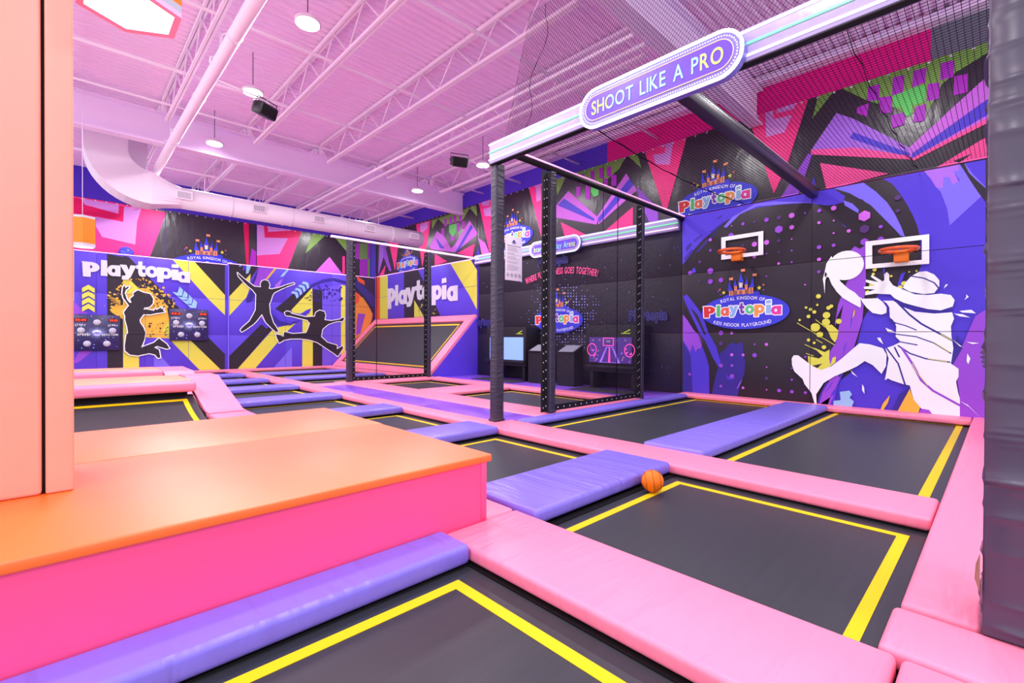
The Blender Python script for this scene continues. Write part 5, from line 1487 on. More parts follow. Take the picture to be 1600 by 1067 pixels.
# open-web joists along Y
JN = ['first', 'second', 'third', 'fourth', 'fifth', 'sixth', 'seventh']
for bi, (ya, yb, bay) in enumerate(((15.0, 4.25, 'in the nearer bay'), (23.0, 15.4, 'in the bay behind the girder'))):
    xs = [-.1, 1.95, 3.95, 6.0, 8.05, 10.2]
    for k, x in enumerate(xs):
        t = thing('roof_joist', 'pink open-web roof joist, %s from left, %s' % (JN[k], bay), 'joist', (x, (ya+yb)/2, 6.85), 'pink roof joists')
        c = MB()
        for s in (-1, 1): c.box((x+s*.03-.022, yb, 7.52), (x+s*.03+.022, ya, 7.6), M['beam'])
        c.build('top_chord', t)
        c = MB()
        for s in (-1, 1): c.box((x+s*.03-.022, yb+.5, 6.86), (x+s*.03+.022, ya-.5, 6.92), M['beam'])
        c.build('bottom_chord', t)
        wv = MB(); nseg = int((ya-yb-1)/.62); pts = []
        for i in range(nseg+1):
            yy = yb+.5+(ya-yb-1)*i/nseg; pts.append((x, yy, 6.89 if i % 2 == 0 else 7.56))
        for i in range(nseg): wv.tube([pts[i], pts[i+1]], .016, M['beam'], 5)
        wv.tube([(x, yb, 7.5), (x, yb+.5, 6.89)], .012, M['beam'], 5); wv.tube([(x, ya, 7.5), (x, ya-.5, 6.89)], .012, M['beam'], 5)
        wv.build('web', t)
        MB().box((x-.05, ya-.02, 7.28), (x+.05, ya+.14, 7.52), M['beam']).build('bearing_seat', t); MB().box((x-.05, yb-.14, 7.28), (x+.05, yb+.02, 7.52), M['beam']).build('bearing_seat', t)
# pipes and bracing along X
for k, (yy, zz, r, lab) in enumerate(((6.6, 6.98, .035, 'thin pink sprinkler pipe under the near roof deck, nearest of five'), (9.3, 6.98, .03, 'thin pink pipe crossing the joists beside the brightest ceiling lamp'), (11.9, 7.0, .04, 'pink sprinkler pipe crossing above the hanging black speakers'), (13.9, 7.05, .03, 'thin pink pipe just in front of the long girder'), (18.9, 7.0, .04, 'pink sprinkler pipe crossing the far bay above the white duct'))):
    tag(MB().tube([(-4, yy, zz), (XW, yy, zz)], r, M['beam'], 8).build('ceiling_pipe'), lab, 'pipe', 'ceiling pipes')
for k, (x, ya, yb) in enumerate(((6.7, 4.2, 20.5), (7.05, 4.2, 22.0))):
    tag(MB().box((x-.025, ya, 6.38), (x+.025, yb, 6.44), M['beam']).build('ceiling_rail'), ('slim pink rail hung under the girder, left one of the pair', 'slim pink rail hung under the girder, right one of the pair')[k], 'rail', 'ceiling rails')
# spiral duct along Y
t = thing('round_duct', 'long round pink duct running away under the ceiling toward the white duct', 'duct', (2.02, 12, 6.0), None)
MB().tube([(2.02, -1, 6.28), (2.02, 22.4, 6.28)], .105, M['beam'], 20).build('pipe', t)
for yy in (2.5, 5.5, 8.5, 11.2, 14, 17.4, 20): MB().tube([(2.02, yy-.03, 6.28), (2.02, yy+.03, 6.28)], .113, M['beam'], 20).build('joint_collar', t)
for yy in (4.6, 9.5, 14.6): MB().tube([(2.02, yy, 6.36), (2.02, yy, 7.6)], .008, M['beam'], 6).build('hanger_rod', t)
for yy in (8.3, 13.2):
    pts = [(2.02+.2*math.sin(i*.9)*.25-.05, yy+i*.12, 6.4+.04*math.sin(i*1.7)) for i in range(14)]
    MB().tube(pts, .012, M['white'], 5).build('cable', t)
# white supply duct along X with an elbow
t = thing('supply_duct', 'white round supply duct with square elbow and grilles under the far ceiling', 'duct', (6, 16.9, 5.3))
yc, r = 16.95, .31; zc = 5.6
MB().tube([(2.55, yc, zc), (10.9, yc, zc)], r, M['white'], 32).build('duct_pipe', t)
el = MB(); N = 12; ins = []; outs = []
for i in range(N+1):
    a = math.pi+i/N*math.pi/2
    outs.append((1.86+1.42*math.cos(a), 6.62+1.42*math.sin(a))); ins.append((1.86+.52*math.cos(a), 6.62+.52*math.sin(a)))
outs = [(.44, 7.5)]+outs; ins = [(1.34, 7.5)]+ins; nn = len(outs); V = []
for yy in (yc-.42, yc+.42): V += [(a, yy, b) for a, b in outs]+[(a, yy, b) for a, b in ins]
Fs = []
for i in range(nn-1): Fs += [(i, i+1, nn+i+1, nn+i), (2*nn+i+1, 2*nn+i, 3*nn+i, 3*nn+i+1), (i+1, i, 2*nn+i, 2*nn+i+1), (nn+i, nn+i+1, 3*nn+i+1, 3*nn+i)]
el.add(V, Fs, M['white']); el.build('elbow', t)
tr = MB(); K = 32; V = []
za, zb = 5.2, 6.1
for k in range(K):
    a = k/K*2*math.pi; cx, sx = math.cos(a), math.sin(a); q = 1/max(abs(cx), abs(sx)); V.append((1.86, yc+.42*cx*q, (za+zb)/2+(zb-za)/2*sx*q))
for k in range(K):
    a = k/K*2*math.pi; V.append((2.6, yc+r*math.cos(a), zc+r*math.sin(a)))
tr.add(V, [(k, (k+1) % K, K+(k+1) % K, K+k) for k in range(K)], M['white'], False); tr.build('transition', t)
for X in (3.9, 5.7, 7.6, 9.5):
    MB().tube([(X-.02, yc, zc), (X+.02, yc, zc)], r+.008, M['white'], 32).build('seam_band', t)
for X in (2.63, 4.64, 6.57, 8.48, 10.4):
    g = MB().box((X-.2, yc-.36, 5.5), (X+.2, yc-.2, 5.74), M['white']).build('grille', t)
    v = MB(); v.box((X-.165, yc-.364, 5.53), (X+.165, yc-.361, 5.71), mat('louvre grey', (120, 112, 134), .5))
    for k in range(12): v.box((X-.155+k*.027, yc-.37, 5.53), (X-.143+k*.027, yc-.362, 5.71), M['white'])
    v.build('louvre', g)
for X in (3.2, 6.0, 9.0): MB().tube([(X, yc, zc+r), (X, yc, 7.6)], .006, M['beam'], 6).build('hanger_rod', t)
# box duct behind the elbow
tag(MB().rbox((1.42, 17.6, 5.95), (1.88, 18.4, 7.61), .03, M['white'], 2).build('box_duct'), 'pale square duct drop behind the white duct elbow', 'duct')
# high-bay lamps
LB = [(3.0, 8.1, 6.72, 'brilliant round ceiling lamp, nearest and largest of the round lamps'), (3.0, 11.2, 6.72, 'round ceiling lamp beside the left hanging speaker'), (3.02, 14.78, 6.68, 'round ceiling lamp in front of the long girder, left of the two'), (9.2, 14.5, 6.7, 'round ceiling lamp above the end of the white duct'), (9.25, 10.95, 6.7, 'round ceiling lamp beside the right hanging speaker')]
for x, y, z, lab in LB:
    t = thing('ceiling_lamp', lab, 'lamp', (x, y, z), 'round high-bay lamps')
    MB().tube([(x, y, z), (x, y, z+.02)], .185, M['lamp'], 28).build('diffuser', t)
    MB().tube([(x, y, z+.02), (x, y, z+.06), (x, y, z+.14)], [.21, .21, .1], M['white'], 28).build('housing', t)
    MB().tube([(x, y, z+.14), (x, y, 7.6)], .008, M['plastic'], 6).build('hanger_rod', t)
# speakers
def speaker(x, y, z, yaw_, lab, rod):
    t = thing('speaker', lab, 'speaker', (x, y, z), 'hanging black speakers')
    R_ = Matrix.Rotation(yaw_, 3, 'Z') @ Matrix.Rotation(.35, 3, 'X'); c = Vector((x, y, z))
    MB().rbox((-.22, -.13, -.13), (.22, .13, .13), .045, M['plastic'], 3, lambda v: R_ @ v+c).build('cabinet', t)
    MB().rbox((-.19, -.138, -.1), (.19, -.12, .1), .02, M['steel'], 3, lambda v: R_ @ v+c).build('speaker_grille', t)
    b = MB(); b.tube([R_ @ Vector((-.245, 0, 0))+c, R_ @ Vector((-.245, 0, .2))+c, R_ @ Vector((.245, 0, .2))+c, R_ @ Vector((.245, 0, 0))+c], .012, M['plastic'], 6); b.build('bracket', t)
    MB().tube([R_ @ Vector((0, 0, .2))+c, rod], .016, M['white'], 8).build('mounting_rod', t)
speaker(3.05, 10.55, 6.15, .5, 'black speaker on a rod from the round duct', (2.12, 10.2, 6.28))
speaker(7.85, 10.3, 6.28, -.4, 'black speaker hung left of the lit fascia beam', (9.6, 10.6, 6.38))

# ------------------------------------------------------------------ high-bay lights, and an even world fill added to brighten the hall
def area(n, x, y, z, s, p, col=(1, 1, 1)):
    l = bpy.data.lights.new(n, 'AREA'); l.shape = 'DISK'; l.size = s; l.energy = p; l.color = col
    o = bpy.data.objects.new(n, l); COL.objects.link(o); o.location = (x, y, z); return o
for x in (-3.2, 3.0, 9.2):
    for y in (-1.8, 1.5, 4.85, 8.1, 11.1, 13.2, 18.2, 21.2): area('high_bay_light', x, y, 6.64, .55, 125, (1, .97, .98))
W = bpy.data.worlds.new('World'); SC.world = W; W.use_nodes = True
bg = W.node_tree.nodes['Background']; bg.inputs[0].default_value = (.95, .9, 1, 1); bg.inputs[1].default_value = 1.6

# ------------------------------------------------------------------ hexagonal lamps
def hexlamp(x, y, z, r, h, lab):
    t = thing('hexagonal_lamp', lab, 'lamp', (x, y, z), 'hexagonal hanging lamps')
    def ring(rr, zz): return [(x+rr*math.cos(math.pi/6+k*math.pi/3), y+rr*math.sin(math.pi/6+k*math.pi/3), zz) for k in range(6)]
    def band(name, z0, z1, m, r0=r, r1=r): mb = MB(); a, b = ring(r0, z0), ring(r1, z1); mb.add(a+b, [(i, (i+1) % 6, 6+(i+1) % 6, 6+i) for i in range(6)], m); return mb.build(name, t)
    mb = MB(); a, b = ring(r, z), ring(r*.86, z); mb.add(a+b, [((i+1) % 6, i, 6+i, 6+(i+1) % 6) for i in range(6)], M['lamppink']); a, b = ring(r, z), ring(r, z+.03); mb.add(a+b, [(i, (i+1) % 6, 6+(i+1) % 6, 6+i) for i in range(6)], M['lamppink']); mb.build('bottom_frame', t)
    MB().add(ring(r*.86, z+.004), [tuple(range(6))[::-1]], M['hexlamp']).build('diffuser', t)
    band('trim_ring', z+.03, z+.075, M['lampgrey']); band('shade', z+.075, z+h-.05, M['lamporange']); band('trim_ring', z+h-.05, z+h, M['lampgrey'])
    MB().add(ring(r, z+h), [tuple(range(6))], M['lampgrey']).build('top_plate', t)
    MB().tube([(x, y, z+h), (x, y, 7.6)], .006, M['beam'], 6).build('hanger_rod', t)
hexlamp(.315, 3.74, 3.5, .28, .72, 'big lit hexagonal lamp with orange sides at the top left')
hexlamp(.38, 14.7, 3.54, .25, .7, 'orange hexagonal lamp hanging far behind the peach column')

# ------------------------------------------------------------------ wall padding with printed murals
def wall_pads(name, label, us, vs, base, layers, on, cat='wall padding', hidden=()):
    cu, cv = (us[0]+us[-1])/2, vs[0]
    t = thing(name, label, cat, on(cu, cv, 0))
    for i in range(len(us)-1):
        for j in range(len(vs)-1):
            u0, u1, v0, v1 = us[i]+.002, us[i+1]-.002, vs[j]+.002, vs[j+1]-.002
            mb = MB(); a, b = on(u0, v0, 0), on(u1, v1, -.05)
            mb.rbox(tuple(min(a[k], b[k]) for k in range(3)), tuple(max(a[k], b[k]) for k in range(3)), .005, base, 2)
            put_print(mb, layers, (u0+.004, u1-.004, v0+.004, v1-.004), on)
            mb.build('panel', t)
    return t
A = {k: art_tris(v) for k, v in ART.items()}
wall_pads('wall_padding', 'dark and purple wall padding printed with a white leaping basketball player', [-5.86, -2.9, .6], [.1, 1.655, 3.18, 4.7], ink('ink'), A['court']+logo(-4.3, 2.15, 1.0, .415), onR)
# arena wall: near black, stars, halo, logo
ar = list(A['arena'])
halo = lambda u, v, a, b: (M['glow'], tess([(u+a*math.cos(k/24*2*math.pi), v+b*math.sin(k/24*2*math.pi)) for k in range(24)]))
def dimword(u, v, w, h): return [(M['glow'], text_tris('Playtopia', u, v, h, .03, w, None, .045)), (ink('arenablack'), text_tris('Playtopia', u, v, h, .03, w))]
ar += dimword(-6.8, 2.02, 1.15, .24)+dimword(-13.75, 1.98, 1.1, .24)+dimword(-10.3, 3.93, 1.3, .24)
ar += [(ink('neonpink'), text_tris('WHERE FUN & FITNESS GOES TOGETHER!', -10.0, 3.58, .2, .012, 3.0, lambda a: (-.22*a*a, math.atan(-.44*a/1.5))))]
ar += logo(-10.05, 2.08, 1.03, .42)
wall_pads('wall_padding', 'black starry wall padding of the play arena behind the screens', [-14.2, -10.9, -5.87], [.06, 1.64, 3.17, 4.7], ink('arenablack'), ar, onR)
tR = wall_pads('wall_padding', 'purple and yellow wall padding with white lettering above the slanted trampoline', [-22.54, -18.4, -14.28], [2.42, 3.53, 4.6], ink('purple'), A['ramp'], onR)
letters_mesh(ART['ramp'], onR, .03, tR, M['paper'])
tA = wall_pads('wall_padding', 'purple wall padding with white lettering and a jumping girl silhouette', [-2.6, .95, 2.34, 3.71, 5.08], [.1, 1.56, 3.05, 4.5], ink('purple'), A['farA'], onF)
letters_mesh(ART['farA'], onF, .04, tA, M['paper'])
onF2 = lambda u, v, d=0: (u, YF-d, v)
wall_pads('wall_padding', 'purple wall padding with two leaping black silhouettes', [5.14, 7.39, 9.53, 11.78], [.1, 1.56, 3.04, 4.56], ink('purple'), A['farB'], onF)
tag(MB().box((5.085, YF-.02, -.03), (5.135, YF+.1, 4.56), ink('periwinkle')).build('corner_strip'), 'pale blue strip between the two far wall paddings', 'strip')
# ledge and light line on top of the paddings
led = thing('light_strip', 'glowing white line along the top of the left far wall padding', 'light strip', (1.3, YF, 4.5), 'light lines above the wall paddings')
MB().box((-2.6, YF-.01, 4.5), (5.1, YF+.05, 4.522), M['ledp']).build('tube', led)
led = thing('light_strip', 'glowing white line above the two leaping silhouettes', 'light strip', (8.4, YF, 4.56), 'light lines above the wall paddings')
MB().box((5.1, YF-.01, 4.56), (11.75, YF+.05, 4.582), M['ledp']).build('tube', led)
led = thing('light_strip', 'glowing line on top of the padding above the slanted trampoline', 'light strip', (XW, -18.4, 4.6), 'light lines above the wall paddings')
MB().box((XW-.02, 14.3, 4.6), (XW+.02, 22.5, 4.622), M['ledp']).build('tube', led)
struct(MB().box((-3.5, YF+.05, 4.2), (XW, YB, 4.3), M['wallblue']).build('trim_2'))
b = MB(); b.sphere((1.8, 22.84, 4.62), .235, M['blueball'])
tag(b.build('blue_ball'), 'shiny blue ball peeking over the top of the left far padding', 'ball')

# ------------------------------------------------------------------ vinyl banners above
def banner(label, rect, layers, on):
    t = thing('vinyl_banner', label, 'banner', on((rect[0]+rect[1])/2, rect[2], 0), 'vinyl banners on the upper walls')
    mb = MB(); a, b = on(rect[0]+.01, rect[2], 0), on(rect[1]-.01, rect[3], -.012)
    mb.box(tuple(min(a[k], b[k]) for k in range(3)), tuple(max(a[k], b[k]) for k in range(3)), mat('banner black', PAL['ink'], .3, .5, wrinkle=.35, stretch=(1, 1, .5), scale=4))
    put_print(mb, layers, (rect[0]+.012, rect[1]-.012, rect[2]+.002, rect[3]-.002), on, .001, .0002)
    ey = mb; q = int((rect[1]-rect[0])/.3)
    for k in range(q):
        u = rect[0]+.15+k*.3; ey.add([on(u-.018, rect[3]-.06, .03), on(u+.018, rect[3]-.06, .03), on(u+.018, rect[3]-.02, .03), on(u-.018, rect[3]-.02, .03)], [(0, 1, 2, 3)], M['eyelet'])
    mb.build('sheet', t)
LF = logo(4.5, 4.3, 1.4, .6)
banner('pink and lilac banner panel over the jumping girl, leftmost of the upper banners', (-2.5, 3.035, 4.32, 6.5), A['upF'], onB)
banner('plain black banner with a castle crest above the left far padding', (3.035, 6.33, 4.32, 6.5), A['upF']+LF, onB)
banner('lilac, green and black banner above the two leaping silhouettes', (6.33, 11.78, 4.32, 6.5), A['upF'], onB)
banner('zigzag banner above the slanted trampoline with a small castle crest', (-22.54, -14.3, 4.64, 6.74), A['upR']+logo(-19.38, 4.92), onR)
banner('zigzag banner above the black arena wall behind the first posts', (-14.3, -8.36, 4.72, 6.74), A['upR']+logo(-12.26, 5.12), onR)
banner('zigzag banner above the basketball hoops with pink spikes', (-8.36, .9, 4.71, 6.74), A['upR']+logo(-5.0, 4.93), onR)

# ------------------------------------------------------------------ trampolines
def ring(mb, x0, x1, y0, y1, w, z0, z1, m):
    for a, b in (((x0, y0), (x1, y0+w)), ((x0, y1-w), (x1, y1)), ((x0, y0+w), (x0+w, y1-w)), ((x1-w, y0+w), (x1, y1-w))):
        mb.box((a[0], a[1], z0), (b[0], b[1], z1), m)
def trampoline(lab, x0, x1, y0, y1, line, lw=.075):
    t = thing('trampoline', lab, 'trampoline', ((x0+x1)/2, (y0+y1)/2, -.03), 'flat trampoline beds')
    MB().box((x0, y0, -.012), (x1, y1, 0), M['mat']).build('jump_mat', t)
    a, b, c, d = line; mb = MB()
    ring(mb, a, b, c, d, lw, 0.0005, .003, M['line']); mb.build('yellow_line', t)
    mb = MB(); ring(mb, x0-.07, x1+.07, y0-.07, y1+.07, .07, -.03, .012, M['steel'])
    mb.build('steel_frame', t)
YC = [2.87, 5.66, 8.42, 11.15, 13.9, 16.5, 19.2]    # rows of cross pads
def rowline(k):
    return (.48, 2.36) if k == 0 else (YC[k-1]+.53, YC[k]-.44-.05+.02)
trampoline('black trampoline in the foreground below the platform, cut by the bottom edge', -.9, 1.93, -.75, 2.42, (-.7, 1.776, -.5, 2.32))
labsB = ['black trampoline beside the orange basketball', 'black trampoline just right of the orange platform corner', 'black trampoline left of the first black post', 'black trampoline row behind the platform, third from its corner', 'far black trampoline strip, second from the far wall padding', 'narrow far black trampoline before the last purple pads', 'farthest black trampoline left of the pink strip']
tops = [2.36, 5.218, 8.046, 10.88, 13.63, 16.29, 18.95]
for k in range(7):
    y1 = tops[k]; y0 = .48 if k == 0 else tops[k-1]+.98
    trampoline(labsB[k], 2.66, 4.86, y0-.1, y1+.1, (2.5, 4.68, y0 if k == 0 else YC[k-1]+.2, y1), .07)
trampoline('long black trampoline under the left basketball hoop', 5.5, 11.42, 3.0, 5.42, (5.42, 11.33, 3.05, 5.26), .075)
trampoline('long black trampoline under the right basketball hoop', 5.5, 11.42, .34, 2.48, (5.42, 11.42, .47, 2.36), .085)
trampoline('small black trampoline in the arena nearest the first posts', 7.0, 9.2, 6.4, 9.62, (6.9, 9.14, 6.2, 9.54), .06)
trampoline('small black trampoline in the arena before the slanted wall', 7.0, 9.1, 10.95, 13.56, (6.9, 9.0, 10.75, 13.45), .06)
for k, (a, b) in enumerate(((14.55, 16.1), (16.9, 18.85), (19.65, 21.9))):
    trampoline(['far black trampoline just behind the tall post, nearest of three', 'far black trampoline between two purple pads before the silhouettes', 'farthest black trampoline below the leaping silhouettes'][k], 5.4, 8.85, a, b, (5.3, 8.7, a-.2, b-.12), .06)

# ------------------------------------------------------------------ pads
NP = [0]
def pad(lab, a, b, m='pink', r=.03, group=None, name=None):
    mb = MB().rbox(a, b, r, M[m], 4)
    return tag(mb.build(name or 'safety_pad'), lab, 'pad', group or ('pink safety pads' if m == 'pink' else 'purple safety pads'))
pad('wide pink pad in the foreground right of the platform', (1.945, .31, .02), (2.655, 2.715, .12))
pad('narrow pink pad along the right side of the orange platform', (2.36, 2.73, .02), (2.655, 5.93, .12))
pad('pink pad behind the platform, beside the nearer curved trampoline', (1.9, 5.95, .02), (2.54, 9.98, .12))
pad('pink pad running on from the kinked ramp pad to the far wall', (1.95, 10.0, .02), (2.54, 22.0, .12))
pad('long pink pad between the basketball and the hoop trampolines', (4.82, .37, .02), (5.5, 5.74, .125))
pad('pink pad left of the purple walkway', (4.82, 5.76, .02), (5.24, 14.05, .12))
pad('pink pad running to the far wall left of the leaping silhouettes', (4.82, 14.07, .02), (5.42, 21.95, .12))
pad('thin pink pad along the foot of the basketball mural', (11.3, .37, .02), (11.79, 5.72, .12))
pad('long wrinkled pink pad along the right edge beside the black column', (3.17, .055, .02), (11.79, .36, .13))
pad('pink pad under the foot of the big black column', (2.68, -.9, .02), (3.14, .385, .12))
pad('pink pad at the very bottom right corner', (.9, -.9, .02), (2.66, .295, .115))
pb = ['broad purple pad touching the basketball', 'purple pad left of the first black post', 'purple pad third behind the basketball', 'purple pad fourth behind the basketball', 'purple pad fifth behind the basketball', 'purple pad sixth behind the basketball', 'farthest purple pad in the row behind the platform']
for k, y in enumerate(YC):
    pad(pb[k], (2.665 if k < 2 else 2.56, y-.37 if k == 0 else y-.36, .03), (4.815, y+.47 if k == 0 else y+.36, .155), 'purple', .04)
pad('wide purple pad between the two hoop trampolines', (5.505, 2.46, .03), (11.29, 3.26, .155), 'purple', .04)
pad('purple pad along the foot of the clear mesh screen', (5.58, 5.43, .02), (11.29, 5.73, .125), 'purple', .05)
pad('purple pad along the foot of the pink platform face', (-2.5, 2.40, .02), (1.94, 2.725, .15), 'purple', .035)
pad('far purple pad below the silhouettes, nearer of the two', (5.43, 16.14, .03), (8.88, 16.86, .14), 'purple', .05)
pad('far purple pad below the silhouettes, farther of the two', (5.43, 18.9, .03), (8.88, 19.6, .14), 'purple', .05)
pad('pink pad at the foot of the far wall under the silhouettes', (5.44, 21.97, .02), (9.5, 22.5, .13))
pad('pink pad at the foot of the far wall under the left padding', (-2.5, 22.02, .02), (5.42, 22.5, .13))
pad('pink pad along the right side of the purple walkway', (6.14, 5.74, .02), (6.98, 13.99, .11))
pad('pink pad between the two arena trampolines', (7.0, 9.66, .02), (9.18, 10.92, .11))
pad('pink pad at the back of the arena trampolines', (9.2, 6.35, .02), (9.78, 13.55, .11))
pad('pink pad under the arena mesh screen by the tall post', (5.28, 13.58, .02), (9.78, 14.5, .115)) if 0 else pad('pink pad under the arena mesh screen by the tall post', (6.15, 14.02, .02), (9.6, 14.42, .115))
pad('short pink pad at the far end of the purple walkway', (5.26, 13.42, .02), (6.12, 14.05, .12))
pad('short pink pad at the near end of the arena trampolines', (7.0, 5.74, .02), (9.72, 6.33, .11))
pad('pink pad behind the far arena trampoline', (7.0, 13.6, .02), (9.78, 13.97, .11))
pad('pink pad along the foot of the slanted trampoline', (8.9, 14.44, .02), (9.46, 21.95, .125))
# purple walkway and arena floor mats
for k, (a, b) in enumerate(((5.76, 8.3), (8.3, 10.85), (10.85, 13.4))):
    tag(MB().rbox((5.26, a, .02), (6.12, b-.004, .1), .01, M['purplefloor'], 2).build('floor_mat'), 'glossy purple walkway mat, %s of three behind the first post' % ('nearest', 'middle', 'farthest')[k], 'floor mat', 'purple walkway mats')
for k, (a, b) in enumerate(((5.76, 8.6), (8.6, 11.4), (11.4, 14.22))):
    tag(MB().rbox((9.8, a, .0), (11.78, b-.004, .06), .01, M['purplefloor'], 2).build('floor_mat'), 'glossy purple mat before the arena wall, %s' % ('beside the third post', 'under the pedestals', 'beside the violet wedge')[k], 'floor mat', 'purple arena mats')

# ------------------------------------------------------------------ orange platform and columns
t = thing('padded_platform', 'raised pink box platform with an orange padded top', 'platform', (0, 4.3, -.03))
MB().box((-3, 2.73, -.03), (2.345, 5.88, .55), M['hot']).build('base', t)
MB().rbox((2.30, 2.722, .12), (2.352, 2.76, .55), .004, M['hot'], 2).build('corner_trim', t)
MB().rbox((-3, 2.715, .55), (2.4, 4.46, .607), .012, M['orange'], 3).build('top_pad', t)
MB().rbox((-3, 4.465, .55), (2.42, 5.93, .607), .012, M['orange'], 3).build('top_pad', t)
t = thing('padded_column', 'tall peach padded column standing on the platform at the left edge', 'column', (-.3, 3.9, .607))
MB().rbox((-.75, 3.712, .608), (-.075, 4.3, 6.4), .02, M['peach'], 3).build('wrap', t)
MB().rbox((-.06, 3.712, .608), (.058, 4.3, 6.4), .012, M['peach'], 3).build('wrap', t)
MB().box((-.7, 3.76, .607), (.03, 4.25, 6.4), M['steel']).build('core', t)
t = thing('padded_column', 'big black padded column filling the right edge', 'column', (3.3, -.2, .12))
MB().folded(3.1, 3.55, -.55, .068, .125, 6.4, M['darkpad'], .16, .024, 5, .008).build('wrap', t)
fl = MB(); fl.add([(3.1, .066, .5), (3.09, .078, .45), (3.09, .082, .38), (3.1, .066, .32), (3.12, .066, .5), (3.11, .08, .45), (3.11, .084, .38), (3.12, .066, .32)], [(0, 1, 5, 4), (1, 2, 6, 5), (2, 3, 7, 6), (0, 4, 7, 3), (0, 3, 2, 1), (4, 5, 6, 7)], mat('brown tape', (150, 110, 96), .5)); fl.build('torn_flap', t)

# ------------------------------------------------------------------ curved ramp beds on the left
def bedz(y, y0, y1, h):
    s = max(0, min(1, (y-y0)/(y1-y0))); return h*s**1.8
def ramp_bed(lab, x0, x1, ya, yb, yk, h, linex):
    t = thing('curved_trampoline', lab, 'trampoline', ((x0+x1)/2, (ya+yb)/2, -.03), 'curved trampolines')
    N = 26; mb = MB(); ys = [ya+(yb-ya)*i/N for i in range(N+1)]
    mb.add([(x0, y, bedz(y, yk, yb, h)) for y in ys]+[(x1, y, bedz(y, yk, yb, h)) for y in ys], [(i, N+1+i, N+2+i, i+1) for i in range(N)], M['mat'], True); mb.build('jump_mat', t)
    mb = MB(); yt = yb-.14
    yl = [ya+(yt-ya)*i/N for i in range(N+1)]
    mb.add([(linex-.08, y, bedz(y, yk, yb, h)+.004) for y in yl]+[(linex, y, bedz(y, yk, yb, h)+.004) for y in yl], [(i, N+1+i, N+2+i, i+1) for i in range(N)], M['line'], True)
    mb.add([(x0, yt-.09, bedz(yt-.09, yk, yb, h)+.004), (linex, yt-.09, bedz(yt-.09, yk, yb, h)+.004), (linex, yt, bedz(yt, yk, yb, h)+.004), (x0, yt, bedz(yt, yk, yb, h)+.004)], [(0, 1, 2, 3)], M['line'])
    mb.build('yellow_line', t)
    mb = MB(); mb.box((x0, yb, -.03), (x1, yb+.06, h+.02), M['steel']); mb.box((x0, ya-.06, -.03), (x1, ya, 0), M['steel']); mb.build('steel_frame', t)
ramp_bed('curved black trampoline rising behind the platform', -2.6, 1.86, 6.0, 10.85, 9.0, .36, 1.74)
ramp_bed('curved black trampoline hidden between the two pink bolsters', -2.6, 1.86, 12.75, 14.8, 13.2, .4, 1.74)
def bolster(lab, y0, y1, x1):
    t = thing('ridge_bolster', lab, 'bolster', (0, (y0+y1)/2, -.03), 'raised bolsters')
    MB().box((-2.6, y0+.31, -.03), (x1-.1, y1-.1, .5), M['steel']).build('base', t)
    MB().rbox((-2.6, y0, .45), (x1, y0+.45, .64), .06, M['pink'], 4).build('front_roll', t)
    MB().rbox((-2.6, y0+.4, .5), (x1, y1, .65), .03, mat('orange-lit pad vinyl', (252, 160, 130), .4, .45), 3).build('top_pad', t)  # orange light on the top surface is painted into the pad colour
bolster('pink roll bolster with orange-lit top behind the curved trampoline, nearer one', 10.62, 12.6, 1.88)
bolster('pink roll bolster with orange-lit top below the jumping girl, farther one', 14.6, 16.3, 1.88)
def slope_pad(lab, pts, x0, x1):
    mb = MB(); n = len(pts)
    V = []
    for y, z in pts:
        th = max(.012, min(.09, z-.124)); V += [(x0, y, z), (x1, y, z), (x1, y, z-th), (x0, y, z-th)]
    fs = [(0, 3, 2, 1), (4*n-4, 4*n-3, 4*n-2, 4*n-1)]
    for i in range(n-1):
        a = 4*i; b = a+4; fs += [(a, a+1, b+1, b), (a+1, a+2, b+2, b+1), (a+2, a+3, b+3, b+2), (a+3, a, b, b+3)]
    mb.add(V, fs, M['pink'])
    o = tag(mb.build('ramp_pad'), lab, 'pad', 'sloped pink pads'); return o
slope_pad('sloped pink pad beside the curved trampoline, nearer one', [(9.75, .137), (10.0, .15), (10.35, .25), (11.9, .66), (12.65, .66)], 1.9, 2.5)
slope_pad('sloped pink pad beside the far bolster below the jumping girl', [(13.0, .137), (13.4, .18), (14.8, .6), (16.3, .64)], 1.9, 2.54)

# ------------------------------------------------------------------ slanted wall trampoline
t = thing('slanted_trampoline', 'big black slanted trampoline with pink border against the far right wall', 'trampoline', (10.6, 18.4, 0))
P0, P1 = Vector((9.55, 0, .1)), Vector((11.78, 0, 2.38)); e1 = (P1-P0); L = e1.length; e1.normalize(); nrm = Vector((-e1.z, 0, e1.x))
def sl(s, y, k=0): p = P0+e1*s+nrm*k; return (p.x, y, p.z)
def slab(name, s0, s1, y0, y1, k0, k1, m, par, y0b=None, y1b=None):
    y0b = y0 if y0b is None else y0b; y1b = y1 if y1b is None else y1b
    MB().hexa([sl(s0, y0, k0), sl(s0, y1, k0), sl(s1, y1b, k0), sl(s1, y0b, k0), sl(s0, y0, k1), sl(s0, y1, k1), sl(s1, y1b, k1), sl(s1, y0b, k1)], m).build(name, par)
slab('jump_mat', .25, L-.25, 14.7, 22.1, -.05, -.03, M['mat'], t)
mb = MB()
for s0, s1, a, b in ((.42, .48, 14.95, 21.95), (L-.52, L-.44, 14.95, 21.95), (.42, L-.44, 14.95, 15.01), (.42, L-.44, 21.89, 21.95)): mb.hexa([sl(s0, a, -.029), sl(s0, b, -.029), sl(s1, b, -.029), sl(s1, a, -.029), sl(s0, a, -.025), sl(s0, b, -.025), sl(s1, b, -.025), sl(s1, a, -.025)], M['lineo'])
mb.build('orange_line', t)
slab('border_pad', 0, .3, 14.27, 22.5, -.06, .04, M['pink'], t); slab('border_pad', L-.34, L, 14.27, 22.5, -.06, .04, M['pink'], t)
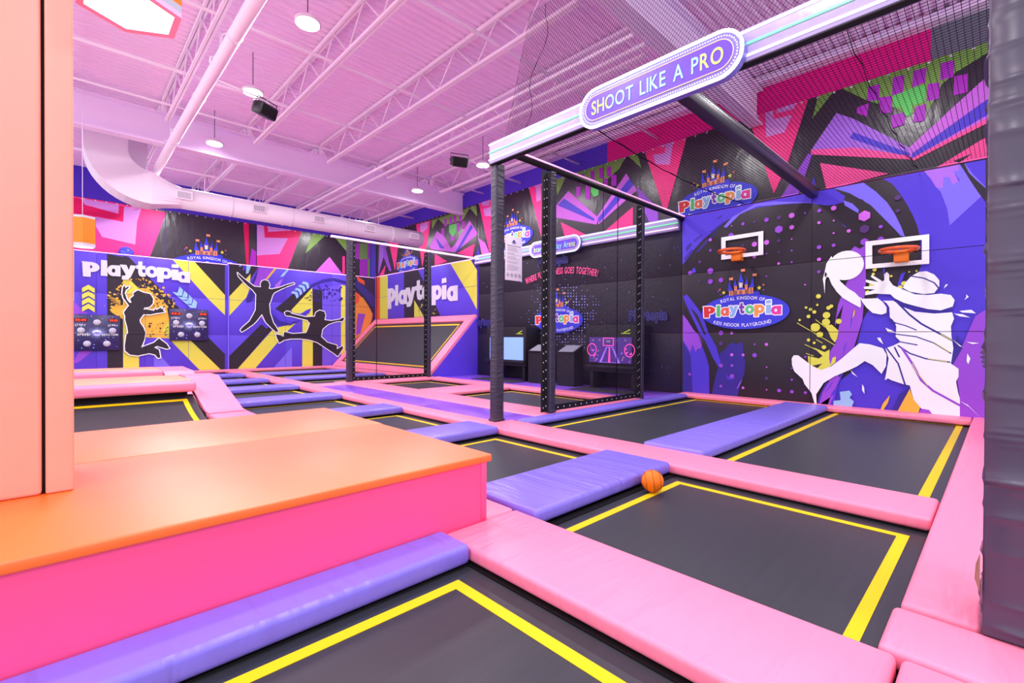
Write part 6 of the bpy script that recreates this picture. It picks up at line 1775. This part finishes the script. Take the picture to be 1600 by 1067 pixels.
slab('border_pad', .3, L-.34, 14.27, 14.72, -.06, .04, M['pink'], t); slab('border_pad', .3, L-.34, 22.1, 22.5, -.06, .04, M['pink'], t)
MB().prism([(9.62, 14.22, .06), (11.78, 14.22, .06), (11.78, 14.22, 2.33)], (0, .05, 0), M['violetpad']).build('side_wedge', t)
MB().prism([(9.7, 14.3, .0), (11.78, 14.3, .0), (11.78, 14.3, 2.2)], (0, 8.1, 0), M['steel']).build('base', t)

# ------------------------------------------------------------------ frame: posts, beams, nets
def post(lab, x0, x1, y0, y1, z0, z1, strips=()):
    t = thing('padded_post', lab, 'post', ((x0+x1)/2, (y0+y1)/2, z0), 'black padded posts')
    MB().folded(x0, x1, y0, y1, z0, z1, M['blackpad'], .08, .012, int(x0*100), .011).build('wrap', t)
    MB().rbox((x0-.006, y0-.006, z0), (x1+.006, y1+.006, z0+.04), .006, M['blackpad'], 2).build('base_collar', t)
    return t
post('black padded post nearest the camera with the white notice on it', 5.14, 5.35, 5.75, 5.9, .12, 4.36)
post('black padded post second from the left of the hoop cage', 6.5, 6.67, 5.76, 5.9, .125, 4.57)
post('black padded post third along the hoop cage, nearest the mural', 9.74, 9.88, 5.81, 5.95, .06, 4.57)
post('tall black padded post in front of the leaping silhouettes', 6.4, 6.58, 13.98, 14.13, .12, 4.5)
post('tall black padded post in front of the slanted trampoline', 9.34, 9.48, 14.0, 14.14, .12, 4.5)
def eyelet_strip(mb, p0, p1, w, two=False):
    """strip lying in a Y=const plane with eyelets; p=(x,z)"""
def mesh_panel(lab, x0, x1, y, z0, z1, strips, rope=None, tall=()):
    t = thing('mesh_screen', lab, 'net screen', ((x0+x1)/2, y, z0), 'clear mesh screens')
    MB().box((x0, y-.003, z0), (x1, y+.003, z1), M['screen']).build('screen_sheet', t)
    for (a, b, c, d, horiz, nx) in strips:   # x0,x1,z0,z1
        mb = MB(); mb.box((a, y-.015, c), (b, y+.015, d), M['steel'])
        if horiz:
            n = int((b-a)/.17)
            for k in range(n):
                cx = a+(k+.5)*(b-a)/n; mb.box((cx-.011, y-.018, (c+d)/2-.011), (cx+.011, y-.015, (c+d)/2+.011), M['eyelet'])
        else:
            n = int((d-c)/.17)
            for k in range(n):
                for q in range(nx):
                    cx = a+(b-a)*(q+1)/(nx+1); cz = c+(k+.5)*(d-c)/n+q*.03; mb.box((cx-.008, y-.018, cz-.011), (cx+.008, y-.015, cz+.011), M['eyelet'])
        mb.build('eyelet_border', t)
    if rope: MB().tube([(rope, y-.01, z0), (rope, y-.01, z1)], .01, M['net'], 6).build('seam_rope', t)
t = thing('mesh_screen', 'narrow black eyelet strip lashed to the left of the second post', 'net screen', (6.41, 5.83, .14))
mb = MB().box((6.34, 5.815, .14), (6.485, 5.845, 4.55), M['steel'])
for k in range(26):
    for q in (0, 1): mb.box((6.375+q*.07-.008, 5.811, .22+k*.166+q*.03-.011), (6.375+q*.07+.008, 5.815, .22+k*.166+q*.03+.011), M['eyelet'])
mb.build('eyelet_border', t)
mesh_panel('clear mesh screen between the second and third posts of the hoop cage', 6.69, 9.72, 5.83, .14, 4.57, [(9.54, 9.72, .14, 4.55, False, 2), (6.7, 9.54, .14, .25, True, 1)], 8.75)
mesh_panel('clear mesh screen between the third post and the mural', 9.93, 11.76, 5.84, .14, 4.57, [])
mesh_panel('clear mesh screen in front of the slanted trampoline', 6.6, 9.32, 14.06, .13, 4.5, [(6.6, 6.67, .13, 4.45, False, 1), (9.22, 9.32, .13, 4.45, False, 1), (6.68, 9.22, .13, .24, True, 1)], 7.4)
# rails on top
t = thing('cage_rail', 'dark rail with a glowing pink line along the hoop cage top', 'rail', (8.5, 5.83, 4.6), 'cage top rails')
MB().tube([(5.2, 5.84, 4.64), (11.78, 5.84, 4.64)], .055, M['steel'], 10).build('bar', t); MB().box((5.2, 5.78, 4.69), (11.78, 5.81, 4.705), M['ledp']).build('light_line', t)
t = thing('cage_rail', 'rail with a glowing white line from the tall post to the arena beam', 'rail', (8.5, 14.06, 4.5), 'cage top rails')
MB().box((5.9, 14.03, 4.51), (11.7, 14.09, 4.55), M['beam']).build('bar', t); MB().box((5.9, 14.02, 4.55), (11.7, 14.06, 4.572), M['ledp']).build('light_line', t)
t = thing('cage_rail', 'thick black padded rail from the lit sign to the wall above the hoops', 'rail', (8.5, 2.86, 4.55), 'cage top rails')
MB().rbox((5.2, 2.78, 4.56), (11.78, 2.95, 4.74), .02, M['blackpad'], 2).build('padded_bar', t); MB().tube([(5.2, 2.8, 4.75), (11.78, 2.8, 4.75)], .018, mat('grey lashing cord', (150, 140, 160), .6), 6).build('lashing_cord', t)
# fascia beams with light strips
t = thing('fascia_beam', 'white fascia beam with three glowing strips over the basketball court', 'beam', (5.15, 2, 4.35), 'lit fascia beams')
MB().rbox((5.1, -3, 4.35), (5.24, 5.88, 4.695), .01, M['fascia'], 2).build('beam_wrap', t)
for z, m in ((4.66, 'ledw'), (4.53, 'ledg'), (4.41, 'ledw')): MB().box((5.09, -3, z-.012), (5.101, 5.88, z+.012), M[m]).build('light_line', t)
MB().box((5.1, -3, 4.335), (5.2, 5.88, 4.348), M['steel']).build('bottom_edge', t)
t = thing('fascia_beam', 'white fascia beam with glowing strips across the black arena wall', 'beam', (11.65, 10, 4.33), 'lit fascia beams')
MB().rbox((11.66, 5.9, 4.34), (11.78, 14.27, 4.69), .01, M['fascia'], 2).build('beam_wrap', t)
for z, m in ((4.65, 'ledw'), (4.53, 'ledg'), (4.41, 'ledp')): MB().box((11.648, 5.9, z-.015), (11.661, 14.27, z+.015), M[m]).build('light_line', t)
# capsule signs
def capsule(yc, zc, hl, hh, n=14):
    o = []; s = hl-hh
    for k in range(n+1):
        a = math.pi/2+k/n*math.pi; o.append((-s+hh*math.cos(a), hh*math.sin(a)))
    for k in range(n+1):
        a = -math.pi/2+k/n*math.pi; o.append((s+hh*math.cos(a), hh*math.sin(a)))
    return [(-yc+a, zc+b) for a, b in o]
def sign(name, lab, X, yc, zc, hl, hh, words, h):
    t = thing(name, lab, 'sign', (X, yc, zc-hh), 'capsule signs')
    P = lambda u, v, d: (X-d, -u, v)
    def plate(nm, hl_, hh_, d0, d1, m): return MB().prism([P(u, v, d1) for u, v in capsule(yc, zc, hl_, hh_)], (d1-d0, 0, 0), m)
    plate('sign_box', hl, hh, 0, .1, M['signrim']).build('sign_box', t); face = plate('sign_face', hl-.1, hh-.1, .1, .106, M['signface'])
    MB().tube([P(u, v, .1) for u, v in capsule(yc, zc, hl-.015, hh-.015)], .02, M['ledn'], 6, closed=True).build('neon_rim', t)
    MB().tube([P(u, v, .107) for u, v in capsule(yc, zc, hl-.1, hh-.1)], .005, M['signgold'], 5, closed=True).build('gold_line', t)
    mb = MB()
    for q in capsule(yc, zc, hl-.06, hh-.06, 8): pass
    path = capsule(yc, zc, hl-.06, hh-.06, 10); per = []
    for i in range(len(path)):
        a, b = Vector(path[i]), Vector(path[(i+1) % len(path)]); n = max(1, int((b-a).length/.028))
        for k in range(n): per.append(a+(b-a)*k/n)
    for q in per: mb.add([P(q.x-.006, q.y-.006, .102), P(q.x+.006, q.y-.006, .102), P(q.x+.006, q.y+.006, .102), P(q.x-.006, q.y+.006, .102)], [(0, 1, 2, 3)], M['ledn'])
    mb.build('marquee_dots', t)
    mb = face
    tr = text_tris(words, -yc, zc-h*.5, h, .012, (hl-.2)*2, None, 0, .1)
    for tri in tr:
        A_ = sum(tri[k-1][0]*tri[k][1]-tri[k][0]*tri[k-1][1] for k in range(3))
        if A_ < 0: tri = tri[::-1]
        ed = abs(sum(p[0] for p in tri)/3+yc)/(hl)
        mb.add([P(p[0], p[1], .112) for p in tri], [(0, 1, 2)], M['signlime' if ed > .55 else 'signmint'])
    mb.build('sign_face', t)
sign('lit_sign', 'capsule shaped neon sign reading SHOOT LIKE A PRO on the fascia beam', 5.09, 2.88, 4.47, 1.04, .255, 'SHOOT LIKE A PRO', .165)
sign('lit_sign', 'capsule shaped neon sign reading Play Arena on the black wall', 11.64, 10.1, 4.46, 1.08, .26, 'Interaction Play Arena', .19)

# ------------------------------------------------------------------ cord nets
def net(lab, lines, r, name='cord_net'):
    mb = MB()
    for pts in lines:
        n = len(pts); vs = []; fs = []
        for i, p in enumerate(pts):
            p = Vector(p); q = Vector(pts[min(i+1, n-1)])-Vector(pts[max(i-1, 0)]); q.normalize()
            a = q.orthogonal().normalized(); b = q.cross(a)
            vs += [p+a*r, p-a*r*.5+b*r*.87, p-a*r*.5-b*r*.87]
        for i in range(n-1):
            for k in range(3): fs.append((3*i+k, 3*i+(k+1) % 3, 3*i+3+(k+1) % 3, 3*i+3+k))
        mb.add(vs, fs, M['net'])
    return tag(mb.build(name), lab, 'net', 'black cord nets')
def sag(x, y): return 4.73-.16*math.sin(math.pi*min(1, max(0, (x-5.2)/6.55)))*(.35+.65*abs(math.sin(math.pi*(y-2.86)/2.9)))
ls = []; st = .055
x = 5.25
while x < 11.75:
    ls.append([(x, -2.5+i*(8.3/28), sag(x, -2.5+i*(8.3/28))) for i in range(29)]); x += st
y = -2.5
while y < 5.8:
    ls.append([(5.22+i*(6.55/24), y, sag(5.22+i*(6.55/24), y)) for i in range(25)]); y += st
for yy in (1.15, 4.3): ls += [[(5.22+i*(6.55/24), yy+.015*math.sin(i*2.1), sag(5.22+i*(6.55/24), yy)-.005*k) for i in range(25)] for k in range(4)]
net('black cord net roof sagging over the basketball court', ls, .0034, 'roof_net')
ls = []; z0, z1 = 4.7, 6.46
def edge(z): return 5.6-(z-4.75)*.31
def clipline(c, s):   # y = c + s*(z-z0)
    pts = []
    for i in range(12):
        z = z0+(z1-z0)*i/11; y = c+s*(z-z0)
        if -2.6 <= y <= edge(z): pts.append((5.22+.03*math.sin(y*2.2), y, z))
    return pts if len(pts) > 1 else None
c = -6.5
while c < 9.5:
    for s in (.75, -.75):
        q = clipline(c, s)
        if q: ls.append(q)
    c += .05
for k in range(5): ls.append([(5.215-.003*k, edge(z0+(z1-z0)*i/11)-.004*k, z0+(z1-z0)*i/11) for i in range(12)])
for k in range(3): ls.append([(5.215-.003*k, edge(z0+(z1-z0)*i/11)-.42-.1*math.sin(i), z0+(z1-z0)*i/11) for i in range(12)])
net('black diamond cord net rising from the fascia beam to the ceiling', ls, .0022, 'wall_net')

# ------------------------------------------------------------------ hoops, ball, notice
def hoop(lab, y, z):
    t = thing('basketball_hoop', lab, 'hoop', (XW, y, z), 'basketball hoops'); R_ = .275; c = Vector((XW-.45, y, z))
    MB().tube([c+Vector((R_*math.cos(k/36*2*math.pi), R_*math.sin(k/36*2*math.pi), 0)) for k in range(36)], .033, M['hoop'], 10, closed=True).build('rim', t)
    b = MB(); b.rbox((XW-.2, y-.11, z-.2), (XW-.01, y+.11, z-.005), .012, M['bracket'], 2); b.rbox((XW-.24, y-.1, z-.03), (XW-.1, y+.1, z+.02), .01, M['bracket'], 2); b.build('bracket', t)
    mb = MB()
    for k in range(10):
        a = k/10*2*math.pi; p = c+Vector((R_*math.cos(a), R_*math.sin(a), -.02)); mb.tube([p, p+Vector((0, 0, -.03))], .008, M['bracket'], 5)
    mb.build('net_hooks', t)
hoop('orange hoop on the left, nearer the arena wall', 4.42, 3.56)
hoop('orange hoop on the right over the white leaping player', 1.37, 3.19)
bx, by, br = 4.165, 2.354, .106
t = thing('basketball', 'orange basketball on the yellow line by the purple pad', 'basketball', (bx, by, .0045))
MB().sphere((bx, by, br+.0062), br, M['ball'], 40, 26).build('shell', t)
def great(nrm_, off=0, rad=br):
    n_ = Vector(nrm_).normalized(); a = n_.orthogonal().normalized(); b = n_.cross(a); rr = math.sqrt(rad*rad-off*off); c = Vector((bx, by, br+.0062))+n_*off
    return [c+a*rr*math.cos(k/48*2*math.pi)+b*rr*math.sin(k/48*2*math.pi) for k in range(48)]
mb = MB()
for n_, off in (((.6, -.78, .12), 0), ((.78, .62, .05), 0), ((.6, -.78, .12), .066), ((.6, -.78, .12), -.066)): mb.tube(great(n_, off), .0022, M['seam'], 5, closed=True)
mb.build('seam_lines', t)
NX = .14
t = thing('notice_board', 'white notice with fine print on the nearest black post', 'sign', (5.42+NX, 5.75, 2.45))
MB().rbox((5.22+NX, 5.752, 2.47), (5.61+NX, 5.772, 3.215), .004, M['paper'], 2).build('board', t)
MB().box((5.34, 5.772, 2.6), (5.5, 5.785, 2.68), M['steel']).build('mounting_tab', t); MB().box((5.34, 5.772, 3.0), (5.5, 5.785, 3.08), M['steel']).build('mounting_tab', t)
mb = MB(); NZ = .022; Q = lambda x, z: (x+NX, 5.7505, z+NZ)
R2 = random.Random(3)
def bar(x0, x1, z, h, m):
    mb.add([Q(x0, z), Q(x1, z), Q(x1, z+h), Q(x0, z+h)], [(0, 1, 2, 3)], m)
for k in range(26):
    if k in (5, 9, 14, 18): continue
    bar(5.26, 5.26+R2.uniform(.16, .3), 3.0-k*.0155, .0045, ink('greyline'))
bar(5.25, 5.57, 3.025, .012, ink('greyline'))
mb.build('fine_print', t)
mb = MB(); c = (5.415, 3.09)
mb.add([Q(c[0]+.05*math.cos(k/20*2*math.pi), c[1]+.022*math.sin(k/20*2*math.pi)) for k in range(20)], [tuple(range(20))], ink('navy'))
mb.add([Q(c[0]-.03, c[1]+.02), Q(c[0]+.03, c[1]+.02), Q(c[0]+.02, c[1]+.035), Q(c[0], c[1]+.05), Q(c[0]-.02, c[1]+.035)], [(0, 1, 2, 3, 4)], ink('navy'))
for tri in text_tris('Playtopia', c[0], c[1]-.006, .014, .02, .075): mb.add([(p[0]+NX, 5.7495, p[1]+NZ) for p in (tri if sum(tri[k-1][0]*tri[k][1]-tri[k][0]*tri[k-1][1] for k in range(3)) > 0 else tri[::-1])], [(0, 1, 2)], ink('white'))
mb.build('crest', t)
mb = MB()
for k in range(4):
    cx, cz = 5.275+k*.092, 2.535; mb.tube([(cx+NX+.032*math.cos(a/18*2*math.pi), 5.751, NZ+cz+.032*math.sin(a/18*2*math.pi)) for a in range(18)], .0022, M['seam'], 4, closed=True)
    mb.add([Q(cx-.012, cz-.012), Q(cx+.014, cz-.006), Q(cx+.006, cz+.014), Q(cx-.008, cz+.01)], [(0, 1, 2, 3)], M['seam'])
    if k: mb.tube([(cx+NX-.02, 5.75, NZ+cz+.02), (cx+NX+.02, 5.75, NZ+cz-.02)], .002, M['seam'], 4)
mb.build('rule_icons', t)

# ------------------------------------------------------------------ reaction game boards on the far wall
def game(lab, u, v, w, h, digits):
    t = thing('reaction_game', lab, 'game board', (u, YF, v-h/2), 'reaction game boards'); on = lambda a, b, d: (u+a*w/2, YF-.09-d, v+b*h/2)
    mb = MB().rbox((u-w/2, YF-.105, v-h/2), (u+w/2, YF-.052, v+h/2), .01, M['gameface'], 2); rr = random.Random(5)
    for k in range(80):
        a = k/80*2*math.pi; r1 = rr.uniform(.3, .62); q = .03
        mb.add([on(.12*math.cos(a-q), .12*math.sin(a-q), .0165), on(r1*math.cos(a), r1*math.sin(a)*.85, .0165), on(.12*math.cos(a+q), .12*math.sin(a+q), .0165)], [(2, 1, 0)], M['burst'])
    mb.add([on(.2*math.cos(k/20*2*math.pi), .15*math.sin(k/20*2*math.pi), .017) for k in range(20)], [tuple(range(20))[::-1]], ink('white'))
    mb.add([on(.24*math.cos(k/20*2*math.pi), -.03+.07*math.sin(k/20*2*math.pi), .0175) for k in range(20)], [tuple(range(20))[::-1]], ink('royal'))
    for k in range(26):
        a, b = rr.uniform(-.95, .95), rr.uniform(-.95, .95); s = rr.uniform(.012, .03)
        mb.add([on(a-s, b, .0165), on(a, b-s, .0165), on(a+s, b, .0165), on(a, b+s, .0165)], [(3, 2, 1, 0)], M['burst'])
    for k in range(12):
        a = rr.uniform(0, 6.28); mb.add([on(.5*math.cos(a), .5*math.sin(a), .016), on(.93*math.cos(a+.3), .93*math.sin(a+.3), .016), on(.93*math.cos(a+.3)+.012, .93*math.sin(a+.3)+.012, .016), on(.5*math.cos(a)+.012, .5*math.sin(a)+.012, .016)], [(3, 2, 1, 0)], M['glow'])
    def words(txt, a, b, hh, wid, m, d=.02, crv=None):
        for tri in text_tris(txt, u+a*w/2, v+b*h/2, hh, .02, wid, crv):
            A_ = sum(tri[k-1][0]*tri[k][1]-tri[k][0]*tri[k-1][1] for k in range(3)); yield [(p[0], YF-.09-d, p[1]) for p in (tri if A_ > 0 else tri[::-1])]
    arc_ = lambda a: (-.035*a*a, -.25*a)
    for args in (('START', -.7, .4, .06, .26, None), ('START', .68, .4, .06, .26, None), ('SPEED', -.56, -.16, .07, .34, None), ('REACTION', .56, -.16, .07, .44, None)):
        for tri in words(args[0], args[1], args[2], args[3], args[4], None, .02, arc_ if args[0] == 'START' else None): mb.add(tri, [(0, 1, 2)], ink('white'))
    for tri in words('Playtopia', 0, -.055, .05, .24, None, .021): mb.add(tri, [(0, 1, 2)], ink('white'))
    mb.build('face_board', t)
    for a, b, wd, txt in ((-.68, .7, .54, digits[0]), (.72, .71, .42, digits[1])):
        dsp = MB().box((u+a*w/2-wd*w/4, YF-.115, v+b*h/2-.06), (u+a*w/2+wd*w/4, YF-.1, v+b*h/2+.06), M['seam']).build('display', t)
        mb = MB()
        for tri in words(txt, a, b-.055, .075, wd*w*.42, None, .028): mb.add(tri, [(0, 1, 2)], M['digits'])
        mb.build('digits', dsp)
    for a, b in ((0, .58), (-.67, .12), (.67, .12), (-.42, -.62), (.42, -.62)):
        bt = MB().tube([(u+a*w/2, YF-.105, v+b*h/2), (u+a*w/2, YF-.135, v+b*h/2)], [.105, .095], M['button'], 24).build('button', t)
        mb = MB(); mb.tube([(u+a*w/2+.06*math.cos(k/20*2*math.pi), YF-.136, v+b*h/2+.06*math.sin(k/20*2*math.pi)) for k in range(20)], .006, M['lampgrey'], 5, closed=True); mb.build('button_ring', bt)
game('dark square reaction game board under the yellow arrows', .96, 1.61, 1.27, 1.27, ('00:00', '00:00'))
game('dark square reaction game board right of the jumping girl', 3.72, 1.95, 1.29, 1.24, ('00:11', '00:00'))

# ------------------------------------------------------------------ arena screens and pedestals
def kiosk(lab, y0, y1, ys0, ys1, zs0, zs1, kind):
    t = thing('screen_kiosk', lab, 'game kiosk', (11.3, (y0+y1)/2, .06), 'black game kiosks')
    MB().rbox((11.03, y0, .55), (11.72, y1, 1.86), .015, M['kiosk'], 2).build('cabinet', t)
    MB().rbox((11.1, y0+.1, .06), (11.7, y0+.22, .55), .01, M['kiosk'], 2).build('leg', t); MB().rbox((11.1, y1-.22, .06), (11.7, y1-.1, .55), .01, M['kiosk'], 2).build('leg', t)
    MB().rbox((10.95, y0+.02, .66), (11.03, y1-.02, .74), .008, M['kiosk'], 2).build('shelf', t)
    MB().rbox((10.35, y0-.05, .062), (11.05, y1+.05, .085), .01, M['kioskmat'], 2).build('foot_mat', t)
    sc = MB().box((11.0, ys0, zs0), (11.035, ys1, zs1), M['screenblue'] if kind == 0 else M['screendark']).build('screen', t)
    if kind:
        mb = MB(); S = lambda a, b, d=.002: (11.0-d, ys1-(ys1-ys0)*a, zs0+(zs1-zs0)*b)
        def q(pts, m, d): mb.add([S(a, b, d) for a, b in pts], [tuple(range(len(pts)))], m)
        q([(.25, 0), (.75, 0), (.58, .62), (.42, .62)], M['screenviolet'], .002); q([(.31, .02), (.69, .02), (.56, .6), (.44, .6)], M['screendark'], .003)
        q([(.47, .02), (.52, .02), (.51, .6), (.485, .6)], M['screenpink'], .004)
        q([(.34, .66), (.6, .66), (.6, .98), (.34, .98)], M['screenpink'], .003); q([(.36, .69), (.58, .69), (.58, .95), (.36, .95)], M['screendark'], .004); q([(.42, .8), (.52, .8), (.52, .88), (.42, .88)], M['screengrey'], .005)
        for cx in (.07, .96):
            mb.tube([S(cx+.11*math.cos(k/20*2*math.pi)*(1 if cx < .5 else 1), .5+.24*math.sin(k/20*2*math.pi), .006) for k in range(20)], .012, M['screenpink'], 5, closed=True)
        rr = random.Random(9)
        for k in range(26):
            a, b = rr.choice((rr.uniform(0, .24), rr.uniform(.76, .98))), rr.uniform(.02, .6); s = rr.uniform(.015, .05)
            q([(a, b), (a+s, b+s*1.4), (a+s*.7, b+s*2.2), (a-s*.3, b+s)], M[rr.choice(('screenviolet', 'screengrey', 'screenpink'))], .0025)
        for a in (.1, .26, .68, .86): q([(a-.03, .86), (a+.03, .86), (a, .94)], M['screengrey'], .003)
        mb.build('game_picture', sc)
    mb = MB()
    for k, (a, b) in enumerate(((0, 0), (.05, .02), (.1, .035), (.14, .06))):
        yb = ys0+.25-a; mb.add([(11.028, yb, 1.66+b), (11.028, yb-.05, 1.663+b), (11.028, yb-.045, 1.68+b), (11.028, yb+.01, 1.675+b)], [(0, 1, 2, 3)], M['limeprint'])
    mb.add([(11.028, ys0+.34, 1.63), (11.028, ys0+.06, 1.63), (11.028, ys0+.06, 1.645), (11.028, ys0+.34, 1.645)], [(0, 1, 2, 3)], M['limeprint'])
    mb.build('lime_mark', t)
kiosk('black game kiosk with a plain light blue screen behind the first post', 10.85, 12.8, 10.95, 12.6, .76, 1.52, 0)
kiosk('black game kiosk showing a pink neon tunnel game', 6.72, 8.4, 6.86, 8.25, .82, 1.53, 1)
def pedestal(lab, y0, y1):
    t = thing('touch_pedestal', lab, 'pedestal', (11.1, (y0+y1)/2, .06), 'touch pedestals')
    MB().prism([(10.92, y0, .062), (11.35, y0, .062), (11.35, y0, 1.25), (10.92, y0, 1.05)], (0, y1-y0, 0), M['kiosk']).build('body', t)
    MB().hexa([(10.9, y0-.01, 1.045), (11.37, y0-.01, 1.262), (11.37, y1+.01, 1.262), (10.9, y1+.01, 1.045), (10.89, y0-.01, 1.075), (11.36, y0-.01, 1.292), (11.36, y1+.01, 1.292), (10.89, y1+.01, 1.075)], M['kiosk']).build('top_frame', t)
    MB().hexa([(10.92, y0+.05, 1.091), (11.33, y0+.05, 1.28), (11.33, y1-.05, 1.28), (10.92, y1-.05, 1.091), (10.919, y0+.05, 1.094), (11.329, y0+.05, 1.283), (11.329, y1-.05, 1.283), (10.919, y1-.05, 1.094)], M['screengrey']).build('touch_screen', t)
pedestal('black pedestal with slanted grey touch screen right of the second post', 8.74, 9.4)
pedestal('black pedestal with slanted grey touch screen left of the second post', 9.98, 10.62)

SC.view_settings.view_transform = 'Standard'; SC.view_settings.look = 'None'; SC.view_settings.gamma = 1; SC.view_settings.exposure = 0
SC.view_settings.use_curve_mapping = False
